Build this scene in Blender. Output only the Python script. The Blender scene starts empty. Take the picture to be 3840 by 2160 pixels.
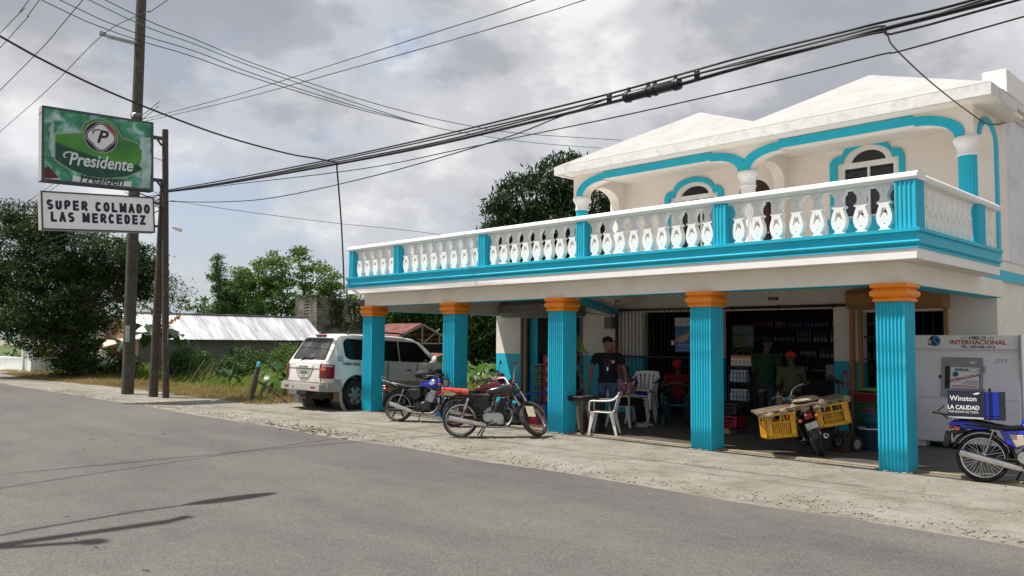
import bpy, bmesh, math, random
import numpy as np
from mathutils import Vector, Matrix, noise as mnoise
R = math.radians
PI = math.pi
scene = bpy.context.scene
col = scene.collection
rnd = random.Random(7)

# ------------------------------------------------------------------ helpers
def lin(h):
    h = h.lstrip('#')
    out = []
    for i in (0, 2, 4):
        c = int(h[i:i+2], 16) / 255
        out.append(c / 12.92 if c <= 0.04045 else ((c + 0.055) / 1.055) ** 2.4)
    return tuple(out)

MATS = {}
def mat(name, color, rough=0.7, metal=0.0, var=0.12, scale=6.0, bump=0.0, bscale=60.0, color2=None, spec=0.4,
        trans=0.0, dirt=None, dirt_amt=0.0, dscale=2.0, coat=0.0, sheen=0.0, alpha=None):
    if name in MATS:
        return MATS[name]
    m = bpy.data.materials.new(name); m.use_nodes = True
    nt = m.node_tree; N = nt.nodes; L = nt.links
    N.clear()
    out = N.new('ShaderNodeOutputMaterial'); b = N.new('ShaderNodeBsdfPrincipled')
    L.new(b.outputs[0], out.inputs[0])
    tc = N.new('ShaderNodeTexCoord')
    nz = N.new('ShaderNodeTexNoise'); nz.inputs['Scale'].default_value = scale; nz.inputs['Detail'].default_value = 5
    L.new(tc.outputs['Object'], nz.inputs['Vector'])
    rp = N.new('ShaderNodeValToRGB')
    c = tuple(color)
    ca = tuple(max(0, x * (1 - var)) for x in c)
    cb = color2 if color2 else tuple(min(1, x * (1 + var)) for x in c)
    rp.color_ramp.elements[0].position = 0.3; rp.color_ramp.elements[1].position = 0.7
    rp.color_ramp.elements[0].color = (*ca, 1); rp.color_ramp.elements[1].color = (*cb, 1)
    L.new(nz.outputs['Fac'], rp.inputs['Fac'])
    cout = rp.outputs['Color']
    if dirt:
        n2 = N.new('ShaderNodeTexNoise'); n2.inputs['Scale'].default_value = dscale; n2.inputs['Detail'].default_value = 8
        n2.inputs['Roughness'].default_value = 0.7
        L.new(tc.outputs['Object'], n2.inputs['Vector'])
        r2 = N.new('ShaderNodeValToRGB'); r2.color_ramp.elements[0].position = 0.5; r2.color_ramp.elements[1].position = 0.72
        r2.color_ramp.elements[1].color = (dirt_amt,) * 3 + (1,)
        L.new(n2.outputs['Fac'], r2.inputs['Fac'])
        mx = N.new('ShaderNodeMix'); mx.data_type = 'RGBA'
        L.new(r2.outputs['Color'], mx.inputs['Factor']); L.new(cout, mx.inputs['A'])
        mx.inputs['B'].default_value = (*dirt, 1)
        cout = mx.outputs['Result']
    L.new(cout, b.inputs['Base Color'])
    b.inputs['Roughness'].default_value = rough; b.inputs['Metallic'].default_value = metal
    b.inputs['Specular IOR Level'].default_value = spec
    if coat: b.inputs['Coat Weight'].default_value = coat; b.inputs['Coat Roughness'].default_value = 0.08
    if trans: b.inputs['Transmission Weight'].default_value = trans
    if alpha is not None: b.inputs['Alpha'].default_value = alpha
    if bump:
        n3 = N.new('ShaderNodeTexNoise'); n3.inputs['Scale'].default_value = bscale; n3.inputs['Detail'].default_value = 6
        L.new(tc.outputs['Object'], n3.inputs['Vector'])
        bp = N.new('ShaderNodeBump'); bp.inputs['Strength'].default_value = bump; bp.inputs['Distance'].default_value = 0.02
        L.new(n3.outputs['Fac'], bp.inputs['Height']); L.new(bp.outputs[0], b.inputs['Normal'])
    MATS[name] = m
    return m

def leafmat(name, c1, c2, c3=None, rough=0.55, transl=0.35, scale=0.9):
    if name in MATS: return MATS[name]
    m = bpy.data.materials.new(name); m.use_nodes = True
    nt = m.node_tree; N = nt.nodes; L = nt.links; N.clear()
    out = N.new('ShaderNodeOutputMaterial')
    g = N.new('ShaderNodeTexCoord')
    nz = N.new('ShaderNodeTexNoise'); nz.inputs['Scale'].default_value = scale; nz.inputs['Detail'].default_value = 7; nz.inputs['Roughness'].default_value = 0.75
    L.new(g.outputs['Object'], nz.inputs['Vector'])
    rp = N.new('ShaderNodeValToRGB'); e = rp.color_ramp.elements
    e[0].position = 0.36; e[1].position = 0.62
    e[0].color = (*c1, 1); e[1].color = (*c2, 1)
    if c3:
        x = e.new(0.72); x.color = (*c3, 1)
    L.new(nz.outputs['Fac'], rp.inputs['Fac'])
    b = N.new('ShaderNodeBsdfPrincipled'); b.inputs['Roughness'].default_value = rough; b.inputs['Specular IOR Level'].default_value = 0.35
    L.new(rp.outputs['Color'], b.inputs['Base Color'])
    t = N.new('ShaderNodeBsdfTranslucent'); L.new(rp.outputs['Color'], t.inputs['Color'])
    mx = N.new('ShaderNodeMixShader'); mx.inputs['Fac'].default_value = transl
    L.new(b.outputs[0], mx.inputs[1]); L.new(t.outputs[0], mx.inputs[2]); L.new(mx.outputs[0], out.inputs[0])
    MATS[name] = m
    return m

_dg = None
def curve_mesh(cu, bold=False):
    o = bpy.data.objects.new('tmp', cu); col.objects.link(o)
    bpy.context.view_layer.update()
    dg = bpy.context.evaluated_depsgraph_get()
    me = bpy.data.meshes.new_from_object(o.evaluated_get(dg))
    bpy.data.objects.remove(o); bpy.data.curves.remove(cu)
    return me

class MB:
    def __init__(s): s.v = []; s.f = []; s.m = []
    def add(s, verts, faces, mi=0, M=None):
        k = len(s.v)
        if M is not None: verts = [M @ Vector(p) for p in verts]
        s.v += [tuple(p) for p in verts]
        s.f += [tuple(i + k for i in f) for f in faces]
        s.m += [mi] * len(faces)
    def join(s, o, M=None):
        k = len(s.v)
        s.v += [tuple(M @ Vector(p)) for p in o.v] if M is not None else o.v
        s.f += [tuple(i + k for i in f) for f in o.f]; s.m += o.m
        return s
    def xf(s, M):
        s.v = [tuple(M @ Vector(p)) for p in s.v]; return s
    def box(s, x0, x1, y0, y1, z0, z1, mi=0, M=None):
        if x0 > x1: x0, x1 = x1, x0
        if y0 > y1: y0, y1 = y1, y0
        if z0 > z1: z0, z1 = z1, z0
        v = [(x0,y0,z0),(x1,y0,z0),(x1,y1,z0),(x0,y1,z0),(x0,y0,z1),(x1,y0,z1),(x1,y1,z1),(x0,y1,z1)]
        s.add(v, [(0,3,2,1),(4,5,6,7),(0,1,5,4),(1,2,6,5),(2,3,7,6),(3,0,4,7)], mi, M)
        return s
    def bar(s, p0, p1, w, h, mi=0, up=(0,0,1)):
        p0 = Vector(p0); p1 = Vector(p1); d = (p1 - p0); l = d.length; d.normalize()
        u = Vector(up)
        if abs(d.dot(u)) > 0.98: u = Vector((0,1,0))
        a = d.cross(u).normalized(); b = a.cross(d).normalized()
        M = Matrix(((a.x,d.x,b.x,p0.x),(a.y,d.y,b.y,p0.y),(a.z,d.z,b.z,p0.z),(0,0,0,1)))
        return s.box(-w/2, w/2, 0, l, -h/2, h/2, mi, M)
    def tube(s, path, r, n=8, mi=0, caps=True, closed=False, flat=None):
        P = [Vector(p) for p in path]; k = len(P)
        rr = r if isinstance(r, (list, tuple)) else [r] * k
        T = []
        for i in range(k):
            if closed: t = P[(i+1) % k] - P[i-1]
            else: t = P[min(i+1,k-1)] - P[max(i-1,0)]
            if t.length < 1e-9: t = Vector((0,0,1))
            T.append(t.normalized())
        a = T[0].orthogonal().normalized()
        V = []; 
        for i in range(k):
            a = (a - T[i] * a.dot(T[i]))
            if a.length < 1e-6: a = T[i].orthogonal()
            a.normalize(); b = T[i].cross(a)
            for j in range(n):
                th = 2*PI*j/n
                V.append(P[i] + a*math.cos(th)*rr[i] + b*math.sin(th)*rr[i])
        F = []
        for i in range(k if closed else k-1):
            i2 = (i+1) % k
            for j in range(n):
                j2 = (j+1) % n
                F.append((i*n+j, i*n+j2, i2*n+j2, i2*n+j))
        if caps and not closed:
            F.append(tuple(range(n-1,-1,-1))); F.append(tuple((k-1)*n+j for j in range(n)))
        s.add(V, F, mi); return s
    def cyl(s, p0, p1, r0, r1=None, n=16, mi=0, caps=True):
        return s.tube([p0, p1], [r0, r0 if r1 is None else r1], n, mi, caps)
    def lathe(s, prof, n=20, M=None, mi=0, a0=0, a1=2*PI, closed_prof=False):
        k = len(prof); full = abs(a1-a0-2*PI) < 1e-6; m = n if full else n+1
        V = []
        for j in range(m):
            th = a0 + (a1-a0)*j/n
            for (r, z) in prof: V.append((r*math.cos(th), r*math.sin(th), z))
        F = []
        for j in range(n):
            j2 = (j+1) % m
            for i in range(k if closed_prof else k-1):
                i2 = (i+1) % k
                F.append((j*k+i, j2*k+i, j2*k+i2, j*k+i2))
        s.add(V, F, mi, M); return s
    def ball(s, c, rx, ry=None, rz=None, n=12, mi=0, M=None):
        ry = rx if ry is None else ry; rz = rx if rz is None else rz
        k = max(4, n//2); V = [(c[0],c[1],c[2]+rz)]
        for i in range(1,k):
            ph = PI*i/k
            for j in range(n):
                th = 2*PI*j/n
                V.append((c[0]+rx*math.sin(ph)*math.cos(th), c[1]+ry*math.sin(ph)*math.sin(th), c[2]+rz*math.cos(ph)))
        V.append((c[0],c[1],c[2]-rz)); F = []
        for j in range(n): F.append((0, 1+j, 1+(j+1)%n))
        for i in range(k-2):
            for j in range(n):
                F.append((1+i*n+j, 1+(i+1)*n+j, 1+(i+1)*n+(j+1)%n, 1+i*n+(j+1)%n))
        b = len(V)-1
        for j in range(n): F.append((b, 1+(k-2)*n+(j+1)%n, 1+(k-2)*n+j))
        s.add(V, F, mi, M); return s
    def sq(s, x0, x1, y0, y1, prof, mi=0, caps=True):
        """profile (outset, z) swept round a rectangle with mitred corners"""
        V = []; k = len(prof)
        for (o, z) in prof:
            V += [(x0-o,y0-o,z),(x1+o,y0-o,z),(x1+o,y1+o,z),(x0-o,y1+o,z)]
        F = []
        for i in range(k-1):
            for j in range(4):
                j2 = (j+1)%4
                F.append((i*4+j, i*4+j2, (i+1)*4+j2, (i+1)*4+j))
        if caps: F.append((3,2,1,0)); F.append(tuple((k-1)*4+j for j in range(4)))
        s.add(V, F, mi); return s
    def prism(s, poly, ext, mi=0, M=None):
        P = [Vector(p) for p in poly]; e = Vector(ext); n = len(P)
        V = P + [p+e for p in P]
        F = [tuple(range(n-1,-1,-1)), tuple(range(n,2*n))] + [(i,(i+1)%n,n+(i+1)%n,n+i) for i in range(n)]
        s.add(V, F, mi, M); return s
    def fill(s, loops, depth, M=None, mi=0, bevel=0.0):
        """filled 2-D outline with holes, extruded to the given thickness about z = 0"""
        cu = bpy.data.curves.new('tmp', 'CURVE'); cu.dimensions = '2D'; cu.fill_mode = 'BOTH'; cu.extrude = depth/2
        if bevel: cu.bevel_depth = bevel; cu.bevel_resolution = 1
        for lp in loops:
            sp = cu.splines.new('POLY'); sp.points.add(len(lp)-1)
            for i, p in enumerate(lp): sp.points[i].co = (p[0], p[1], 0, 1)
            sp.use_cyclic_u = True
        me = curve_mesh(cu)
        s.add([v.co[:] for v in me.vertices], [tuple(p.vertices) for p in me.polygons], mi, M)
        bpy.data.meshes.remove(me); return s
    def text(s, body, size, M, mi=0, bold=0.0, shear=0.0, sx=1.0, align='CENTER', depth=0.0015, space=1.0):
        cu = bpy.data.curves.new('tmp', 'FONT'); cu.body = body; cu.size = size; cu.offset = bold; cu.shear = shear
        cu.align_x = align; cu.align_y = 'CENTER'; cu.extrude = depth; cu.space_character = space; cu.resolution_u = 3
        me = curve_mesh(cu)
        s.add([(v.co.x*sx, v.co.y, v.co.z) for v in me.vertices], [tuple(p.vertices) for p in me.polygons], mi, M)
        bpy.data.meshes.remove(me); return s
    def strokes(s, body, h, wd, st, M, mi=0, space=0.34):
        """heavy sans capitals built from straight and curved strokes"""
        def A(cx, cy, rx, ry, a0, a1, n=9): return [(cx+rx*math.cos(R(a0+(a1-a0)*i/n)), cy+ry*math.sin(R(a0+(a1-a0)*i/n))) for i in range(n+1)]
        G = {'S': [A(.5,.74,.42,.26,35,180)+A(.5,.74,.42,.24,180,270)[1:]+A(.5,.26,.44,.24,90,0)[1:]+A(.5,.26,.44,.26,0,-145)[1:]], 'U': [[(.08,1),(.08,.36)]+A(.5,.36,.42,.36,180,360)+[(.92,1)]],
             'P': [[(.1,0),(.1,1),(.55,1)]+A(.58,.73,.36,.27,80,-80)+[(.55,.46),(.1,.46)]], 'E': [[(.92,1),(.1,1),(.1,0),(.94,0)],[(.1,.52),(.84,.52)]], 'R': [[(.1,0),(.1,1),(.55,1)]+A(.58,.75,.36,.25,80,-80)+[(.55,.50),(.1,.50)],[(.5,.5),(.98,0)]],
             'C': [A(.52,.5,.44,.5,38,322,16)], 'O': [A(.5,.5,.46,.5,0,360,22)], 'L': [[(.1,1),(.1,0),(.9,0)]], 'M': [[(.06,0),(.06,1)],[(.08,1),(.5,.12)],[(.5,.12),(.92,1)],[(.94,1),(.94,0)]], 'A': [[(.02,0),(.5,1)],[(.5,1),(.98,0)],[(.2,.30),(.8,.30)]],
             'D': [[(.1,0),(.1,1),(.45,1)]+A(.46,.5,.46,.5,85,-85,12)+[(.45,0),(.1,0)]], 'Z': [[(.06,1),(.92,1),(.06,0),(.95,0)]]}
        x = 0; z = 0.0; P = []
        adv = [wd*(1.18 if c == 'M' else 1.0) for c in body]
        tot = sum((wd*0.62 if c == ' ' else a)+wd*space for c, a in zip(body, adv))-wd*space; x = -tot/2
        for c, a in zip(body, adv):
            if c == ' ': x += wd*0.62+wd*space; continue
            for pl in G[c]:
                pts = [(x+st/2+(a-st)*u, -h/2+st/2+(h-st)*v) for u, v in pl]
                for (x0,y0),(x1,y1) in zip(pts, pts[1:]):
                    d = Vector((x1-x0,y1-y0)); 
                    if d.length < 1e-6: continue
                    d.normalize(); q = Vector((-d.y,d.x))*st/2; e = d*(st*0.42 if len(pl) < 6 else st*0.12); z += 0.00003
                    P.append([(x0-e.x+q.x,y0-e.y+q.y,z),(x0-e.x-q.x,y0-e.y-q.y,z),(x1+e.x-q.x,y1+e.y-q.y,z),(x1+e.x+q.x,y1+e.y+q.y,z)])
            x += a+wd*space
        for p in P: s.add(p, [(0,1,2,3)], mi, M)
        return s
    def grid(s, fn, nu, nv, mi=0, wrap_u=False):
        V = [fn(i/(nu if wrap_u else nu), j/nv) for i in range(nu if wrap_u else nu+1) for j in range(nv+1)]
        F = []; mu = nu if wrap_u else nu+1
        for i in range(nu):
            for j in range(nv):
                a = i*(nv+1)+j; b = ((i+1)%mu)*(nv+1)+j
                F.append((a, b, b+1, a+1))
        s.add(V, F, mi); return s
    def build(s, name, mats, parent=None, smooth=0, bevel=0, bseg=2, label=None, loc=None, recalc=True):
        me = bpy.data.meshes.new(name)
        me.from_pydata(s.v, [], s.f)
        if not isinstance(mats, (list, tuple)): mats = [mats]
        for m in mats: me.materials.append(m)
        if len(mats) > 1: me.polygons.foreach_set('material_index', s.m)
        if recalc:
            bm = bmesh.new(); bm.from_mesh(me); bmesh.ops.recalc_face_normals(bm, faces=bm.faces); bm.to_mesh(me); bm.free()
        if smooth:
            me.polygons.foreach_set('use_smooth', [True]*len(me.polygons))
            me.set_sharp_from_angle(angle=R(smooth))
        me.update()
        o = bpy.data.objects.new(name, me); col.objects.link(o)
        if parent: o.parent = parent
        if loc: o.location = loc
        if bevel:
            b = o.modifiers.new('edge', 'BEVEL'); b.width = bevel; b.segments = bseg; b.limit_method = 'ANGLE'; b.angle_limit = R(40)
            if not smooth:
                me.polygons.foreach_set('use_smooth', [True]*len(me.polygons)); me.set_sharp_from_angle(angle=R(35))
        if label: o['label'] = label
        return o

def tag(o, label=None, cat=None, group=None, kind=None):
    if label: o['label'] = label
    if cat: o['category'] = cat
    if group: o['group'] = group
    if kind: o['kind'] = kind
    return o
def thing(name, loc, label, cat, group=None, rz=0.0, rx=0.0, ry=0.0):
    o = bpy.data.objects.new(name, None); col.objects.link(o)
    o.empty_display_size = 0.2
    o.location = loc; o.rotation_euler = (rx, ry, rz)
    return tag(o, label, cat, group)
def dup(o, parent=None):
    c = o.copy(); col.objects.link(c)
    if parent is not None: c.parent = parent
    for ch in list(o.children): dup(ch, c)
    return c
def frame(o, x, y):
    """matrix with local x, y axes along the given directions, z = their cross product, origin o"""
    x = Vector(x).normalized(); z = x.cross(Vector(y)).normalized(); y = z.cross(x)
    return Matrix(((x.x,y.x,z.x,o[0]),(x.y,y.y,z.y,o[1]),(x.z,y.z,z.z,o[2]),(0,0,0,1)))
def arc(cx, cy, r, a0, a1, n, ry=None):
    ry = r if ry is None else ry
    return [(cx + r*math.cos(R(a0+(a1-a0)*i/n)), cy + ry*math.sin(R(a0+(a1-a0)*i/n))) for i in range(n+1)]
def rrect(x0, x1, y0, y1, r, n=4):
    return arc(x1-r,y0+r,r,-90,0,n)+arc(x1-r,y1-r,r,0,90,n)+arc(x0+r,y1-r,r,90,180,n)+arc(x0+r,y0+r,r,180,270,n)
def fast_mesh(name, V, F, mats, parent=None, midx=None, smooth=False):
    """V (n,3), F (m,3|4) numpy"""
    me = bpy.data.meshes.new(name); n = len(V); m, k = F.shape
    me.vertices.add(n); me.vertices.foreach_set('co', np.asarray(V, dtype=np.float32).ravel())
    me.loops.add(m*k); me.loops.foreach_set('vertex_index', F.astype(np.int32).ravel())
    me.polygons.add(m); me.polygons.foreach_set('loop_start', np.arange(0, m*k, k, dtype=np.int32))
    if not isinstance(mats, (list, tuple)): mats = [mats]
    for x in mats: me.materials.append(x)
    if midx is not None: me.polygons.foreach_set('material_index', midx.astype(np.int32))
    if smooth: me.polygons.foreach_set('use_smooth', np.ones(m, dtype=bool))
    me.update(calc_edges=True); me.validate()
    o = bpy.data.objects.new(name, me); col.objects.link(o)
    if parent: o.parent = parent
    return o
# ------------------------------------------------------------------ colours shared by the place
TEAL = mat('teal_paint', (0.013, 0.44, 0.60), rough=0.5, var=0.07, scale=3, bump=0.12, bscale=40, dirt=(0.03,0.33,0.43), dirt_amt=0.5, dscale=1.5)
ORANGE = mat('orange_paint', (0.82, 0.25, 0.012), rough=0.5, var=0.06, bump=0.1, bscale=40, dirt=(0.5,0.16,0.02), dirt_amt=0.4)
CREAM = mat('cream_wall_paint', (0.78, 0.735, 0.655), rough=0.8, var=0.04, scale=2, bump=0.15, bscale=30, dirt=(0.60,0.54,0.45), dirt_amt=0.45, dscale=1.2)
PINKCREAM = mat('pale_rose_wall_paint', (0.80, 0.735, 0.675), rough=0.85, var=0.03, scale=2, bump=0.15, bscale=30, dirt=(0.70,0.63,0.57), dirt_amt=0.35, dscale=1.3)
WHITE = mat('white_masonry_paint', (0.80, 0.79, 0.77), rough=0.7, var=0.04, scale=4, bump=0.2, bscale=35, dirt=(0.55,0.54,0.51), dirt_amt=0.3, dscale=3.5)
ROOFWHITE = mat('white_roof_coating', (0.385, 0.38, 0.37), rough=0.9, var=0.09, scale=1.6, bump=0.9, bscale=5, dirt=(0.27,0.265,0.25), dirt_amt=0.75, dscale=3.2)
FASCIA = mat('weathered_white_fascia', (0.66, 0.65, 0.64), rough=0.8, var=0.06, scale=3, bump=0.3, bscale=18, dirt=(0.34,0.33,0.31), dirt_amt=0.55, dscale=6.5)
BLACK = mat('black_plastic', (0.012,0.012,0.013), rough=0.4, var=0.1)
RUBBER = mat('tyre_rubber', (0.016,0.015,0.014), rough=0.85, var=0.2, scale=8, dirt=(0.10,0.085,0.065), dirt_amt=0.6, dscale=5)
CHROME = mat('chrome_metal', (0.62,0.61,0.59), rough=0.16, metal=1, var=0.08, dirt=(0.25,0.2,0.15), dirt_amt=0.4, dscale=9)
STEEL = mat('grey_steel', (0.28,0.28,0.285), rough=0.42, metal=0.8, var=0.12, dirt=(0.12,0.08,0.05), dirt_amt=0.5, dscale=7)
ALU = mat('cast_aluminium', (0.45,0.44,0.42), rough=0.4, metal=0.75, var=0.1, dirt=(0.12,0.1,0.07), dirt_amt=0.6, dscale=9)
DARKIRON = mat('dark_iron', (0.03,0.03,0.032), rough=0.55, metal=0.3, var=0.15)
WPLASTIC = mat('white_plastic', (0.76,0.75,0.71), rough=0.4, var=0.04, scale=5, dirt=(0.5,0.47,0.4), dirt_amt=0.35, dscale=6)
DGLASS = mat('dark_window_glass', (0.012,0.014,0.018), rough=0.04, var=0.1, spec=0.6)
RED = mat('red_plastic', (0.50,0.02,0.02), rough=0.45, var=0.1)
WOODOLD = mat('weathered_wood', (0.17,0.125,0.085), rough=0.9, var=0.3, scale=9, bump=0.4, bscale=40)
SKIN = mat('brown_skin', (0.085,0.040,0.024), rough=0.5, var=0.08, scale=12)
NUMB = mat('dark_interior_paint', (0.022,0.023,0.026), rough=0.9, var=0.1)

# ------------------------------------------------------------------ sky
SUN_DIR = Vector((-1.0, -1.0, 2.70)).normalized()     # towards the sun
elev = math.asin(SUN_DIR.z); az = math.atan2(SUN_DIR.x, SUN_DIR.y)
w = bpy.data.worlds.new('World'); scene.world = w; w.use_nodes = True
nt = w.node_tree; N = nt.nodes; L = nt.links; N.clear()
wo = N.new('ShaderNodeOutputWorld'); bg = N.new('ShaderNodeBackground'); bg.inputs['Strength'].default_value = 0.10
L.new(bg.outputs[0], wo.inputs[0])
sky = N.new('ShaderNodeTexSky'); sky.sky_type = 'NISHITA'; sky.sun_disc = False
sky.sun_elevation = elev; sky.sun_rotation = az; sky.air_density = 1.2; sky.dust_density = 1.5; sky.ozone_density = 1.5
tc = N.new('ShaderNodeTexCoord')
sep = N.new('ShaderNodeSeparateXYZ'); L.new(tc.outputs['Generated'], sep.inputs[0])
def wmath(op, a, b=None, c=None):
    n = N.new('ShaderNodeMath'); n.operation = op
    for i, x in enumerate((a, b, c)):
        if x is None: continue
        if isinstance(x, (int, float)): n.inputs[i].default_value = x
        else: L.new(x, n.inputs[i])
    return n.outputs[0]
# broken cumulus: noise on the view direction from the ground, flattened a little
mp0 = N.new('ShaderNodeMapping'); mp0.inputs['Scale'].default_value = (1.0, 1.0, 1.7); L.new(tc.outputs['Generated'], mp0.inputs[0])
def wnoise(scale, detail, rough, off, dist=0.0):
    mp = N.new('ShaderNodeMapping'); mp.inputs['Location'].default_value = off; L.new(mp0.outputs[0], mp.inputs[0])
    n = N.new('ShaderNodeTexNoise'); n.inputs['Scale'].default_value = scale; n.inputs['Detail'].default_value = detail
    n.inputs['Roughness'].default_value = rough; n.inputs['Distortion'].default_value = dist
    L.new(mp.outputs[0], n.inputs['Vector']); return n.outputs['Fac']
def wramp(x, stops, ease=True):
    r = N.new('ShaderNodeValToRGB'); e = r.color_ramp.elements
    if ease: r.color_ramp.interpolation = 'EASE'
    e[0].position = stops[0][0]; e[0].color = (*stops[0][1], 1); e[1].position = stops[-1][0]; e[1].color = (*stops[-1][1], 1)
    for p, c in stops[1:-1]:
        q = e.new(p); q.color = (*c, 1)
    L.new(x, r.inputs[0]); return r.outputs[0]
g3 = lambda a: (a, a, a)
n1 = wnoise(2.6, 12, 0.56, (3.1, 1.7, 0.0), 0.0)
n2 = wnoise(2.9, 12, 0.56, (7.7, 4.2, 2.0), 0.0)
lift = wmath('MULTIPLY', wmath('SUBTRACT', sep.outputs['Z'], 0.165), 1.6)
cover = wramp(wmath('ADD', n1, wmath('MINIMUM', lift, 0.16)), [(0.40, g3(0.0)), (0.49, g3(0.8)), (0.60, g3(1.0))])
shade = wramp(n2, [(0.36, (2.95, 3.05, 3.35)), (0.46, (3.35, 3.45, 3.75)), (0.54, (4.8, 4.85, 5.05)), (0.63, (6.9, 6.9, 6.9))])
hor = wramp(sep.outputs['Z'], [(0.0, (4.3, 4.65, 5.2)), (0.12, (4.2, 4.6, 5.35)), (0.30, (2.6, 3.4, 4.7)), (0.9, (1.3, 2.0, 3.2))])
m0 = N.new('ShaderNodeMix'); m0.data_type = 'RGBA'; m0.inputs['Factor'].default_value = 0.75; L.new(sky.outputs[0], m0.inputs['A']); L.new(hor, m0.inputs['B'])
m1 = N.new('ShaderNodeMix'); m1.data_type = 'RGBA'; L.new(cover, m1.inputs['Factor']); L.new(m0.outputs['Result'], m1.inputs['A']); L.new(shade, m1.inputs['B'])
L.new(m1.outputs['Result'], bg.inputs['Color'])

sl = bpy.data.lights.new('sun', 'SUN'); sl.energy = 5.0; sl.angle = R(0.55); sl.color = (1.0, 0.955, 0.89)
so = bpy.data.objects.new('sun', sl); col.objects.link(so); so.location = (-20, -20, 40)
so.rotation_euler = (-SUN_DIR).to_track_quat('-Z', 'Y').to_euler()

# ------------------------------------------------------------------ camera
cd = bpy.data.cameras.new('camera'); cam = bpy.data.objects.new('camera', cd); col.objects.link(cam)
cd.sensor_width = 36; cd.lens = 36*3083.556/3840; cd.clip_end = 3000; cd.clip_start = 0.05
yaw, pit, rol = -0.7947, 0.0655, 0.0084
cy, sy, cp, sp = math.cos(yaw), math.sin(yaw), math.cos(pit), math.sin(pit)
fw = Vector((sy*cp, cy*cp, sp)); rt = Vector((cy, -sy, 0)); up = rt.cross(fw)
r_ = rt*math.cos(rol) + up*math.sin(rol); u_ = -rt*math.sin(rol) + up*math.cos(rol)
M = Matrix((r_, u_, -fw)).transposed().to_4x4(); M.translation = Vector((4.6985, -11.8309, 1.75))
cam.matrix_world = M; scene.camera = cam
scene.view_settings.view_transform = 'Standard'; scene.view_settings.look = 'None'; scene.view_settings.exposure = 0.42; scene.view_settings.gamma = 1.0

# ------------------------------------------------------------------ ground, road, porch floor
def gz(x, y):
    """height of the ground: flat forecourt, falling gently into the yard behind"""
    k = max(0.0, min(1.0, (y-0.6)/9.0)); k = k*k*(3-2*k)
    s = max(0.0, min(1.0, (-12.95-x)/0.5))
    return -0.75*k*s
def gravel_mat():
    m = bpy.data.materials.new('crushed_limestone'); m.use_nodes = True
    nt = m.node_tree; N = nt.nodes; L = nt.links; b = N['Principled BSDF']
    tc = N.new('ShaderNodeTexCoord')
    def nz(s, d, r=0.6):
        n = N.new('ShaderNodeTexNoise'); n.inputs['Scale'].default_value = s; n.inputs['Detail'].default_value = d; n.inputs['Roughness'].default_value = r
        L.new(tc.outputs['Object'], n.inputs['Vector']); return n.outputs['Fac']
    def ramp(x, st):
        r = N.new('ShaderNodeValToRGB'); e = r.color_ramp.elements
        e[0].position = st[0][0]; e[0].color = (*st[0][1],1); e[1].position = st[-1][0]; e[1].color = (*st[-1][1],1)
        for p, c in st[1:-1]: q = e.new(p); q.color = (*c,1)
        L.new(x, r.inputs[0]); return r.outputs[0]
    def mix(f, a, bb, bt='MIX'):
        n = N.new('ShaderNodeMix'); n.data_type = 'RGBA'; n.blend_type = bt
        if isinstance(f, float): n.inputs['Factor'].default_value = f
        else: L.new(f, n.inputs['Factor'])
        for k, x in (('A',a),('B',bb)):
            if isinstance(x, tuple): n.inputs[k].default_value = (*x,1)
            else: L.new(x, n.inputs[k])
        return n.outputs['Result']
    base = ramp(nz(0.9, 6), [(0.35,(0.235,0.215,0.178)),(0.5,(0.285,0.268,0.230)),(0.68,(0.325,0.312,0.276))])
    vo = N.new('ShaderNodeTexVoronoi'); vo.inputs['Scale'].default_value = 55; L.new(tc.outputs['Object'], vo.inputs['Vector'])
    st = ramp(vo.outputs['Distance'], [(0.0,(1.12,1.12,1.12)),(0.45,(1.0,1.0,1.0)),(0.75,(0.62,0.60,0.56))])
    c = mix(0.45, base, st, 'MULTIPLY')
    c = mix(0.8, c, ramp(nz(2.2, 9, 0.72), [(0.36,(0.66,0.63,0.58)),(0.5,(1,1,1)),(0.64,(1.10,1.09,1.07))]), 'MULTIPLY')
    sp = ramp(nz(70, 4), [(0.36,(0.55,0.53,0.50)),(0.5,(1,1,1)),(0.66,(1.2,1.2,1.2))])
    c = mix(0.8, c, sp, 'MULTIPLY')
    br = ramp(nz(0.55, 9, 0.72), [(0.53,(0,0,0)),(0.66,(0.75,0.75,0.75))])
    c = mix(br, c, (0.165,0.122,0.082))
    L.new(c, b.inputs['Base Color']); b.inputs['Roughness'].default_value = 0.95; b.inputs['Specular IOR Level'].default_value = 0.15
    bp = N.new('ShaderNodeBump'); bp.inputs['Strength'].default_value = 0.8; bp.inputs['Distance'].default_value = 0.03
    a = N.new('ShaderNodeMath'); a.operation = 'ADD'; L.new(nz(55,5), a.inputs[0]); L.new(nz(7,5), a.inputs[1])
    L.new(a.outputs[0], bp.inputs['Height']); L.new(bp.outputs[0], b.inputs['Normal'])
    return m
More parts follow.
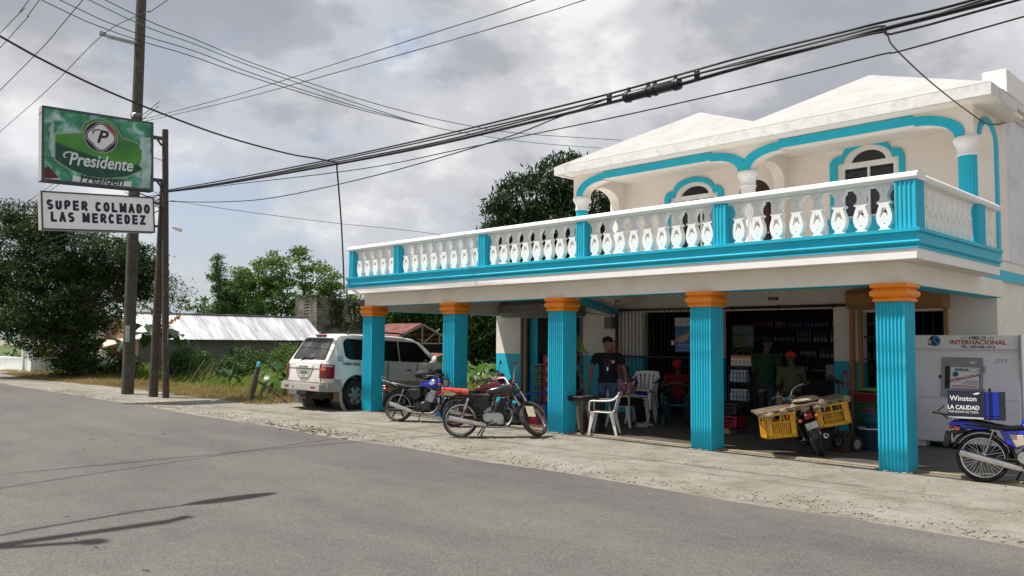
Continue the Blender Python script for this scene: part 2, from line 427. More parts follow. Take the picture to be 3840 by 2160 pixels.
def asphalt_mat():
    m = bpy.data.materials.new('worn_asphalt'); m.use_nodes = True
    nt = m.node_tree; N = nt.nodes; L = nt.links; b = N['Principled BSDF']
    tc = N.new('ShaderNodeTexCoord')
    def nz(s, d, r=0.6, sc=None):
        n = N.new('ShaderNodeTexNoise'); n.inputs['Scale'].default_value = s; n.inputs['Detail'].default_value = d; n.inputs['Roughness'].default_value = r
        if sc:
            mp = N.new('ShaderNodeMapping'); mp.inputs['Scale'].default_value = sc; L.new(tc.outputs['Object'], mp.inputs[0]); L.new(mp.outputs[0], n.inputs['Vector'])
        else: L.new(tc.outputs['Object'], n.inputs['Vector'])
        return n.outputs['Fac']
    def ramp(x, st):
        r = N.new('ShaderNodeValToRGB'); e = r.color_ramp.elements
        e[0].position = st[0][0]; e[0].color = (*st[0][1],1); e[1].position = st[-1][0]; e[1].color = (*st[-1][1],1)
        for p, c in st[1:-1]: q = e.new(p); q.color = (*c,1)
        L.new(x, r.inputs[0]); return r.outputs[0]
    def mul(f, a, bb):
        n = N.new('ShaderNodeMix'); n.data_type = 'RGBA'; n.blend_type = 'MULTIPLY'; n.inputs['Factor'].default_value = f
        L.new(a, n.inputs['A']); L.new(bb, n.inputs['B']); return n.outputs['Result']
    base = ramp(nz(0.35, 7, 0.65, (0.5,1.6,1)), [(0.35,(0.098,0.090,0.087)),(0.5,(0.116,0.107,0.102)),(0.66,(0.131,0.122,0.115))])
    c = mul(0.9, base, ramp(nz(1.6, 8, 0.7), [(0.30,(0.86,0.86,0.87)),(0.5,(1,1,1)),(0.68,(1.06,1.055,1.04))]))
    c = mul(0.85, c, ramp(nz(60, 4, 0.65), [(0.33,(0.40,0.40,0.41)),(0.46,(0.96,0.96,0.96)),(0.58,(1.06,1.06,1.05)),(0.70,(2.1,2.05,1.95))]))
    c = mul(1.0, c, ramp(nz(3.0, 2, 0.5, (0.7,1.9,1)), [(0.255,(0.35,0.35,0.36)),(0.272,(1,1,1)),(1.0,(1,1,1))]))
    c = mul(0.6, c, ramp(nz(0.22, 5, 0.6, (0.35,2.4,1)), [(0.38,(0.84,0.84,0.85)),(0.5,(1,1,1)),(0.62,(1.04,1.04,1.03))]))
    L.new(c, b.inputs['Base Color']); b.inputs['Roughness'].default_value = 0.88; b.inputs['Specular IOR Level'].default_value = 0.25
    bp = N.new('ShaderNodeBump'); bp.inputs['Strength'].default_value = 0.35; bp.inputs['Distance'].default_value = 0.012
    L.new(nz(120,4), bp.inputs['Height']); L.new(bp.outputs[0], b.inputs['Normal'])
    return m
GRAVEL = gravel_mat(); ASPHALT = asphalt_mat()
# one sheet to the horizon, finer near the shop
xs = sorted(set([-1500,-700,-350,-180,-110] + [-80+2*i for i in range(34)] + [-12.95-0.1*i for i in range(6)] + [-12+1.5*i for i in range(16)] + [14,20,40,100,300,900,1500]))
ys = sorted(set([-1500,-500,-200,-100,-50,-30,-20,-13] + [-12+1.0*i for i in range(13)] + [0.6+0.6*i for i in range(17)] + [12,15,20,30,45,70,110,200,500,1500]))
V = [(x, y, gz(x, y)) for x in xs for y in ys]
ny = len(ys)
F = [(i*ny+j, (i+1)*ny+j, (i+1)*ny+j+1, i*ny+j+1) for i in range(len(xs)-1) for j in range(ny-1)]
g = MB(); g.add(V, F); tag(g.build('ground', GRAVEL, smooth=60, recalc=False), kind='structure')
# road: straight, with a ragged edge towards the forecourt
xs = [-420,-300,-200,-140,-100] + [-80+1.0*i for i in range(38)] + [-42+0.22*i for i in range(240)] + [11+1.0*i for i in range(10)] + [30,60,150,400]
top = []
for x in xs:
    n = mnoise.noise((x*0.55, 3.3, 0))*0.13 + mnoise.noise((x*2.3, 9.1, 0))*0.055 + mnoise.noise((x*0.12, 1.1, 0))*0.12
    top.append((x, -3.58 + n, 0.006))
bot = [(x, -12.9 + mnoise.noise((x*0.6, 5, 0))*0.15, 0.006) for x in xs]
k = len(xs); road = MB(); road.add(top+bot, [(i, k+i, k+i+1, i+1) for i in range(k-1)])
# a worn skin edge: the asphalt is a thin layer
road.add(top+[(p[0],p[1]+0.02,-0.01) for p in top], [(i,i+1,k+i+1,k+i) for i in range(k-1)])
tag(road.build('road', ASPHALT, recalc=False), kind='structure')
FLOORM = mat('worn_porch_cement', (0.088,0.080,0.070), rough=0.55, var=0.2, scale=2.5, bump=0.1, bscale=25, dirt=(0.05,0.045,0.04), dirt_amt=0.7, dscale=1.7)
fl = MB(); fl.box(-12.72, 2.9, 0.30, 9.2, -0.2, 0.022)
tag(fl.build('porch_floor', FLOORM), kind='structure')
KERBM = mat('ochre_kerb_paint', (0.25,0.20,0.12), rough=0.85, var=0.2, scale=5, bump=0.4, bscale=20, dirt=(0.24,0.22,0.19), dirt_amt=0.95, dscale=1.6)
kb = MB()
for i in range(26):
    a = -9.3+i*0.47
    kb.box(a, a+0.47, 0.20+rnd.uniform(-0.012,0.012), 0.299, -0.1, 0.030+rnd.uniform(-0.004,0.004))
tag(kb.build('porch_kerb', KERBM, bevel=0.01), kind='structure')
# ------------------------------------------------------------------ the shop
shop = thing('shop_building', (0,0,0), 'two storey white and turquoise shop with balustraded balcony over a columned porch', 'building')
COLX = [-12.69, -9.55, -6.33, -3.07, 0.0]
CW = 0.39
def fluted(x0, x1, y0, y1, n, d, n2=None):
    n2 = n if n2 is None else n2
    def face(a, b, nn, nx, ny):
        a = Vector((*a,0)); b = Vector((*b,0)); t = (b-a); l = t.length; t /= l; pts = [a[:2]]
        m = 0.018; wv = (l-2*m)/nn
        for i in range(nn):
            s0 = m+wv*i
            for q, dd in ((0.12,0),(0.26,0.75),(0.5,1),(0.74,0.75),(0.88,0)):
                p = a+t*(s0+wv*q); pts.append((p.x-nx*d*dd, p.y-ny*d*dd))
        return pts
    return face((x0,y0),(x1,y0),n,0,-1)+face((x1,y0),(x1,y1),n2,1,0)+face((x1,y1),(x0,y1),n,0,1)+face((x0,y1),(x0,y0),n2,-1,0)
shaft = MB().prism([(p[0],p[1],-0.12) for p in fluted(0,CW,0,CW,7,0.02)], (0,0,2.52))
capp = MB().sq(0,CW,0,CW,[(0.0,2.36),(0.028,2.362),(0.036,2.38),(0.030,2.398),(0.018,2.402),(0.02,2.418),(0.045,2.43),(0.062,2.455),(0.066,2.475),(0.060,2.50),(0.04,2.522),(0.022,2.53),(0.024,2.545),(0.05,2.556),(0.058,2.562),(0.058,2.616)])
c0 = shaft.build('column', TEAL, shop, smooth=40); k0 = capp.build('capital', ORANGE, c0, smooth=45, bevel=0.004)
c0.location = (COLX[0],0,0)
for x in COLX[1:]:
    c = dup(c0, shop); c.location = (x,0,0)

# beams, slab, moulded fascia
BX0, BX1 = -12.66, 0.375
beam = MB()
beam.box(BX0, BX1, 0.012, CW-0.012, 2.615, 2.92)
beam.box(BX1-CW+0.02, BX1, CW-0.012, 4.7, 2.615, 2.92)
beam.box(BX0, BX0+CW-0.02, CW-0.012, 4.7, 2.50, 2.92)
beam.build('porch_beam', CREAM, shop, bevel=0.008)
sof = MB()
for i in range(4):
    sof.box(COLX[i]+CW+0.10, COLX[i+1]-0.13, 0.03, CW-0.03, 2.608, 2.6149)
sof.box(BX1-CW+0.04, BX1-0.02, CW+0.06, 4.68, 2.608, 2.6149)
sof.box(BX0+0.02, BX0+CW-0.04, CW+0.06, 4.68, 2.493, 2.4999)
sof.build('painted_soffit', TEAL, shop)
hb = MB(); hb.bar((-6.28,0.42,2.72), (-8.36,4.62,2.52), 0.30, 0.10, 0); hb.bar((-6.28,0.42,2.80), (-8.36,4.62,2.60), 0.26, 0.12, 1)
hb.build('sloping_beam', [TEAL, CREAM], shop)
SX0, SX1, SY0 = -12.967, 0.673, -0.28
slab = MB()
slab.box(SX0, SX1, SY0, 3.43, 2.92, 3.30)
slab.box(SX0, 0.31, 3.43, 9.0, 2.921, 3.299)
slab.build('balcony_slab', CREAM, shop)
wb = MB()   # crisp white band round the slab edge
wb.box(SX0-0.004, SX1+0.004, SY0-0.004, SY0+0.05, 2.916, 3.07)
wb.box(SX1-0.05, SX1+0.004, SY0+0.05, 3.434, 2.916, 3.07)
wb.box(SX0-0.004, SX0+0.05, SY0+0.05, 8.9, 2.916, 3.07)
wb.build('slab_edge', WHITE, shop, bevel=0.004)
prof = [(0.004,3.060),(0.022,3.062),(0.022,3.078),(0.008,3.09),(0.008,3.105),(0.024,3.112),(0.044,3.135),(0.048,3.15),(0.040,3.165),(0.012,3.172),(0.010,3.20),(0.022,3.25),(0.036,3.278),(0.056,3.284),(0.058,3.332)]
fas = MB(); fas.sq(SX0, SX1, SY0, 3.40, prof, caps=False)
fas.box(SX0-0.055, SX1+0.055, SY0-0.055, SY0+0.40, 3.30, 3.331)
fas.box(SX1-0.36, SX1+0.055, SY0+0.40, 3.45, 3.30, 3.331)
fas.box(SX0-0.055, SX0+0.36, SY0+0.40, 8.9, 3.30, 3.331)
fas.box(0.312, 0.335, 3.46, 12.5, 2.93, 3.12)
fas.build('moulded_fascia', TEAL, shop, smooth=50)
tf = MB().box(SX0+0.35, SX1-0.35, SY0+0.39, 8.9, 3.30, 3.318)
tf.build('terrace_floor', mat('terrace_cement', (0.62,0.60,0.57), rough=0.9, var=0.15), shop)

# balustrade: rail, posts, pierced slab balusters
bal = MB()
def rail(p0, p1):
    p0 = Vector(p0); p1 = Vector(p1); d = (p1-p0).normalized(); a = Vector((d.y,-d.x,0))
    pr = [(-0.145,0.0),(-0.165,0.035),(-0.160,0.075),(-0.12,0.108),(-0.05,0.123),(0.05,0.123),(0.12,0.108),(0.160,0.075),(0.165,0.035),(0.145,0.0)]
    bal.prism([p0 + a*q + Vector((0,0,z)) for q, z in pr], p1-p0)
RY, RX = -0.14, 0.535
rail((SX0-0.04, RY, 3.998), (SX1+0.03, RY, 3.998))
rail((RX, RY, 3.9985), (RX, 3.52, 3.9985))
bal.box(SX0+0.1, SX1-0.2, RY-0.05, RY+0.05, 3.965, 4.0)
bal.box(RX-0.05, RX+0.05, RY+0.1, 3.42, 3.965, 4.0)
railing = bal.build('balustrade', WHITE, shop, smooth=35)
def outline(s=1.0):
    R_ = [(0.085,0.0),(0.085,0.022),(0.045,0.045),(0.050,0.066),(0.082,0.10),(0.102,0.155),(0.108,0.20),(0.102,0.25),(0.086,0.305),(0.066,0.36),(0.060,0.385),(0.092,0.395),(0.100,0.415),(0.070,0.43),(0.052,0.455),(0.046,0.50),(0.055,0.55),(0.082,0.585),(0.096,0.605),(0.096,0.64)]
    return R_ + [(-x,z) for x,z in reversed(R_)]
hole1 = [(0.0,0.345),(0.030,0.345),(0.072,0.205),(0.052,0.195),(0.0,0.262)]
hole = [(0.022,0.352),(0.066,0.20),(0.050,0.192),(0.018,0.245),(0.0,0.262),(-0.018,0.245),(-0.050,0.192),(-0.066,0.20),(-0.022,0.352),(0.0,0.31)]
circ = lambda cx, cz, r: arc(cx, cz, r, 0, 330, 11)
bl = MB().fill([outline(), hole, circ(0,0.105,0.013), circ(0,0.575,0.013)], 0.10, Matrix.Rotation(PI/2,4,'X'), bevel=0.004)
b0 = bl.build('baluster', WHITE, railing, smooth=40)
def post(x0, x1, y0, y1, n, n2):
    p = MB(); p.prism([(a,b,3.33) for a,b in fluted(x0,x1,y0,y1,n,0.016,n2)], (0,0,0.668))
    return p.build('balcony_post', TEAL, railing, smooth=40)
PX = [(-12.955,-12.80,2),(-11.08,-10.90,3),(-8.10,-7.90,3),(-5.37,-5.17,3),(-2.44,-2.22,3),(0.40,0.672,4)]
for a, b, n in PX: post(a, b, SY0+0.0, SY0+0.33, n, 4)
first = True
for (cnt, i) in ((5,0),(8,1),(8,2),(9,3),(8,4)):
    xa = PX[i][1]+0.02; xb = PX[i+1][0]-0.02; st = (xb-xa)/cnt
    for j in range(cnt):
        o = b0 if first else b0.copy()
        if not first: col.objects.link(o)
        first = False
        o.location = (xa+st*(j+0.5), RY, 3.328); o.rotation_euler.z = rnd.uniform(-0.02,0.02)
post(0.40, 0.66, 2.47, 2.80, 3, 4)
for j in range(9):
    o = b0.copy(); col.objects.link(o); o.location = (RX, 0.23+0.255*j, 3.328); o.rotation_euler.z = PI/2
for j in range(3):
    o = b0.copy(); col.objects.link(o); o.location = (RX, 2.93+0.22*j, 3.328); o.rotation_euler.z = PI/2
for j in range(4):
    o = b0.copy(); col.objects.link(o); o.location = (-12.85, 0.25+0.27*j, 3.328); o.rotation_euler.z = PI/2
post(-12.96, -12.66, 2.55, 2.80, 3, 3)
par = MB(); par.box(-12.96,-12.80,1.32,2.55,3.33,4.0); par.box(-12.96,-12.80,2.80,8.9,3.33,4.0); par.build('terrace_parapet', PINKCREAM, shop)
pc = MB(); pc.box(-13.0,-12.74,0.10,8.95,4.0,4.10); pc.build('parapet_coping', WHITE, shop, bevel=0.02)

# ground floor wall with its openings
WY = 4.7
wl = MB(); T0 = 1.42
def pier(x0, x1, z0=0.0, z1=2.92):
    if z0 < T0: wl.box(x0, x1, WY, WY+0.18, z0, min(T0, z1), 1)
    if z1 > T0: wl.box(x0, x1, WY, WY+0.18, max(T0, z0), z1, 0)
pier(-12.78,-11.77); pier(-9.47,-7.50); pier(-5.65,-5.32); pier(-2.72,-2.12); pier(-0.60,0.28)
pier(-11.77,-9.47,2.43); pier(-7.50,-5.65,2.50); pier(-5.32,-2.72,2.49); pier(-2.12,-0.60,2.40); pier(-2.12,-0.60,0,0.9)
# returns: the side walls of the house body and the dim rooms behind
wl.box(0.10,0.28,WY+0.18,12.5,0,2.92,0)
wl.box(-12.78,-12.60,WY+0.18,9.0,0,T0,1); wl.box(-12.78,-12.60,WY+0.18,9.0,T0,2.92,0)
wl.build('ground_floor_wall', [CREAM, TEAL], shop)
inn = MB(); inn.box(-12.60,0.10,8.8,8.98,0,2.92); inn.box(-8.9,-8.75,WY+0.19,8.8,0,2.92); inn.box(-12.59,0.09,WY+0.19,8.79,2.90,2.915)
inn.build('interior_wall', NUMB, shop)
# roller shutter boxes
def shutter(x0, x1, z0, z1, d, m, nm='roller_shutter'):
    s = MB(); c = 0.09
    pr = [(WY-0.004,z0),(WY-d+c,z0),(WY-d,z0+c*1.3),(WY-d,z1-c),(WY-d+c,z1),(WY-0.004,z1)]
    s.prism([(x0,y,z) for y,z in pr], (x1-x0,0,0)); return s.build(nm, m, shop, bevel=0.006)
GALV = mat('dull_galvanised_steel', (0.20,0.195,0.185), rough=0.6, metal=0.3, var=0.12, dirt=(0.10,0.085,0.07), dirt_amt=0.6)
TAN = mat('tan_shutter_paint', (0.36,0.19,0.06), rough=0.6, var=0.12, dirt=(0.2,0.11,0.05), dirt_amt=0.5)
shutter(-12.22,-9.38,2.44,2.87,0.42,GALV); shutter(-2.30,-0.50,2.45,2.84,0.40,TAN)
gf = MB(); gf.box(-11.765,-11.70,WY-0.03,WY+0.15,0.02,2.425); gf2 = MB(); gf2.box(-9.54,-9.475,WY-0.03,WY+0.15,0.02,2.425); gf2.build('shutter_guide', GALV, shop)
gf.build('shutter_guide', GALV, shop)
dj = MB(); dj.box(-11.69,-11.60,WY+0.02,WY+0.10,0.02,2.42); dj.build('door_jamb', mat('tan_jamb', (0.45,0.30,0.19), rough=0.7), shop)
dl = MB(); dl.box(-11.59,-11.30,WY+0.19,WY+0.24,0.02,2.42); dl.build('open_door_leaf', TEAL, shop)
# barred window and grille
gr = MB()
for i in range(25):
    x = -8.22+2.62*i/24; gr.cyl((x,WY-0.10,0.30),(x,WY-0.10,2.54),0.009,n=6)
for z in (0.30,1.42,2.56): gr.box(-8.27,-5.56,WY-0.125,WY-0.075,z-0.02,z+0.02)
gr.box(-8.29,-8.24,WY-0.125,WY-0.075,0.28,2.58)
gr.build('window_grille', DARKIRON, shop)
g2 = MB()
for i in range(9): g2.cyl((-2.05+1.4*i/8,WY+0.05,0.92),(-2.05+1.4*i/8,WY+0.05,2.38),0.009,n=6)
g2.box(-2.12,-0.60,WY+0.03,WY+0.07,1.45,1.48); g2.box(-2.12,-0.60,WY+0.03,WY+0.07,1.9,1.93)
g2.build('window_bars', DARKIRON, shop)
OCHW = mat('varnished_orange_wood', (0.42,0.16,0.05), rough=0.5, var=0.15)
wf = MB(); wf.box(-2.20,-2.12,WY-0.06,WY-0.003,0.85,2.44); wf2 = MB(); wf2.box(-0.60,-0.54,WY-0.06,WY-0.003,0.85,2.44); wf2.build('side_window_frame', [TAN], shop); wf.build('side_window_frame', [TAN], shop)
op = MB(); op.box(-2.36,-2.28,WY-0.09,WY-0.004,0.02,2.43); op.build('upright_post', OCHW, shop)
sb = MB(); sb.cyl((-5.40,WY-0.07,2.55),(-2.38,WY-0.07,2.55),0.03,n=10,mi=0); sb.box(-5.30,-2.74,WY-0.03,WY-0.003,2.495,2.515,1); 
for x in (-5.0,-3.9,-2.7): sb.box(x-0.02,x+0.02,WY-0.09,WY-0.002,2.51,2.59,0)
sb.build('curtain_pole', [DARKIRON, CREAM], shop)

# upper storey ------------------------------------------------------
UX0, UX1, UY, AY0, AY1 = -8.88, 0.28, 5.40, 3.65, 3.95
XZ = lambda y: Matrix(((1,0,0,0),(0,0,-1,y),(0,1,0,0),(0,0,0,1)))      # fill x,y -> world x,z
YZ = lambda x: Matrix(((0,0,1,x),(1,0,0,0),(0,1,0,0),(0,0,0,1)))       # fill x,y -> world y,z
def arch_in(xa, xb, z0=5.40, zt=5.745, w=0.66):
    """inner edge of a flat basket arch, left to right"""
    l = [(xa+w-w*math.cos(R(a)), z0+(zt-0.035-z0)*math.sin(R(a))) for a in range(0,91,10)]
    l += [(xa+w, zt)]
    return l + [(xa+xb-x, z) for x, z in reversed(l)]
i1 = arch_in(-8.59,-4.25); i2 = arch_in(-3.98,-0.02)
wall = [(UX0,6.05),(UX0,5.40)] + i1 + i2 + [(UX1,5.40),(UX1,6.05)]
aw = MB().fill([wall], AY1-AY0, XZ((AY0+AY1)/2))
def side_arch(ya, yb, zt=5.72):
    h = (yb-ya)/2; c = (ya+yb)/2
    return [(c-h*math.cos(R(a)), 5.40+(zt-5.40)*math.sin(R(a))) for a in range(0,181,12)]
for (x, t, yb) in ((0.14,0.278,4.82),(-4.11,0.26,5.14),(-8.74,0.278,5.12)):
    sa = side_arch(AY1+0.03, yb)
    aw.fill([[(AY1,6.0),(AY1,5.40)] + sa + [(yb,3.32),(UY,3.32),(UY,6.0)]], t, YZ(x))
aw.build('arcade_wall', PINKCREAM, shop)
tr = MB()
def band(xa, xb, inner, xl, xr):
    z0 = 5.40; W = 0.80; zt = 5.87
    cx0 = xl+0.88; cx1 = xr-0.88
    lo = []
    for a in range(0,91,10):
        lo.append((cx0-0.88*math.cos(R(a)), 5.42+(zt-5.42)*math.sin(R(a))))
    hi = [(x,z) for x,z in [(cx1+0.88*math.sin(R(a)), 5.42+(zt-5.42)*math.cos(R(a))) for a in range(0,91,10)]]
    out = lo + [(cx0,5.905),(cx1,5.905)] + hi
    lo_x, hi_x = xa, xb
    out = [(min(max(x,lo_x),hi_x), z) for x, z in out]
    o2 = []
    for p in out:
        if not o2 or abs(p[0]-o2[-1][0])+abs(p[1]-o2[-1][1]) > 1e-4: o2.append(p)
    tr.fill([o2 + list(reversed(inner))], 0.03, XZ(AY0-0.013), bevel=0.006)
band(-8.76,-4.116,[(x,z) for x,z in i1],-8.78,-4.02)
band(-4.112,0.13,i2,-4.20,0.16)
sa = side_arch(AY1+0.03, 4.82); so_ = [(4.40-0.57*math.cos(R(a)), 5.36+0.475*math.sin(R(a))) for a in range(0,181,12)]
tr.fill([so_[1:] + [(4.97,3.33),(4.82,3.33)] + list(reversed(sa[1:]))], 0.03, YZ(0.292), bevel=0.005)
tr.build('arch_trim', TEAL, shop, smooth=40)
# upper columns with turned capitals
def ucol(x, m):
    n = 16; pts = []
    for i in range(n*2):
        r = 0.150 if i % 2 == 0 else 0.132; th = PI*i/n; pts.append((r*math.cos(th), r*math.sin(th), 3.32))
    c = MB().prism(pts, (0,0,1.78)).build('upper_column', m, shop, smooth=30); c.location = (x,3.80,0)
    cp_ = MB().lathe([(0.0,5.06),(0.168,5.06),(0.175,5.08),(0.165,5.10),(0.160,5.11),(0.158,5.14),(0.165,5.20),(0.185,5.25),(0.205,5.27),(0.205,5.285),(0.218,5.30),(0.226,5.33),(0.222,5.37),(0.205,5.395),(0.19,5.402),(0.0,5.402)], 24)
    cp_.build('capital', WHITE, c, smooth=35)
ucol(0.13, TEAL); ucol(-4.11, WHITE); ucol(-8.73, TEAL)
# upper front wall with two arched windows and a door
def wshape(x0, x1, zb, zs, zc, inset):
    a = x0+inset; b = x1-inset; c = (a+b)/2; h = (b-a)/2
    return [(x0,zb),(x1,zb),(x1,zs),(b,zs)] + [(c+h*math.cos(R(t)), zs+(zc-zs)*math.sin(R(t))) for t in range(10,171,10)] + [(a,zs),(x0,zs)]
W2 = wshape(-2.80,-1.68,4.42,5.53,5.86,0.15); W1 = wshape(-7.08,-5.88,3.55,5.33,5.64,0.15)
DO = [(-5.28,3.33),(-4.44,3.33),(-4.44,5.14)] + [(-4.86+0.42*math.cos(R(t)), 5.14+0.42*math.sin(R(t))) for t in range(10,171,10)] + [(-5.28,5.14)]
SIDEW = mat('stained_white_side_wall', (0.66,0.67,0.69), rough=0.85, var=0.05, scale=2, bump=0.2, bscale=25, dirt=(0.42,0.42,0.42), dirt_amt=0.6, dscale=1.6)
uw = MB().fill([[(UX0,3.32),(UX1,3.32),(UX1,6.45),(UX0,6.45)], W2, W1, DO], 0.16, XZ(UY+0.08))
usw = MB(); usw.box(UX1-0.16,UX1-0.0005,UY+0.16,12.5,3.0,6.45); usw.build('upper_side_wall', SIDEW, shop); uw.box(UX0,UX0+0.16,UY+0.16,9.0,3.32,6.45)
uw.build('upper_wall', PINKCREAM, shop)
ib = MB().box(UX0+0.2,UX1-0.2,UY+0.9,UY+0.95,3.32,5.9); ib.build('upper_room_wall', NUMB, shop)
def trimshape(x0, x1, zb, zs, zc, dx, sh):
    # three-lobed outer outline
    c = (x0+x1)/2; ia = x0+dx; ib = x1-dx
    L_ = [(x0,zb),(x0,zs)] + [(x0+0.17-0.17*math.cos(R(t)), zs+0.19*math.sin(R(t))) for t in range(15,91,15)] + [(ia,zs+0.19)]
    h = (ib-ia)/2
    topc = [(c-h*math.cos(R(t)), zs+0.20+(zc-zs-0.20)*math.sin(R(t))) for t in range(10,171,10)]
    Rr = [(x0+x1-x, z) for x, z in reversed(L_)]
    return L_ + topc + Rr
wt = MB()
wt.fill([trimshape(-3.03,-1.50,4.40,5.58,6.03,0.27,0), wshape(-2.88,-1.60,4.39,5.60,5.93,0.13)], 0.05, XZ(UY-0.022), bevel=0.008)
w1t = MB(); w1t.fill([trimshape(-7.32,-5.66,3.45,5.36,5.83,0.27,0), wshape(-7.16,-5.80,3.44,5.38,5.71,0.13)], 0.05, XZ(UY-0.022), bevel=0.008)
wt.box(-3.18,-1.40,UY-0.10,UY-0.003,4.33,4.41); wt.box(-3.08,-1.48,UY-0.05,UY-0.003,3.95,4.33)
wt.build('window_surround', TEAL, shop, smooth=40); w1t.build('window_surround', TEAL, shop, smooth=40)
def window(x0, x1, zb, zs, shape, mull):
    f = MB(); 
    f.fill([shape, [(x0+0.05,zb+0.05),(x1-0.05,zb+0.05),(x1-0.05,zs-0.04),(x0+0.05,zs-0.04)],
            [(p[0]*0.9+(x0+x1)/2*0.1, zs+0.025+(p[1]-zs)*0.88) for p in shape if p[1] > zs+0.02]+[(x0+0.22,zs+0.025)][0:0]], 0.07, XZ(UY+0.06))
    for x in mull: f.box(x-0.022,x+0.022,UY+0.02,UY+0.09,zb+0.04,zs-0.03)
    fr = f.build('window_frame', WHITE, shop)
    p = MB(); c = (x0+x1)/2
    p.box(x0+0.03,x1-0.03,UY+0.075,UY+0.085,zb+0.03,zs-0.02); p.fill([[(q[0]*0.95+c*0.05,q[1]-0.005) for q in shape if q[1] > zs+0.01]], 0.01, XZ(UY+0.08))
    p.build('window_pane', DGLASS, fr)
window(-2.80,-1.68,4.42,5.53,W2,[-2.24]); window(-7.08,-5.88,3.55,5.33,W1,[-6.66,-6.30])
dd = MB().fill([[(p[0], p[1]) for p in DO]], 0.05, XZ(UY+0.10))
for xx in (-5.08,-4.66):
    for zz_ in (3.6,4.4): dd.box(xx-0.13,xx+0.13,UY+0.055,UY+0.076,zz_,zz_+0.62)
ddo = dd.build('upper_door', mat('dark_mahogany_door', (0.045,0.012,0.012), rough=0.45, var=0.2), shop)
MB().ball((-4.53,UY+0.04,4.3),0.03).build('door_knob', CHROME, ddo)
# roof: two hipped peaks over a deep eave
E0, E1, F0, F1 = -9.05, 0.72, 3.10, 7.30
rf = MB()
A1 = (-6.20,5.25,7.38); A2 = (-2.05,5.10,7.32); Z = 6.105
v = [(E0,F0,Z),(-4.1,F0,Z),(E1,F0,Z),(E1,4.60,Z),(0.30,4.60,Z+0.03),(0.30,F1,Z),(-4.1,F1,Z),(E0,F1,Z),A1,A2,(-4.05,3.95,6.50),(-4.1,6.6,6.50)]
# gentle sag in the long slopes, as on hand-laid concrete
rf.add(v, [(0,1,10,8),(1,2,9,10),(2,3,9),(3,4,9),(4,5,9),(5,6,11,9),(6,7,8,11),(7,0,8),(10,9,11),(10,11,8)])
rf.build('roof', ROOFWHITE, shop)
ef = MB()
ef.box(E0, E1, F0, F0+0.10, 5.895, 6.10); ef.box(E1-0.10, E1, F0+0.10, 4.60, 5.895, 6.10); ef.box(E0, E0+0.10, F0+0.10, F1, 5.895, 6.10)
ef.build('eave_fascia', FASCIA, shop, bevel=0.006)
es = MB(); es.box(E0+0.10, E1-0.10, F0+0.10, 5.40, 5.93, 5.99); es.build('eave_soffit', PINKCREAM, shop)
pp = MB(); pp.box(0.05,0.46,5.05,12.5,6.42,6.86); pp.build('roof_parapet', WHITE, shop, bevel=0.01)
pl = MB(); pl.box(-0.2,0.455,4.75,12.4,6.25,6.419); pl.build('parapet_ledge', FASCIA, shop)
pi = MB(); pi.tube([(0.32,7.4,6.85),(0.32,7.4,7.15),(0.40,7.6,7.3),(0.5,7.9,7.33)],0.022,8); pi.build('vent_pipe', GALV, shop)
# wall fittings
for (x0,x1,z0,z1,nm,m) in ((-8.62,-8.36,2.11,2.40,'meter_box',GALV),(-8.12,-7.66,2.62,2.88,'junction_box',CREAM)):
    q = MB(); q.box(x0,x1,WY-0.16,WY-0.003,z0,z1); q.box(x0+0.04,x1-0.04,WY-0.175,WY-0.16,z0+0.05,z1-0.05); q.build(nm, m, shop, bevel=0.008)
cw = MB(); cw.tube([(-8.12,WY-0.03,2.76),(-8.35,WY-0.03,2.82),(-8.40,WY-0.03,2.65),(-8.48,WY-0.04,2.40)],0.012,6)
cw.tube([(-6.9,0.5,2.60),(-7.6,2.2,2.46),(-8.45,4.5,2.44)],0.009,6)
cw.build('loose_wiring', BLACK, shop)
# ------------------------------------------------------------------ poles, signs, cables
POLEW = mat('weathered_pole_wood', (0.072,0.066,0.054), rough=0.9, var=0.3, scale=7, bump=0.5, bscale=22, dirt=(0.036,0.040,0.030), dirt_amt=0.8, dscale=2.2)
POLED = mat('dark_pole_wood', (0.068,0.056,0.047), rough=0.9, var=0.3, scale=8, bump=0.5, bscale=25, dirt=(0.10,0.046,0.034), dirt_amt=0.6, dscale=1.6)
def pole(name, base, top, r0, r1, label, m, n=14):
    t = thing(name, base, label, 'pole')
    b = Vector(base); d = Vector(top)-b
    p = MB(); k = 12
    p.tube([d*(i/k)+Vector((mnoise.noise((i*0.6,b.x,0))*0.012, mnoise.noise((i*0.6,0,b.x))*0.012, 0)) for i in range(-1,k+1)], [r0+(r1-r0)*max(0,i)/k for i in range(-1,k+1)], n)
    p.build('post', m, t, smooth=50); return t
P1 = pole('utility_pole', (-22.5,-2.15,0), (-22.5,-2.2,14.2), 0.185, 0.15, 'tallest thick grey wooden utility pole with a long ribbed insulator, behind the signs', POLEW)
bd = MB(); 
for i in range(4): bd.tube([(0.16*math.cos(a*PI/6)*1.12, -0.05+0.16*math.sin(a*PI/6)*1.12, 8.9+0.03*i+0.02*math.sin(a*PI/6)) for a in range(12)], 0.008, 5, closed=True)
bd.build('wire_binding', ALU, P1)
INS = mat('pale_grey_porcelain', (0.42,0.45,0.49), rough=0.3, var=0.06)
pr = [(0.0,0.0),(0.05,0.0)]
for i in range(13):
    z = 0.06+i*0.062; pr += [(0.055,z),(0.10,z+0.012),(0.105,z+0.026),(0.058,z+0.042)]
pr += [(0.05,0.90),(0.0,0.90)]
MB().lathe(pr, 16, frame((0,-0.20,11.33),(1,0,0),(0,0,1)) @ Matrix.Identity(4)).build('insulator', INS, P1, smooth=35)
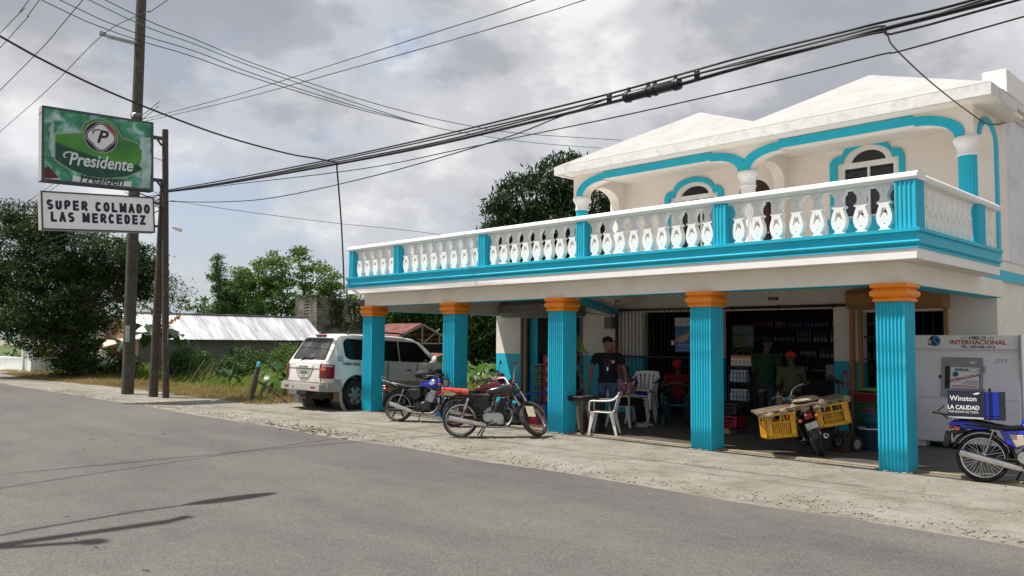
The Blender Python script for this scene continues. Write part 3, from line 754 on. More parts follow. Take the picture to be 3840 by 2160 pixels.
MB().box(-0.05,0.05,-1.26,-1.08,11.28,11.40).build('insulator_clamp', STEEL, P1); cl = MB(); cl.cyl((0,-0.22,11.33),(0,-0.10,11.33),0.085); cl.box(-0.09,0.09,-0.16,-0.10,11.15,11.5); cl.build('insulator_base', STEEL, P1)
P2 = pole('utility_pole', (-20.8,-2.0,0), (-20.42,-2.06,6.6), 0.135, 0.105, 'short leaning brown pole wedged against the slimmer sign pole', POLED)
P3 = pole('sign_pole', (-20.1,-1.9,0), (-20.1,-2.2,8.05), 0.098, 0.088, 'slim brown wooden pole holding both hanging signs', POLED)
rg = MB(); rg.tube([(0.10*math.cos(a*PI/6), -0.1+0.10*math.sin(a*PI/6), 3.05) for a in range(12)], 0.012, 5, closed=True); rg.build('steel_band', DARKIRON, P3)
# painted smears on the poles near head height
sm_ = mat('faded_paint_smear', (0.36,0.42,0.40), rough=0.9, var=0.3)
for P_, r, z, h in ((P2,0.137,1.55,0.28),(P3,0.102,1.6,0.4),(P1,0.19,1.7,0.4)):
    q = MB(); q.lathe([(r,z-0.05),(r+0.003,z),(r+0.003,z+h),(r-0.002,z+h+0.06)], 5, None, 0, R(-60), R(-20)); q.build('paint_smear', sm_, P_)
rs = MB(); rs.lathe([(0.192,1.0),(0.1925,2.9)], 3, None, 0, R(200), R(225)); rs.build('paint_lettering', mat('faded_red_paint', (0.16,0.09,0.07), rough=0.9, var=0.35, scale=14), P1)

# beer sign ---------------------------------------------------------
def sgn_frame(y, z, tilt, x=-20.03):
    return frame((x, y, z), (0, math.cos(tilt), math.sin(tilt)), (0, -math.sin(tilt), math.cos(tilt)))
FRM = mat('dark_grey_sign_frame', (0.055,0.06,0.075), rough=0.5, var=0.2, dirt=(0.14,0.13,0.12), dirt_amt=0.5)
SIDE = mat('pale_sign_side', (0.42,0.43,0.43), rough=0.5, var=0.08, dirt=(0.2,0.19,0.17), dirt_amt=0.5)
def sign_art():
    m = bpy.data.materials.new('icy_green_print'); m.use_nodes = True; nt = m.node_tree; N = nt.nodes; L = nt.links; b = N['Principled BSDF']
    tc = N.new('ShaderNodeTexCoord'); n = N.new('ShaderNodeTexNoise'); n.inputs['Scale'].default_value = 2.2; n.inputs['Detail'].default_value = 8; n.inputs['Distortion'].default_value = 0.6
    L.new(tc.outputs['Object'], n.inputs['Vector']); r = N.new('ShaderNodeValToRGB'); e = r.color_ramp.elements
    e[0].position = 0.33; e[0].color = (0.012,0.10,0.13,1); e[1].position = 0.66; e[1].color = (0.50,0.60,0.62,1)
    for p, c in ((0.42,(0.025,0.20,0.09)),(0.49,(0.035,0.26,0.12)),(0.57,(0.16,0.36,0.33))):
        q = e.new(p); q.color = (*c,1)
    L.new(n.outputs['Fac'], r.inputs[0]); L.new(r.outputs[0], b.inputs['Base Color']); b.inputs['Roughness'].default_value = 0.35
    return m
Wd, Ht = 2.98, 2.06
bs = thing('beer_sign', (0,0,0), 'hanging green illuminated beer advertising sign board, upper of the two on the pole', 'sign')
bs.matrix_world = sgn_frame(-4.04, 7.10, 0.035)
q = MB(); q.box(-Wd/2,Wd/2,-Ht/2,Ht/2,-0.30,0.0); q.build('sign_case', SIDE, bs, bevel=0.01)
q = MB(); b_ = 0.055
for (x0,x1,y0,y1) in ((-Wd/2,Wd/2,Ht/2-b_,Ht/2),(-Wd/2,Wd/2,-Ht/2,-Ht/2+b_),(-Wd/2,-Wd/2+b_,-Ht/2+b_,Ht/2-b_),(Wd/2-b_,Wd/2,-Ht/2+b_,Ht/2-b_)):
    q.box(x0,x1,y0,y1,-0.02,0.03)
q.box(-Wd/2-0.004,Wd/2+0.004,-Ht/2-0.012,-Ht/2-0.001,-0.31,0.02); q.build('sign_frame', FRM, bs, bevel=0.006)
fc = MB(); fc.box(-Wd/2+b_,Wd/2-b_,-Ht/2+b_,Ht/2-b_,0.002,0.008)
face = fc.build('sign_face', sign_art(), bs)
GREENP = mat('bottle_green_print', (0.03,0.19,0.045), rough=0.35, var=0.45, scale=0.8, color2=(0.09,0.34,0.03)); SILV = mat('silver_print', (0.42,0.40,0.36), rough=0.3); WPR = mat('white_print', (0.66,0.68,0.66), rough=0.4, var=0.02)
NAVY = mat('navy_print', (0.012,0.012,0.035), rough=0.4); BURG = mat('burgundy_print', (0.10,0.012,0.02), rough=0.4); DGRN = mat('dark_green_print', (0.008,0.06,0.045), rough=0.35, var=0.2); ICE = mat('ice_print', (0.36,0.47,0.44), rough=0.3, var=0.35, scale=3)
def panel(g):
    l = [(-1.16-g,-0.42-g),(-1.16-g,0.29+g)]
    l += [(-1.16-g+0.72*t, 0.29+g+0.14*t) for t in (0.33,0.66,1.0)]
    l += [(0.02+(0.52+g)*math.cos(R(a)), 0.42+(0.47+g)*math.sin(R(a))) for a in range(165,14,-10)]
    l += [(0.62,0.42+g),(0.90,0.36+g),(1.20+g,0.27+g),(1.20+g,-0.42-g),(0.75,-0.68-g),(0.2,-0.80-g),(-0.3,-0.80-g),(-0.8,-0.64-g)]
    return l
art = MB(); I4 = Matrix.Identity(4); at_ = lambda x, y, z: Matrix.Translation((x,y,z))
art.fill([panel(0.018)],0.002,at_(0,0,0.011),1); art.fill([panel(0.0)],0.002,at_(0,0,0.014),0)
art.fill([[(-1.14,-0.40),(-1.14,0.06),(-0.6,-0.10),(0.1,-0.26),(0.7,-0.31),(1.18,-0.30),(1.18,-0.40),(0.74,-0.66),(0.2,-0.78),(-0.3,-0.78),(-0.8,-0.62)]],0.002,at_(0,0,0.017),4)
ci = lambda r, s=1.0: [(0.02+r*math.cos(R(a)), 0.37+r*s*math.sin(R(a))) for a in range(0,360,10)]
art.fill([ci(0.455)],0.002,at_(0,0,0.020),1); art.fill([ci(0.435)],0.002,at_(0,0,0.023),2); 
lobe = lambda r: [(0.02+r*(1+0.10*math.cos(4*R(a)))*math.cos(R(a)), 0.37+r*(1+0.10*math.cos(4*R(a)))*math.sin(R(a))) for a in range(0,360,8)]
art.fill([[(0.02+0.433*math.cos(R(a)),0.37+0.433*math.sin(R(a))) for a in range(10,66,8)]+[(0.02+0.36*math.cos(R(a)),0.37+0.36*math.sin(R(a))) for a in range(66,9,-8)]],0.002,at_(0,0,0.025),5)
art.fill([lobe(0.375)],0.002,at_(0,0,0.026),1); art.fill([lobe(0.355)],0.002,at_(0,0,0.029),6); art.fill([lobe(0.325)],0.002,at_(0,0,0.032),3)
art.text('P',0.52,at_(0.02,0.36,0.036),2,bold=0.012,shear=0.28)
art.tube([(-0.19,0.42,0.038),(-0.20,0.50,0.038),(-0.13,0.56,0.038),(0.0,0.575,0.038)],[0.012,0.02,0.02,0.015],5,2)
art.text('Presidente',0.50,at_(0.03,-0.36,0.022),3,bold=0.009,shear=0.25,sx=0.80)
art.tube([(-0.66,-0.185,0.024),(-0.78,-0.165,0.024),(-0.89,-0.185,0.024),(-0.95,-0.255,0.024),(-0.93,-0.325,0.024),(-0.87,-0.335,0.024)],[0.016,0.020,0.022,0.024,0.018,0.010],6,3)
art.build('label_print', [GREENP,SILV,NAVY,WPR,DGRN,mat('red_print',(0.30,0.02,0.03),rough=0.4),BURG], face)
a2 = MB(); rr = random.Random(5)
def jag(x0, x1, y0, y1, n):
    L_ = [(x0+rr.uniform(-0.05,0.05), y0+(y1-y0)*i/n) for i in range(n+1)]; Rr = [(x1+rr.uniform(-0.02,0.02), y0+(y1-y0)*i/n) for i in range(n+1)]
    return L_ + Rr[::-1]
a2.fill([jag(1.12,1.40,-0.95,0.55,14)],0.002,at_(0,0,0.0195),0)
a2.fill([jag(-1.30,-1.19,-0.35,0.8,9)],0.002,at_(0,0,0.0125),0)
a2.fill([[(-1.42,-0.70),(-1.33,-0.62),(-1.05,-0.92),(-1.42,-0.96)]],0.002,at_(0,0,0.0125),1)
a2.fill([[(-0.72,-0.97),(-0.70,-0.80),(-0.3,-0.87),(0.3,-0.88),(0.86,-0.80),(0.86,-0.97)]],0.002,at_(0,0,0.0100),2)
a2.text('Presiden',0.34,at_(0.05,-0.855,0.0115),3,bold=0.006,shear=0.25)
a2.build('ice_print', [ICE,BURG,WPR,NAVY], face)
rg = MB()
for x in (0.0,): rg.tube([(x-0.03,Ht/2,-0.1),(x-0.03,Ht/2+0.05,-0.1),(x,Ht/2+0.08,-0.1),(x+0.03,Ht/2+0.05,-0.1),(x+0.03,Ht/2,-0.1)],0.008,5)
rg.build('lifting_eye', STEEL, bs)
for y in (0.62,-0.66):
    q = MB(); q.box(Wd/2-0.01,Wd/2+0.33,y-0.05,y+0.05,-0.18,-0.10); q.bar((Wd/2+0.16,y-0.03,-0.14),(Wd/2+0.31,y-0.22,-0.14),0.05,0.04); q.build('bracket', FRM, bs)
q = MB(); q.bar((Wd/2,0.02,-0.15),(Wd/2+0.32,-0.04,-0.15),0.02,0.02); q.build('stay_rod', ALU, bs)

# shop name sign
W2_, H2_ = 3.02, 1.06
ss = thing('shop_sign', (0,0,0), 'white hanging box sign with black capitals reading SUPER COLMADO LAS MERCEDEZ', 'sign')
ss.matrix_world = sgn_frame(-3.96, 5.315, 0.07)
q = MB(); q.box(-W2_/2,W2_/2,-H2_/2,H2_/2,-0.30,0.0); q.build('sign_case', SIDE, ss, bevel=0.01)
q = MB(); b_ = 0.04
for (x0,x1,y0,y1) in ((-W2_/2,W2_/2,H2_/2-b_,H2_/2),(-W2_/2,W2_/2,-H2_/2,-H2_/2+b_),(-W2_/2,-W2_/2+b_,-H2_/2+b_,H2_/2-b_),(W2_/2-b_,W2_/2,-H2_/2+b_,H2_/2-b_)):
    q.box(x0,x1,y0,y1,-0.02,0.025)
q.build('sign_frame', FRM, ss, bevel=0.005)
q = MB(); q.box(-W2_/2+b_,W2_/2-b_,-H2_/2+b_,H2_/2-b_,0.001,0.006,0)
q.strokes('SUPER COLMADO',0.285,0.182,0.072,at_(0.0,0.165,0.0075),1,space=0.20); q.strokes('LAS MERCEDEZ',0.285,0.182,0.072,at_(-0.02,-0.165,0.0075),1,space=0.20)
q.build('sign_face', [mat('white_sign_acrylic',(0.84,0.84,0.85),rough=0.35,var=0.03),NAVY], ss)
for y in (0.38,-0.32):
    q = MB(); q.box(W2_/2-0.01,W2_/2+0.30,y-0.035,y+0.035,-0.18,-0.11); q.build('bracket', FRM, ss)
# security camera on the slim pole
sc = thing('security_camera', (-20.02,-1.93,5.06), 'small white bullet camera on the slim sign pole below the signs', 'camera')
q = MB(); q.bar((0,0,0.03),(0.03,0.12,0.0),0.03,0.03); q.build('mount', ALU, sc)
q = MB(); q.cyl((0.02,0.08,0.02),(0.10,0.25,-0.05),0.04,n=12); q.bar((0.0,0.06,0.062),(0.115,0.28,-0.01),0.09,0.012); q.build('housing', WPLASTIC, sc, smooth=40)
MB().cyl((0.099,0.248,-0.05),(0.104,0.258,-0.053),0.036,n=12).build('lens', BLACK, sc)
sc2 = thing('security_camera', (-12.0,4.58,2.74), 'small round camera under the porch ceiling beside the grey roller shutter', 'camera')
q = MB(); q.tube([(-0.22,0.10,0.10),(-0.24,0.0,0.10),(-0.22,-0.05,0.02),(-0.30,-0.06,-0.10)],0.012,5); q.box(-0.08,0.05,0.06,0.115,-0.04,0.08); q.build('mount', WPLASTIC, sc2)
q = MB(); q.ball((0,0.02,0),0.065); q.build('housing', WPLASTIC, sc2, smooth=60)
MB().ball((0.02,-0.035,-0.01),0.035).build('lens', BLACK, sc2, smooth=60)

# cables ------------------------------------------------------------
CABM = mat('black_cable_sheath', (0.010,0.010,0.012), rough=0.5, var=0.1); WIREM = mat('oxidised_aluminium_wire', (0.10,0.10,0.105), rough=0.5, metal=0.6, var=0.1); GWIRE = mat('green_wire', (0.10,0.20,0.16), rough=0.6)
def smoothpath(pts, sub=5):
    P = [Vector(p) for p in pts]; out = []
    for i in range(len(P)-1):
        a = P[max(i-1,0)]; b = P[i]; c = P[i+1]; d = P[min(i+2,len(P)-1)]
        for k in range(sub):
            t = k/sub
            out.append(0.5*((2*b)+(c-a)*t+(2*a-5*b+4*c-d)*t*t+(3*b-a-3*c+d)*t**3))
    return out + [P[-1]]
def sag(p0, p1, s, n=24):
    p0 = Vector(p0); p1 = Vector(p1)
    return [p0.lerp(p1, i/n) - Vector((0,0,s*4*(i/n)*(1-i/n))) for i in range(n+1)]
def cable(name, pts, r, label, m=CABM, group=None, n=6, extra=None):
    q = MB(); q.tube(pts, r, n)
    if extra: extra(q)
    o = q.build(name, m, None, smooth=60); return tag(o, label, 'cable', group)
SPAN = 'overhead cables strung along the road in front of the shop'
y0 = -2.0
main = smoothpath([(-20.8,y0,6.24),(-20.16,y0,6.20),(-15.61,y0,5.90),(-11.01,y0,5.66),(-7.75,y0,5.52),(-5.23,y0,5.475),(-3.22,y0,5.455),(-1.98,y0,5.46),(-0.72,y0,5.49),(0.85,y0,5.50),(2.35,y0,5.50),(5,y0,5.6),(14,y0,6.2)])
cable('telephone_cable', main, 0.026, 'thickest black telephone cable carrying the long splice case', group=SPAN)
cable('telephone_cable', smoothpath([(-20.8,y0,6.28),(-20.17,y0,6.25),(-15.61,y0,6.0),(-11.02,y0,5.79),(-7.76,y0,5.68),(-5.23,y0,5.63),(-3.22,y0,5.60),(-1.77,y0,5.61),(-0.72,y0,5.62),(0.85,y0,5.59),(2.05,y0,5.57),(5,y0,5.7),(14,y0,6.3)]), 0.016, 'topmost black cable of the bundle passing above the splice case', group=SPAN)
cable('telephone_cable', smoothpath([(-20.8,y0+0.05,6.27),(-15.61,y0+0.05,5.96),(-11.02,y0+0.05,5.765),(-7.76,y0+0.05,5.65),(-5.23,y0+0.05,5.585),(-3.22,y0+0.05,5.55),(-1.0,y0+0.05,5.575),(0.85,y0+0.05,5.57),(2.05,y0+0.05,5.56),(14,y0+0.05,6.3)]), 0.014, 'middle black cable of the bundle just under the topmost one', group=SPAN)
cable('telephone_cable', smoothpath([(-20.8,y0-0.05,6.24),(-15.61,y0-0.05,5.92),(-11.02,y0-0.05,5.69),(-7.76,y0-0.05,5.545),(-5.23,y0-0.05,5.51),(-3.22,y0-0.05,5.515),(-1.7,y0-0.05,5.53),(-0.7,y0-0.05,5.51),(0.85,y0-0.05,5.46),(2.4,y0-0.05,5.42),(14,y0-0.05,5.9)]), 0.014, 'lowest black cable of the bundle parting from it at the far right', group=SPAN)
cable('telephone_wire', smoothpath([(-20.3,y0+0.1,6.22),(-15.61,y0+0.1,5.86),(-10.07,y0+0.1,5.44),(-6.8,y0+0.1,5.34),(-5.23,y0+0.1,5.30),(-2.87,y0+0.1,5.24),(-0.72,y0+0.1,5.22),(0.84,y0+0.1,5.235),(2.41,y0+0.1,5.28),(14,y0+0.1,5.9)]), 0.0095, 'thin single wire running below the thick cable bundle in front of the roof', group=SPAN)
cable('telephone_wire', smoothpath([(-20.3,y0,5.95),(-20.14,y0,5.90),(-16.5,y0,5.46),(-13.48,y0,5.23),(-9.33,y0,5.19),(-5.73,y0,5.30),(-4.31,y0,5.43),(-3.22,y0,5.53)]), 0.011, 'slack thin wire drooping from the slim pole up to the cable bundle', group=SPAN)
cl = thing('cable_splice_case', (-2.40,-2.0,5.475), 'long black cylindrical splice case hanging on the overhead cable', 'splice case')
q = MB(); q.lathe([(0,-0.5),(0.07,-0.5),(0.085,-0.48),(0.085,-0.42),(0.073,-0.40),(0.073,0.40),(0.085,0.42),(0.085,0.48),(0.07,0.5),(0,0.5)],16,Matrix.Rotation(PI/2,4,'Y')); q.build('body', BLACK, cl, smooth=40)
for x in (-0.42,-0.06,0.06,0.42):
    q = MB(); q.lathe([(0.079,-0.02),(0.09,-0.015),(0.09,0.015),(0.079,0.02)],12,Matrix.Translation((x,0,0)) @ Matrix.Rotation(PI/2,4,'Y')); q.box(x-0.02,x+0.02,-0.02,0.02,0.07,0.14); q.build('clamp', BLACK, cl, smooth=40)
for x in (-0.80,0.78):
    q = MB(); q.box(x-0.035,x+0.035,-0.03,0.03,-0.03,0.12); q.build('hanger', BLACK, cl, bevel=0.01)
# service drop crossing the road
A = [(-8.2,-16.5,9.3),(-9.1,-11.9,7.35),(-9.59,-8.82,6.35),(-9.73,-8.12,6.15),(-9.88,-7.32,5.97),(-10.09,-6.21,5.80),(-10.34,-4.90,5.66),(-10.63,-3.38,5.62),(-10.80,-2.53,5.67),(-10.90,-1.99,5.68),(-10.97,-1.95,5.60),(-11.38,-1.63,5.22),(-12.02,-1.13,4.53),(-12.62,-0.68,3.85),(-13.05,-0.36,3.30),(-13.06,-0.34,3.0)]
cable('service_cable', smoothpath(A), 0.018, 'thick black service cable sagging over the road and dropping to the balcony corner')
RDROP = 'wires crossing the road to the shop roof'
tl_ = [(-11.3,-16,10.6),(-10.9,-12.5,9.35)]
cable('service_wire', smoothpath(tl_+[(-10.19,-7.22,7.62),(-9.98,-5.58,7.25),(-9.85,-4.51,7.04),(-9.60,-2.62,6.80),(-9.40,-1.06,6.69),(-9.20,0.50,6.67),(-9.01,1.97,6.74),(-8.59,5.27,7.10)]), 0.008, 'uppermost of the thin wires slanting down to the left end of the roof', CABM, RDROP)
cable('service_wire', smoothpath(tl_+[(-10.22,-7.40,7.54),(-9.98,-5.58,7.16),(-9.85,-4.51,6.97),(-9.60,-2.61,6.70),(-9.37,-0.78,6.50),(-9.21,0.48,6.49),(-8.97,2.30,6.57),(-8.69,4.48,6.77)]), 0.009, 'second thin wire down to the roof, with the two lower ones joining it', GWIRE, RDROP)
cable('service_wire', smoothpath(tl_+[(-10.27,-7.84,7.42),(-9.98,-5.57,7.03),(-9.85,-4.50,6.84),(-9.60,-2.61,6.62),(-9.45,-1.46,6.54),(-9.37,-0.78,6.505)]), 0.008, 'third thin wire from the top left, spliced into the one above it', CABM, RDROP)
cable('service_wire', smoothpath(tl_+[(-10.31,-8.10,7.35),(-9.98,-5.57,6.92),(-9.84,-4.50,6.76),(-9.60,-2.61,6.57),(-9.45,-1.40,6.515),(-9.37,-0.78,6.495)]), 0.008, 'lowest of the thin wires slanting across the sky towards the roof', CABM, RDROP)
cable('power_line', smoothpath([(-22.4,-2.12,8.85),(-22.2,-2.1,8.79),(-15.55,-2.1,8.20),(-10.47,-2.1,7.87),(-7.20,-2.1,7.66),(-4.73,-2.1,7.52),(0,-2.1,7.4),(12,-2.1,7.9)]), 0.010, 'upper of two power lines rising to the right from the tall pole', WIREM)
cable('power_line', smoothpath([(-22.4,-2.12,8.78),(-22.19,-2.1,8.71),(-15.54,-2.1,8.06),(-10.00,-2.1,7.62),(-6.18,-2.1,7.34),(-3.63,-2.1,7.19),(0,-2.1,7.1),(12,-2.1,7.6)]), 0.010, 'lower of two power lines rising to the right from the tall pole', WIREM)
cable('power_line', smoothpath([(-60,-3.35,9.2),(-35.02,-3.3,10.45),(-28.06,-3.3,10.83),(-22.5,-3.3,11.34),(-18.99,-3.3,11.04),(-17.46,-3.3,10.94),(-5,-3.3,10.9)]), 0.012, 'high power line held off the tall pole by the ribbed insulator', WIREM)
for (a, b, lb) in (((-22.69,-6.0,8.97),(-15.40,-6.0,9.51),'nearest the insulator of three parallel lines crossing the top left corner'),((-22.94,-6.0,10.30),(-19.01,-6.0,10.58),'middle of three parallel lines crossing the top left corner'),((-23.03,-6.0,10.77),(-20.02,-6.0,10.88),'outermost of three parallel lines, cutting the very top left corner')):
    a = Vector(a); b = Vector(b); d = b-a; ex = a - d*(32/d.length); ex.z += 1.0
    cable('power_line', smoothpath([ex, a, b, b+d*(16/d.length)+Vector((0,0,0.6))]), 0.011, lb, WIREM)
BEH = 'cables continuing behind the signs past the dark tree'
cable('power_line', sag((-20.9,-2.1,9.1),(-58,-2.1,6.6),0.55), 0.012, 'upper line running left behind the signs above the dark tree', WIREM, BEH)
cable('power_line', sag((-20.9,-2.12,8.95),(-58,-2.12,6.4),0.6), 0.012, 'second line close below it behind the signs above the dark tree', WIREM, BEH)
for z0_, z1_, s, lb in ((6.2,5.3,0.25,'highest'),(6.05,5.05,0.32,'second'),(5.9,4.7,0.34,'third'),(5.7,4.3,0.36,'lowest')):
    cable('telephone_cable', sag((-20.9,-2.0,z0_),(-58,-2.0,z1_),s), 0.016, '%s of the four cables passing in front of the dark tree' % lb, CABM, BEH)
cable('service_wire', smoothpath([(-20.1,-1.98,5.93),(-18.83,-0.41,5.66),(-16.97,1.91,5.34),(-15.22,4.10,5.10),(-12.9,7.0,4.5),(-12.86,7.05,4.1)]), 0.008, 'faint thin wire slanting down from the slim pole to the terrace', WIREM)
cable('service_wire', smoothpath([(0.98,-2.02,5.50),(0.97,-1.9,5.43),(0.90,-1.50,5.41),(0.72,0.21,5.44),(0.44,2.82,5.60),(0.32,4.45,5.72),(0.33,5.78,6.04),(0.33,6.62,6.34)]), 0.010, 'single black drop wire running down to the right wall of the upper storey')
# knot of wires at the pole heads
kn = MB(); rr = random.Random(3)
for i in range(7):
    a = Vector((-20.55,-2.0,6.2-0.1*i)); b = Vector((-20.1-rr.uniform(0,0.2),-2.3-rr.uniform(0,0.7),5.85+rr.uniform(-0.1,0.3)))
    kn.tube([a, a.lerp(b,0.4)+Vector((0.1,rr.uniform(-.1,.1),rr.uniform(-0.15,0.05))), b, b+Vector((-0.3,-0.2,rr.uniform(-0.2,0.2)))], 0.010, 5)
tag(kn.build('cable_tangle', CABM), 'tangle of loose black cable ends between the two sign boards', 'cables')
# lamp post across the road, whose shadow falls on the asphalt
LP = thing('street_lamp', (-6.3,-13.4,0), 'wooden lamp pole across the road whose shadow reaches the asphalt', 'street lamp')
q = MB(); q.tube([(0,0,-0.2),(0,0,8.2)],[0.16,0.13],10); q.build('post', POLEW, LP, smooth=50)
q = MB(); q.tube([(0,0.05,7.5),(-0.35,0.9,7.7),(-0.55,1.9,7.75),(-0.55,2.5,7.75)],0.03,8); q.build('arm', GALV, LP, smooth=60)
q = MB(); q.ball((-0.55,2.95,7.74),0.14,0.55,0.10,n=14); q.build('lamp_head', GALV, LP, smooth=60)
q = MB(); q.bar((0,0.0,7.95),(0.05,1.9,7.95),0.13,0.13); q.bar((0.05,1.88,7.95),(-0.05,2.15,7.95),0.10,0.10); q.bar((0,0.2,7.9),(0.42,1.1,7.85),0.10,0.10); q.ball((0.45,1.15,7.85),0.12); q.build('crossarm', POLEW, LP)
# ------------------------------------------------------------------ vehicles
def mw(loc, rz=0, rx=0, ry=0):
    return Matrix.Translation(loc) @ Matrix.Rotation(rz,4,'Z') @ Matrix.Rotation(ry,4,'Y') @ Matrix.Rotation(rx,4,'X')
def cut(o, cutters):
    for c in cutters:
        m = o.modifiers.new('b', 'BOOLEAN'); m.operation = 'DIFFERENCE'; m.object = c; m.solver = 'EXACT'
    bpy.context.view_layer.update(); dg = bpy.context.evaluated_depsgraph_get()
    me = bpy.data.meshes.new_from_object(o.evaluated_get(dg)); old = o.data; o.modifiers.clear(); o.data = me; bpy.data.meshes.remove(old)
    for c in cutters: bpy.data.objects.remove(c)
def interp(tab, x):
    if x <= tab[0][0]: return tab[0][1]
    for (a, va), (b, vb) in zip(tab, tab[1:]):
        if x <= b: return va + (vb-va)*(x-a)/(b-a)
    return tab[-1][1]
CARW = mat('car_white_paint', (0.70,0.69,0.65), rough=0.22, var=0.03, spec=0.5, coat=0.5, dirt=(0.50,0.44,0.34), dirt_amt=0.35, dscale=1.8)
CARS = mat('car_silver_beige_paint', (0.36,0.35,0.32), rough=0.35, var=0.06, coat=0.3, dirt=(0.26,0.20,0.13), dirt_amt=0.7, dscale=2.5)
LRED = mat('red_lamp_lens', (0.20,0.006,0.010), rough=0.15, var=0.15, coat=0.5); LORG = mat('orange_lamp_lens', (0.62,0.14,0.03), rough=0.15, var=0.1, coat=0.5); LCLR = mat('clear_lamp_lens', (0.50,0.38,0.36), rough=0.12, var=0.1, coat=0.5)
DUSTG = mat('dusty_rear_glass', (0.045,0.045,0.045), rough=0.12, var=0.3, scale=2.5, dirt=(0.20,0.185,0.165), dirt_amt=0.8, dscale=2.2)
SIDEG = mat('tinted_side_glass', (0.008,0.009,0.011), rough=0.12, var=0.2, spec=0.25)
HUB = mat('alloy_wheel', (0.30,0.29,0.27), rough=0.45, metal=0.3, var=0.08, dirt=(0.13,0.105,0.08), dirt_amt=0.6, dscale=6)
UND = mat('underbody_dirt', (0.06,0.05,0.042), rough=0.95, var=0.35, scale=8)
def wheel_parts(parent, c, rt, w, rr_, m_hub, axis='Y', spokes=6, name='wheel'):
    """car wheel: an Empty-free wheel part with tyre and rim"""
    Mx = Matrix.Translation(c) @ Matrix.Rotation(PI/2,4,'X')
    t = MB().lathe([(rr_,-w/2),(rt*0.9,-w/2),(rt*0.975,-w*0.40),(rt,-w*0.28),(rt,w*0.28),(rt*0.975,w*0.40),(rt*0.9,w/2),(rr_,w/2),(rr_*0.92,0)], 32, Mx, closed_prof=True)
    for i in range(40):
        a = 2*PI*i/40
        t.box(rt-0.004,rt+0.010,-w*0.42,w*0.42,-0.012,0.012,0,Matrix.Translation(c) @ Matrix.Rotation(a,4,'Y') @ Matrix.Rotation(0.25,4,'X'))
    to = t.build('wheel', RUBBER, parent, smooth=40)
    r = MB(); r.lathe([(rr_,-w*0.48),(rr_*0.93,-w*0.44),(rr_*0.90,-w*0.1),(rr_*0.90,w*0.1),(rr_*0.93,w*0.44),(rr_,w*0.48)], 28, Mx)
    for s in (-1,1):
        for i in range(spokes):
            a = 2*PI*i/spokes
            r.box(0.05,rr_*0.95,-w*0.05+s*w*0.33,w*0.03+s*w*0.33,-0.045,0.045,0,Matrix.Translation(c) @ Matrix.Rotation(a,4,'Y'))
        r.cyl(Vector(c)+Vector((0,s*w*0.26,0)),Vector(c)+Vector((0,s*w*0.44,0)),0.085,n=14)
    r.build('rim', m_hub, to, smooth=35)
    return to

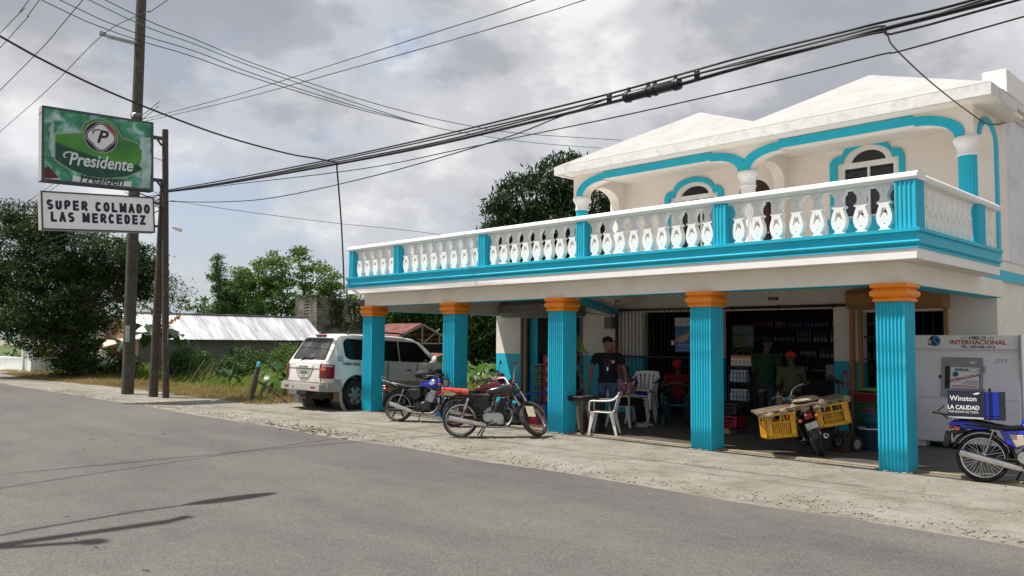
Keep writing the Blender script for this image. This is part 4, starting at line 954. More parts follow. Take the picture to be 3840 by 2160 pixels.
def build_suv(loc, rz, ry):
    t = thing('parked_suv', loc, 'white four wheel drive wagon with silver lower body parked nose in beside the porch', 'car', rz=rz, ry=ry)
    HW = [(0.02,0.80),(0.05,0.87),(0.10,0.925),(0.18,0.952),(0.35,0.965),(0.8,0.97),(3.6,0.97),(4.3,0.95),(4.65,0.90),(4.82,0.80),(4.88,0.70)]
    ZT = [(0.02,1.12),(0.06,1.165),(0.13,1.20),(0.22,1.36),(0.32,1.53),(0.42,1.70),(0.50,1.79),(0.62,1.835),(0.9,1.855),(2.0,1.875),(2.7,1.865),(3.05,1.82),(3.25,1.75),(3.55,1.54),(3.95,1.235),(4.05,1.20),(4.5,1.13),(4.78,1.03),(4.88,0.88)]
    X = [0.02,0.05,0.09,0.13,0.18,0.24,0.32,0.42,0.50,0.62,0.9,1.4,2.0,2.6,2.9,3.05,3.25,3.55,3.8,3.95,4.05,4.3,4.5,4.65,4.78,4.88]
    def section(x):
        hw = interp(HW,x); zt = interp(ZT,x); full = [(hw-0.03,0.50),(hw,0.56),(hw,0.86),(hw-0.006,1.02),(hw-0.022,1.13),(hw-0.05,1.19)]
        hr = 0.715*min(1,hw/0.97); zr = 1.87; s = []
        for y, z in full: s.append((y, min(z, zt-0.06*max(0,(1.25-zt))-0.03 if z > 1.0 else z)))
        k = max(0.0, min(1.0, (zt-1.20)/(zr-1.20))); y5, z5 = s[-1]
        z5 = min(z5, zt-0.02); s[-1] = (y5, z5)
        # the sides lean in with height
        ys = y5 + (hr+0.035-y5)*k
        s += [(ys, z5+(zt-0.085*k-0.012-z5)*1.0), (ys-0.03-0.02*(1-k), zt-0.03*k-0.006), (ys-0.12, zt-0.004), (ys*0.45, zt+0.006), (0, zt+0.008)]
        return s
    V = []; ns = None
    for x in X:
        s = section(x); ring = [(x,-y,z) for y, z in s] + [(x,y,z) for y, z in reversed(s[:-1])]; ns = len(ring); V += ring
    F = []
    for i in range(len(X)-1):
        for j in range(ns): F.append((i*ns+j, i*ns+(j+1)%ns, (i+1)*ns+(j+1)%ns, (i+1)*ns+j))
    F += [tuple(range(ns)), tuple((len(X)-1)*ns+j for j in reversed(range(ns)))]
    b = MB(); b.add(V, F); body = b.build('body', CARW, t, smooth=32)
    cs = [MB().cyl((x,-1.3,0.40),(x,-0.62,0.40),0.475,n=32).build('c',CARW) for x in (1.02,3.87)] + [MB().cyl((x,0.62,0.40),(x,1.3,0.40),0.475,n=32).build('c',CARW) for x in (1.02,3.87)]
    for c in cs: c.parent = t
    cut(body, cs)
    me = body.data; me.polygons.foreach_set('use_smooth',[True]*len(me.polygons)); me.set_sharp_from_angle(angle=R(32))
    u = MB(); u.box(0.15,4.7,-0.60,0.60,0.30,0.70); u.box(0.5,4.2,-0.90,0.90,0.50,0.60)
    for x in (1.02,3.87):
        u.cyl((x,-0.75,0.38),(x,0.75,0.38),0.06)
        u.lathe([(0.47,-0.30),(0.475,0.30)],20,Matrix.Translation((x,-0.70,0.40)) @ Matrix.Rotation(PI/2,4,'X'),0); u.lathe([(0.47,-0.30),(0.475,0.30)],20,Matrix.Translation((x,0.70,0.40)) @ Matrix.Rotation(PI/2,4,'X'),0)
    u.build('chassis', UND, t)
    for x in (1.02,3.87):
        for y in (-0.80,0.80): wheel_parts(t,(x,y,0.385),0.385,0.265,0.215,HUB)
    # flank glass: the greenhouse side is one plane
    def yside(x, z):
        s = section(x); (ya,za),(yb,zb) = s[5], s[6]
        return ya+(yb-ya)*(z-za)/(zb-za)
    def sideglass(pts, sgn, nm='side_window'):
        g = MB(); g.prism([(x, sgn*(yside(x,z)+0.001), z) for x, z in pts], (0,sgn*0.007,0)); g.build(nm, SIDEG, t)
    def rnd_poly(p, r=0.06):
        out = []
        n = len(p)
        for i in range(n):
            a = Vector(p[i-1]); b_ = Vector(p[i]); c = Vector(p[(i+1)%n])
            d1 = (a-b_).normalized(); d2 = (c-b_).normalized()
            for k in range(5):
                q = k/4; out.append(tuple((b_+d1*r*(1-q))*(1-q)+ (b_+d2*r*q)*q) if False else tuple(b_ + d1*r*(1-q)**2 + d2*r*q**2))
        return out
    for sgn in (-1,1):
        sideglass(rnd_poly([(0.66,1.30),(0.80,1.235),(1.55,1.235),(1.55,1.735),(0.74,1.735),(0.63,1.65)],0.07), sgn, 'quarter_window')
        sideglass(rnd_poly([(1.585,1.235),(2.42,1.235),(2.42,1.745),(1.585,1.738)],0.03), sgn)
        sideglass(rnd_poly([(2.46,1.235),(3.66,1.235),(3.60,1.30),(3.12,1.70),(3.02,1.74),(2.46,1.745)],0.03), sgn)
    # rear window and gate
    def rear(y, z):   # x of the rear slope at height z
        zs = [(v,a) for a,v in ZT[:8]]; return interp(zs, z)
    g = MB(); pts = rnd_poly([(-0.78,1.205),(0.78,1.205),(0.66,1.73),(-0.66,1.73)],0.06)
    g.prism([(rear(y,z)-0.010, y, z) for y, z in pts], (-0.006,0,0.004)); g.build('rear_window', DUSTG, t)
    q = MB(); q.bar((0.128,-0.05,1.235),(0.155,-0.42,1.27),0.02,0.02); q.bar((0.10,-0.22,1.225),(0.10,0.22,1.24),0.03,0.025); q.tube([(0.06,0.28,1.15),(0.085,0.16,1.22),(0.09,0.10,1.25)],0.018,6); q.build('rear_wiper', BLACK, t)
    q = MB(); q.box(0.44,0.50,-0.24,0.24,1.785,1.825); q.build('high_brake_light', LRED, t, bevel=0.01)
    rear_x = 0.012
    q = MB(); q.box(rear_x-0.004,rear_x+0.01,-0.80,0.80,0.985,0.993); q.box(rear_x-0.004,rear_x+0.01,-0.806,-0.80,0.58,1.15); q.box(rear_x-0.004,rear_x+0.01,0.80,0.806,0.58,1.15); q.build('gate_seam', BLACK, t)
    q = MB(); q.box(-0.012,0.02,-0.42,0.42,1.0,1.06,0); q.text('LAND CRUISER',0.062,frame((-0.016,0,1.03),(0,-1,0),(0,0,1)),1,bold=0.001); q.build('gate_garnish', [CARW,STEEL], t, bevel=0.006)
    RECESS = mat('recess_grey', (0.34,0.335,0.32), rough=0.5)
    q = MB(); q.prism([(0.012,-0.42,0.975),(0.012,0.42,0.975),(0.012,0.30,0.80),(0.012,0.15,0.72),(0.012,-0.15,0.72),(0.012,-0.30,0.80)],(-0.006,0,0)); q.build('plate_recess', RECESS, t)
    q = MB(); q.box(0.0,0.004,-0.16,0.16,0.76,0.93,0); q.box(-0.003,-0.0005,-0.17,0.15,0.78,0.84,1); q.box(-0.0025,-0.0004,-0.12,0.12,0.845,0.915,2)
    q.text('K182 449',0.05,frame((-0.006,0,0.808),(0,-1,0),(0,0,1)),3); q.build('number_plate',[STEEL,WPLASTIC,mat('grey_green_print',(0.12,0.14,0.10),rough=0.6),BLACK],t)
    q = MB(); q.text('VX',0.07,frame((0.008,0.74,0.66),(0,-1,0),(0,0,1)),0,bold=0.001); q.lathe([(0.05,0),(0.058,0.006),(0.05,0.01)],16,frame((0.05,0,1.12),(0,-1,0),(0,0,1)),0); q.build('badge', STEEL, t)
    # tail lamps wrap the corner
    def contour(n):
        p = [(0.010,0.755),(0.014,0.80),(0.04,0.865),(0.085,0.925),(0.16,0.958),(0.30,0.974)]
        L_ = [Vector((a,b_)) for a,b_ in p]; ds = [0]
        for a, b_ in zip(L_, L_[1:]): ds.append(ds[-1]+(b_-a).length)
        out = []
        for i in range(n+1):
            s = ds[-1]*i/n
            for k in range(len(L_)-1):
                if s <= ds[k+1]+1e-9:
                    out.append(L_[k].lerp(L_[k+1],(s-ds[k])/(ds[k+1]-ds[k]))); break
        return out
    for sgn in (-1,1):
        C = contour(16)
        def lens(i0, i1, z0, z1, m, nm, par):
            q = MB(); pts = C[i0:i1+1]
            V = []
            for p in pts:
                for o_ in (0.0,0.014):
                    c = Vector((p.x-(o_ if p.x < 0.1 else o_*0.3), p.y+(o_ if p.x > 0.04 else 0)))
                    V += [(c.x, sgn*c.y, z0),(c.x, sgn*c.y, z1)]
            n = len(pts); F = []
            for k in range(n-1):
                a = k*4; b_ = a+4
                F += [(a+2,b_+2,b_+3,a+3),(a,a+1,b_+1,b_),(a+1,a+3,b_+3,b_+1),(a,b_,b_+2,a+2)]
            F += [(0,2,3,1),((n-1)*4,(n-1)*4+1,(n-1)*4+3,(n-1)*4+2)]
            q.add(V,F); return q.build(nm, m, par, smooth=40)
        tl = lens(0,16,0.77,1.10,LRED,'tail_light',t)
        C = [Vector((p.x-0.006 if p.x<0.1 else p.x-0.002, p.y+0.006)) for p in C]
        lens(2,7,0.955,1.025,LORG,'indicator_lens',tl); lens(3,14,1.04,1.085,LCLR,'clear_lens',tl); lens(2,8,0.785,0.94,mat('dark_red_lens',(0.13,0.006,0.01),rough=0.12,coat=0.5),'reverse_lens',tl)
    # bumper, cladding, flares
    q = MB(); q.box(-0.10,0.16,-0.93,0.93,0.46,0.64); q.box(-0.06,0.14,-0.91,0.91,0.64,0.672); q.box(0.10,0.56,-0.985,-0.90,0.46,0.67); q.box(0.10,0.56,0.90,0.985,0.46,0.67)
    bu = q.build('rear_bumper', CARS, t, bevel=0.035, bseg=3)
    for y in (-0.63,0.63):
        MB().box(-0.106,-0.095,y-0.10,y+0.10,0.525,0.57).build('reflector', LRED, bu)
    MB().box(-0.058,0.02,-0.80,0.80,0.668,0.676).build('step_pad', mat('rusty_step',(0.12,0.05,0.03),rough=0.9), bu)
    for sgn in (-1,1):
        for (xa, xb, ya, yb, za) in ((1.52,3.38,0.955,0.985,0.47),(0.30,0.53,0.955,0.982,0.66),(4.35,4.70,0.90,0.96,0.47)):
            MB().box(xa,xb,sgn*ya,sgn*yb,za,0.755).build('side_cladding', CARS, t, bevel=0.012)
        for x in (1.02,3.87):
            q = MB(); q.lathe([(0.455,-0.03),(0.52,-0.025),(0.53,0.0),(0.515,0.018),(0.455,0.02)],26,Matrix.Translation((x,sgn*0.965,0.40)) @ Matrix.Rotation(-PI/2 if sgn<0 else PI/2,4,'X') @ Matrix.Rotation(0,4,'Z'),0,R(-8) if sgn<0 else R(172),R(188) if sgn<0 else R(368)); 
            q.build('wheel_arch_flare', CARS, t, smooth=50)
        q = MB(); q.box(3.0,3.02,sgn*0.968,sgn*0.976,0.55,1.2); q.box(2.0,2.02,sgn*0.968,sgn*0.976,0.55,1.2)
        q.build('door_seam', BLACK, t)
        for x in (1.78,2.72):
            q = MB(); q.ball((x,sgn*0.978,1.03),0.115,0.022,0.035,n=14); q.build('door_handle', CHROME, t, smooth=60)
        q = MB(); q.ball((3.52,sgn*1.09,1.30),0.06,0.11,0.12,n=12); q.bar((3.50,sgn*0.93,1.24),(3.52,sgn*1.05,1.27),0.06,0.05); q.build('wing_mirror', CARW, t, smooth=50)
        q = MB(); q.tube([(0.85,sgn*0.66,1.83),(0.90,sgn*0.67,1.91),(1.05,sgn*0.68,1.93),(2.5,sgn*0.68,1.945),(2.68,sgn*0.67,1.92),(2.75,sgn*0.66,1.85)],0.022,8); q.build('roof_rail', BLACK, t, smooth=50)
        q = MB()
        for k in range(4): q.box(0.40,0.57,sgn*0.935,sgn*(0.952-0.004*k),1.20-0.0+0.034*k,1.214+0.034*k)
        q.build('air_vent', STEEL, t)
        q = MB(); q.box(0.52,0.56,sgn*0.66,sgn*0.90,0.22,0.50); q.build('mud_flap', mat('muddy_flap',(0.24,0.16,0.09),rough=0.95,var=0.3), t)
        q = MB(); q.text('TURBO DIESEL',0.085,frame((0.82,sgn*0.974,1.13),(1 if sgn<0 else -1,0,0),(0,0,1)),0,bold=0.002); q.build('side_lettering', DARKIRON, t)
    q = MB(); q.box(-0.20,-0.02,-0.05,0.35,0.36,0.46,0); q.box(-0.16,0.0,-0.42,-0.05,0.38,0.46,1); q.tube([(-0.17,0.20,0.46),(-0.17,0.20,0.52)],0.018,8,2); q.ball((-0.17,0.20,0.55),0.035,mi=2); q.prism([(-0.14,-0.10,0.37),(-0.14,0.18,0.37),(-0.14,0.14,0.18),(-0.14,-0.05,0.18)],(0.03,0,0),0); q.build('tow_bar',[STEEL,DARKIRON,CHROME],t)
    MB().tube([(0.9,-0.45,0.36),(0.4,-0.50,0.34),(0.05,-0.52,0.30)],0.035,10).build('exhaust_pipe', UND, t, smooth=50)
    q = MB(); q.box(4.86,4.93,-0.75,0.75,0.68,0.95); q.build('grille', STEEL, t); q = MB(); q.box(4.72,4.96,-0.94,0.94,0.42,0.68); q.build('front_bumper', CARS, t, bevel=0.04)
    q = MB(); q.prism([(3.28,-0.70,1.745),(3.28,0.70,1.745),(3.93,0.80,1.255),(3.93,-0.80,1.255)],(0.008,0,0.012)); q.build('windscreen', SIDEG, t)
    return t
suv = build_suv((-14.0,-0.92,0.0), PI/2, R(2.4)); suv.scale = (0.955,1.0,1.055)

# pickup, only its tailgate shows past the wall
pk = thing('pickup_truck', (-15.62,7.15,-0.68), 'grey pickup seen behind the motorcycles, white lettering across its tailgate', 'pickup', rz=PI/2)
PKG = mat('dull_grey_car_paint', (0.13,0.135,0.13), rough=0.45, var=0.1, dirt=(0.22,0.19,0.15), dirt_amt=0.5)
q = MB(); q.box(0.06,1.75,-0.78,-0.72,0.62,1.16); q.box(0.06,1.75,0.72,0.78,0.62,1.16); q.box(0.05,1.75,-0.78,0.78,0.58,0.66); q.box(1.70,1.76,-0.78,0.78,0.62,1.16); q.build('cargo_bed', PKG, pk, bevel=0.015)
q = MB(); q.box(0.0,0.05,-0.72,0.72,0.66,1.16,0); q.box(-0.012,0.0,-0.68,0.68,1.10,1.12,1); q.box(-0.012,0.0,-0.10,0.10,1.03,1.08,2); q.text('TOYOTA',0.20,frame((-0.006,0,0.86),(0,-1,0),(0,0,1)),3,bold=0.008,sx=1.1); q.build('tailgate',[PKG,DARKIRON,BLACK,WPLASTIC],pk)
for s in (-1,1):
    q = MB(); q.box(-0.004,0.06,s*0.725,s*0.79,0.70,1.10,0); q.box(-0.010,-0.002,s*0.73,s*0.786,0.96,1.08,1); q.build('tail_light',[LRED,LORG],pk)
q = MB(); q.prism([(1.8,-0.8,0.6),(4.3,-0.8,0.6),(4.35,-0.8,0.95),(3.4,-0.8,1.05),(2.95,-0.74,1.62),(1.95,-0.74,1.64),(1.8,-0.8,1.1)],(0,1.6,0)); q.build('cab', PKG, pk, bevel=0.05)
q = MB(); q.prism([(1.88,-0.815,1.12),(3.2,-0.815,1.10),(2.9,-0.77,1.55),(2.0,-0.77,1.56)],(0,0.01,0)); q.box(1.785,1.80,-0.6,0.6,1.15,1.55); q.build('cab_window', SIDEG, pk)
q = MB(); q.box(-0.10,0.0,-0.75,0.75,0.50,0.60); q.build('rear_bumper', WPLASTIC, pk, bevel=0.02)
for x in (0.85,3.55):
    for y in (-0.68,0.68): wheel_parts(pk,(x,y,0.33),0.33,0.20,0.19,STEEL)

# ------------------------------------------------------------------ motorcycles
SEATB = mat('black_vinyl_seat', (0.018,0.018,0.018), rough=0.32, var=0.15); GREYR = mat('dusty_tyre', (0.055,0.048,0.042), rough=0.9, var=0.3, scale=12)
ENGB = mat('dark_engine_casting', (0.03,0.03,0.032), rough=0.45, metal=0.4, var=0.2)
def moto(loc, head, lean, label, S, group=None):
    rz = math.atan2(head[1], head[0])
    t = thing('motorcycle', loc, label, 'motorcycle', group, rz=rz, rx=R(-lean))
    g = S.get; WB = g('wb',1.25); rw = 0.305; tk = S['tank']; frm = g('frame',BLACK)
    steer = R(g('steer',0)); H = Vector((WB-0.36,0,0.86)); AX = Vector((WB,0,rw)); ax = (H-AX).normalized()
    ST = Matrix.Translation(H) @ Matrix.Rotation(steer,4,ax) @ Matrix.Translation(-H)
    def wheel(c, M, nm, wid):
        Mx = M @ Matrix.Translation(c) @ Matrix.Rotation(PI/2,4,'X')
        ty = MB().lathe([(rw-0.055,-0.028),(rw-0.035,-wid*0.9),(rw-0.015,-wid),(rw-0.004,-wid*0.6),(rw,0),(rw-0.004,wid*0.6),(rw-0.015,wid),(rw-0.035,wid*0.9),(rw-0.055,0.028)], 36, Mx)
        for i in range(44):
            a = 2*PI*i/44
            ty.box(rw-0.010,rw+0.003,-wid*0.8,wid*0.8,-0.006,0.006,0,M @ Matrix.Translation(c) @ Matrix.Rotation(a,4,'Y') @ Matrix.Rotation(0.3*(1 if i%2 else -1),4,'X'))
        w = ty.build(nm, g('tyre',RUBBER), t, smooth=40)
        MB().lathe([(rw-0.052,-0.03),(rw-0.060,-0.03),(rw-0.068,-0.012),(rw-0.068,0.012),(rw-0.060,0.03),(rw-0.052,0.03)], 32, Mx).build('rim', g('rim',CHROME), w, smooth=40)
        hb = MB(); hb.cyl(Mx @ Vector((0,0,-0.06)), Mx @ Vector((0,0,0.06)), 0.055, n=14); hb.build('hub', g('hub',ALU), w, smooth=40)
        sp = MB()
        if g('alloy'):
            for i in range(6):
                for dy in (-0.018,0.018):
                    a = 2*PI*i/6; M2 = M @ Matrix.Translation(c) @ Matrix.Rotation(a+dy*4,4,'Y')
                    sp.box(0.05,rw-0.064,dy-0.008,dy+0.008,-0.010,0.010,0,M2)
        else:
            for i in range(32):
                a = 2*PI*i/32; s_ = 0.035 if i%2 else -0.035; b_ = a+(0.42 if (i//2)%2 else -0.42)
                sp.cyl(M @ (Vector(c)+Vector((0.05*math.cos(a),s_,0.05*math.sin(a)))), M @ (Vector(c)+Vector(((rw-0.064)*math.cos(b_),0,(rw-0.064)*math.sin(b_)))), 0.0028, n=4, caps=False)
        sp.build('spokes', g('spoke',CHROME), w)
        return w
    I = Matrix.Identity(4)
    wheel((0,0,rw), I, 'rear_wheel', 0.050); wheel(AX, ST, 'front_wheel', 0.043)
    # frame
    q = MB()
    q.tube([H+Vector((-0.01,0,-0.02)), (0.62,0,0.70), (0.34,0,0.68)],0.022,8); q.tube([H+Vector((0.02,0,-0.08)), (0.82,0,0.42), (0.74,0,0.20), (0.40,0,0.20)],0.020,8)
    for s in (-1,1):
        q.tube([(0.40,s*0.08,0.70),(0.10,s*0.11,0.69),(-0.20,s*0.10,0.72)],0.014,6); q.tube([(0.36,s*0.07,0.68),(0.34,s*0.08,0.45),(0.40,s*0.06,0.20)],0.016,6); q.tube([(0.38,s*0.08,0.30),(0.0,s*0.10,rw)],0.018,6)
        q.tube([(0.34,s*0.08,0.44),(0.08,s*0.11,0.66)],0.012,6)
    q.build('frame', frm, t, smooth=50)
    # engine
    q = MB(); cx = 0.58
    q.ball((cx-0.02,0,0.33),0.20,0.115,0.125,n=18); q.cyl((cx+0.06,-0.145,0.32),(cx+0.06,0.145,0.32),0.095,n=20); q.cyl((cx-0.12,-0.12,0.34),(cx-0.12,0.12,0.34),0.075,n=18)
    e = q.build('engine', g('engine',ALU), t, smooth=45)
    q = MB(); d = Vector((0.35,0,1)).normalized(); b0 = Vector((cx+0.08,0,0.42)); 
    Mf = frame(b0, (1,0,-0.35), (0,1,0))
    q.box(-0.055,0.055,-0.055,0.055,0,0.20,0,Mf)
    for k in range(7): q.box(-0.085,0.085,-0.08,0.08,0.015+0.026*k,0.027+0.026*k,0,Mf)
    q.box(-0.06,0.06,-0.065,0.065,0.20,0.25,0,Mf)
    q.build('cylinder', g('cyl',ENGB), e)
    q = MB(); q.cyl((cx+0.06,-0.150,0.32),(cx+0.06,-0.162,0.32),0.085,n=20); q.cyl((cx+0.06,-0.160,0.32),(cx+0.06,-0.168,0.32),0.05,n=16); q.build('clutch_cover', g('cover',ALU), e, smooth=40)
    q = MB(); q.tube([(cx-0.04,0,0.60),(cx-0.14,0.0,0.60)],0.04,10); q.build('carburettor', DARKIRON, e)
    # exhaust on the right
    q = MB(); q.tube(smoothpath([(cx+0.20,-0.03,0.52),(cx+0.29,-0.06,0.46),(cx+0.30,-0.10,0.32),(cx+0.20,-0.13,0.19),(cx,-0.15,0.175),(0.38,-0.16,0.185)],4),0.019,10,0)
    mz = g('muff',(0.40,-0.15,0.19,0.32)); a = Vector((mz[0],-0.165,mz[2])); b_ = Vector((mz[1],-0.175,mz[3])); dv = b_-a
    q.tube([a, a+dv*0.08, a+dv*0.25, a+dv*0.9, a+dv*0.985, b_],[0.022,0.034,0.043,0.048,0.046,0.030],14,1); q.tube([b_+dv*0.001, b_+dv*0.03],[0.022,0.020],12,2)
    q.build('exhaust', [g('pipe',STEEL), g('muffm',CHROME), BLACK], t, smooth=40)
    # tank
    tx0, tx1 = g('tk',(0.44,0.93))
    def tankf(u, v):
        x = tx0+(tx1-tx0)*u; w_ = (0.075+0.075*math.sin(min(1,u*1.25)*PI*0.62))*(1 if u < 0.97 else 0.6); hgt = 0.09+0.10*math.sin(u*PI*0.75)+0.02*u
        if u > 0.93: hgt *= 1-(u-0.93)*4
        if u < 0.04: hgt *= 0.75; w_ *= 0.8
        a_ = 2*PI*v; cx_ = math.cos(a_); sz = math.sin(a_); e_ = 0.62
        yy = w_*math.copysign(abs(cx_)**e_, cx_); zz_ = 0.775+hgt*0.5*math.copysign(abs(sz)**e_, sz)+0.04*u-0.01
        return (x, yy, zz_)
    q = MB(); q.grid(tankf, 12, 20); 
    q.f.append(tuple(range(0,20))); q.m.append(0); q.f.append(tuple(12*21+k for k in range(20))); q.m.append(0)
    bm_t = q.build('fuel_tank', tk, t, smooth=40)
    q = MB(); q.cyl((tx0+0.30,0,0.885),(tx0+0.30,0,0.905),0.035,n=14); q.build('fuel_cap', CHROME, bm_t, smooth=40)
    if g('decal'):
        q = MB()
        for s in (-1,1):
            for pts, zoff in g('decal'):
                q.prism([(tx0+(tx1-tx0)*x, s*0.1465, z) for x, z in pts],(0,s*0.006,0))
        q.build('tank_stripe', g('decalm',WPLASTIC), bm_t)
    # seat
    q = MB()
    SP = g('seat',[(-0.26,0.085,0.80,0.07),(-0.16,0.115,0.81,0.085),(0.0,0.13,0.79,0.09),(0.16,0.13,0.755,0.085),(0.32,0.115,0.735,0.075),(0.46,0.085,0.755,0.07),(0.52,0.06,0.775,0.05)])
    def seatf(u, v):
        k = u*(len(SP)-1); i = min(int(k),len(SP)-2); f_ = k-i; p = [SP[i][c]+(SP[i+1][c]-SP[i][c])*f_ for c in range(4)]
        a_ = 2*PI*v; return (p[0], p[1]*math.copysign(abs(math.cos(a_))**0.5,math.cos(a_)), p[2]-p[3]*0.5+p[3]*0.5*math.copysign(abs(math.sin(a_))**0.6,math.sin(a_)))
    q.grid(seatf, 16, 16); q.f.append(tuple(range(16))); q.m.append(0); q.f.append(tuple(16*17+k for k in range(16))); q.m.append(0)
    q.build('seat', g('seatm',SEATB), t, smooth=50)
    if g('pan'):
        q = MB(); q.prism([(-0.30,-0.10,0.76),(-0.24,-0.10,0.70),(0.06,-0.10,0.66),(0.50,-0.10,0.69),(0.50,-0.10,0.735),(0.1,-0.10,0.735)],(0,0.20,0)); q.build('seat_pan', g('pan'), t, bevel=0.015)
    # side panels
    for s in (-1,1):
        q = MB(); q.prism([(0.20,s*0.095,0.66),(0.48,s*0.095,0.68),(0.50,s*0.095,0.52),(0.40,s*0.095,0.44),(0.27,s*0.095,0.50)],(0,s*0.022,0)); q.build('side_panel', g('side',BLACK), t, bevel=0.012)
        q = MB(); a = Vector((0.02,s*0.135,rw+0.01)); b_ = Vector((0.13,s*0.125,0.66)); q.tube([a,b_],0.011,8,1); q.tube([a.lerp(b_,0.0),a.lerp(b_,0.12)],0.02,8,1)
        if g('shroud'): q.tube([a.lerp(b_,0.45),b_],0.026,12,1)
        n = 9
        for k in range(n):
            c = a.lerp(b_, 0.18+0.72*k/n); q.tube([c+(b_-a)*-0.012, c+(b_-a)*0.012],0.028,10,0)
        q.build('rear_shock', [g('spring',DARKIRON), CHROME], t, smooth=40)
    # fenders
    def fender(M, c, a0, a1, rad, w_, m, nm):
        q = MB(); q.grid(lambda u, v: tuple(M @ (Vector(c)+Vector((rad*math.cos(R(a0+(a1-a0)*u))*(1-0.10*(2*v-1)**2), (2*v-1)*w_, rad*math.sin(R(a0+(a1-a0)*u))*(1-0.10*(2*v-1)**2))))), 14, 6)
        o = q.build(nm, m, t, smooth=60); sol = o.modifiers.new('s','SOLIDIFY'); sol.thickness = 0.006; return o
    fender(I,(0,0,rw),g('rf0',60),g('rf1',178),0.37,0.075,g('rfm',BLACK),'rear_fender'); fender(ST,AX,g('ff0',40),g('ff1',175),0.345,0.06,g('ffm',tk),'front_fender')
    # fork, bars, lamps
    q = MB(); T = lambda v: ST @ Vector(v)
    for s in (-1,1):
        q.cyl(T((AX.x,s*0.085,AX.z)), T((AX.x+(H.x-AX.x)*0.5,s*0.085,AX.z+(H.z-AX.z)*0.5)),0.024,n=10,mi=0); q.cyl(T((AX.x+(H.x-AX.x)*0.45,s*0.085,AX.z+(H.z-AX.z)*0.45)), T((H.x-0.03,s*0.085,H.z+0.07)),0.017,n=10,mi=1)
    q.cyl(T((AX.x,-0.10,AX.z)),T((AX.x,0.10,AX.z)),0.012,n=8,mi=1); q.box(-0.03,0.03,-0.11,0.11,-0.012,0.012,0,ST @ Matrix.Translation((H.x-0.015,0,H.z+0.04))); q.box(-0.03,0.03,-0.11,0.11,-0.012,0.012,0,ST @ Matrix.Translation((H.x+0.05,0,H.z-0.10)))
    q.build('front_fork', [g('fork',STEEL), CHROME], t, smooth=40)
    hb = g('bar',0.14); q = MB()
    q.tube(smoothpath([T((H.x-0.20,-0.36,H.z+hb)),T((H.x-0.10,-0.26,H.z+hb+0.01)),T((H.x-0.02,-0.13,H.z+hb-0.02)),T((H.x-0.02,-0.05,H.z+0.07)),T((H.x-0.02,0.05,H.z+0.07)),T((H.x-0.02,0.13,H.z+hb-0.02)),T((H.x-0.10,0.26,H.z+hb+0.01)),T((H.x-0.20,0.36,H.z+hb))],4),0.012,8)
    bar = q.build('handlebar', g('barm',CHROME), t, smooth=50)
    for s in (-1,1):
        q = MB(); q.tube([T((H.x-0.215,s*0.375,H.z+hb-0.001)),T((H.x-0.145,s*0.305,H.z+hb+0.004))],0.018,10); q.build('grip', BLACK, bar, smooth=40)
        q = MB(); q.tube([T((H.x-0.10,s*0.24,H.z+hb+0.005)),T((H.x-0.11,s*0.31,H.z+hb-0.02)),T((H.x-0.16,s*0.38,H.z+hb-0.03))],0.007,6); q.build('lever', STEEL, bar)
        if g('mirror'):
            q = MB(); q.tube([T((H.x-0.07,s*0.22,H.z+hb)),T((H.x-0.05,s*0.27,H.z+hb+0.14)),T((H.x-0.06,s*0.33,H.z+hb+0.17))],0.006,6); q.ball(T((H.x-0.06,s*0.35,H.z+hb+0.19)),0.015,0.07,0.045); q.build('mirror', BLACK, bar, smooth=50)
        if g('signals',True):
            for base, nm in ((T((H.x+0.07,s*0.16,H.z-0.05)),'front_indicator'),(Vector((-0.28,s*0.13,0.66)),'rear_indicator')):
                q = MB(); q.ball(base,0.04,0.032,0.030,n=10,mi=0); q.cyl(base,base+Vector((0,-s*0.07,0)),0.010,n=6,mi=1); q.build(nm,[LORG,BLACK],t,smooth=50)
    if g('lamp',True):
        q = MB(); Ml = ST @ frame((H.x+0.10,0,H.z-0.045),(0,1,0),(0,0,1)); q.lathe([(0.0,-0.11),(0.05,-0.10),(0.085,-0.05),(0.092,0.0),(0.092,0.012)],20,Ml); hl = q.build('headlight', g('lampm',BLACK), t, smooth=50)
        q = MB(); q.lathe([(0.0,0.022),(0.04,0.019),(0.075,0.010),(0.08,0.004)],20,Ml,0); q.lathe([(0.080,0.0),(0.092,0.004),(0.092,0.016),(0.080,0.012)],20,Ml,1); q.build('lens', [mat('headlamp_glass',(0.62,0.65,0.66),rough=0.12,metal=0.15,var=0.3,scale=18),CHROME], hl, smooth=50)
    q = MB(); q.cyl(T((H.x+0.01,0.0,H.z+0.09)),T((H.x-0.015,0.0,H.z+0.15)),0.05,n=14); q.build('speedometer', BLACK, t, smooth=40)
    if g('tail',True):
        q = MB(); q.box(-0.375,-0.29,-0.055,0.055,0.66,0.735); q.build('tail_light', LRED, t, bevel=0.012)
        q = MB(); q.box(-0.345,-0.335,-0.09,0.09,0.50,0.60); q.build('number_plate', ALU, t)
    if g('rack'):
        q = MB()
        for s in (-1,1): q.tube([(-0.02,s*0.13,0.72),(-0.20,s*0.13,0.80),(-0.36,s*0.11,0.83),(-0.40,s*0.08,0.93),(-0.33,s*0.07,0.90)],0.009,6)
        q.tube([(-0.40,-0.09,0.93),(-0.40,0.09,0.93)],0.009,6); q.tube([(-0.36,-0.11,0.83),(-0.36,0.11,0.83)],0.009,6); q.build('rear_rack', STEEL, t)
    # foot rests, stand, levers
    q = MB(); q.tube([(0.46,-0.22,0.22),(0.46,0.22,0.22)],0.012,6); q.tube([(0.42,-0.13,0.20),(0.62,-0.20,0.25)],0.010,6); q.build('footrest', DARKIRON, t)
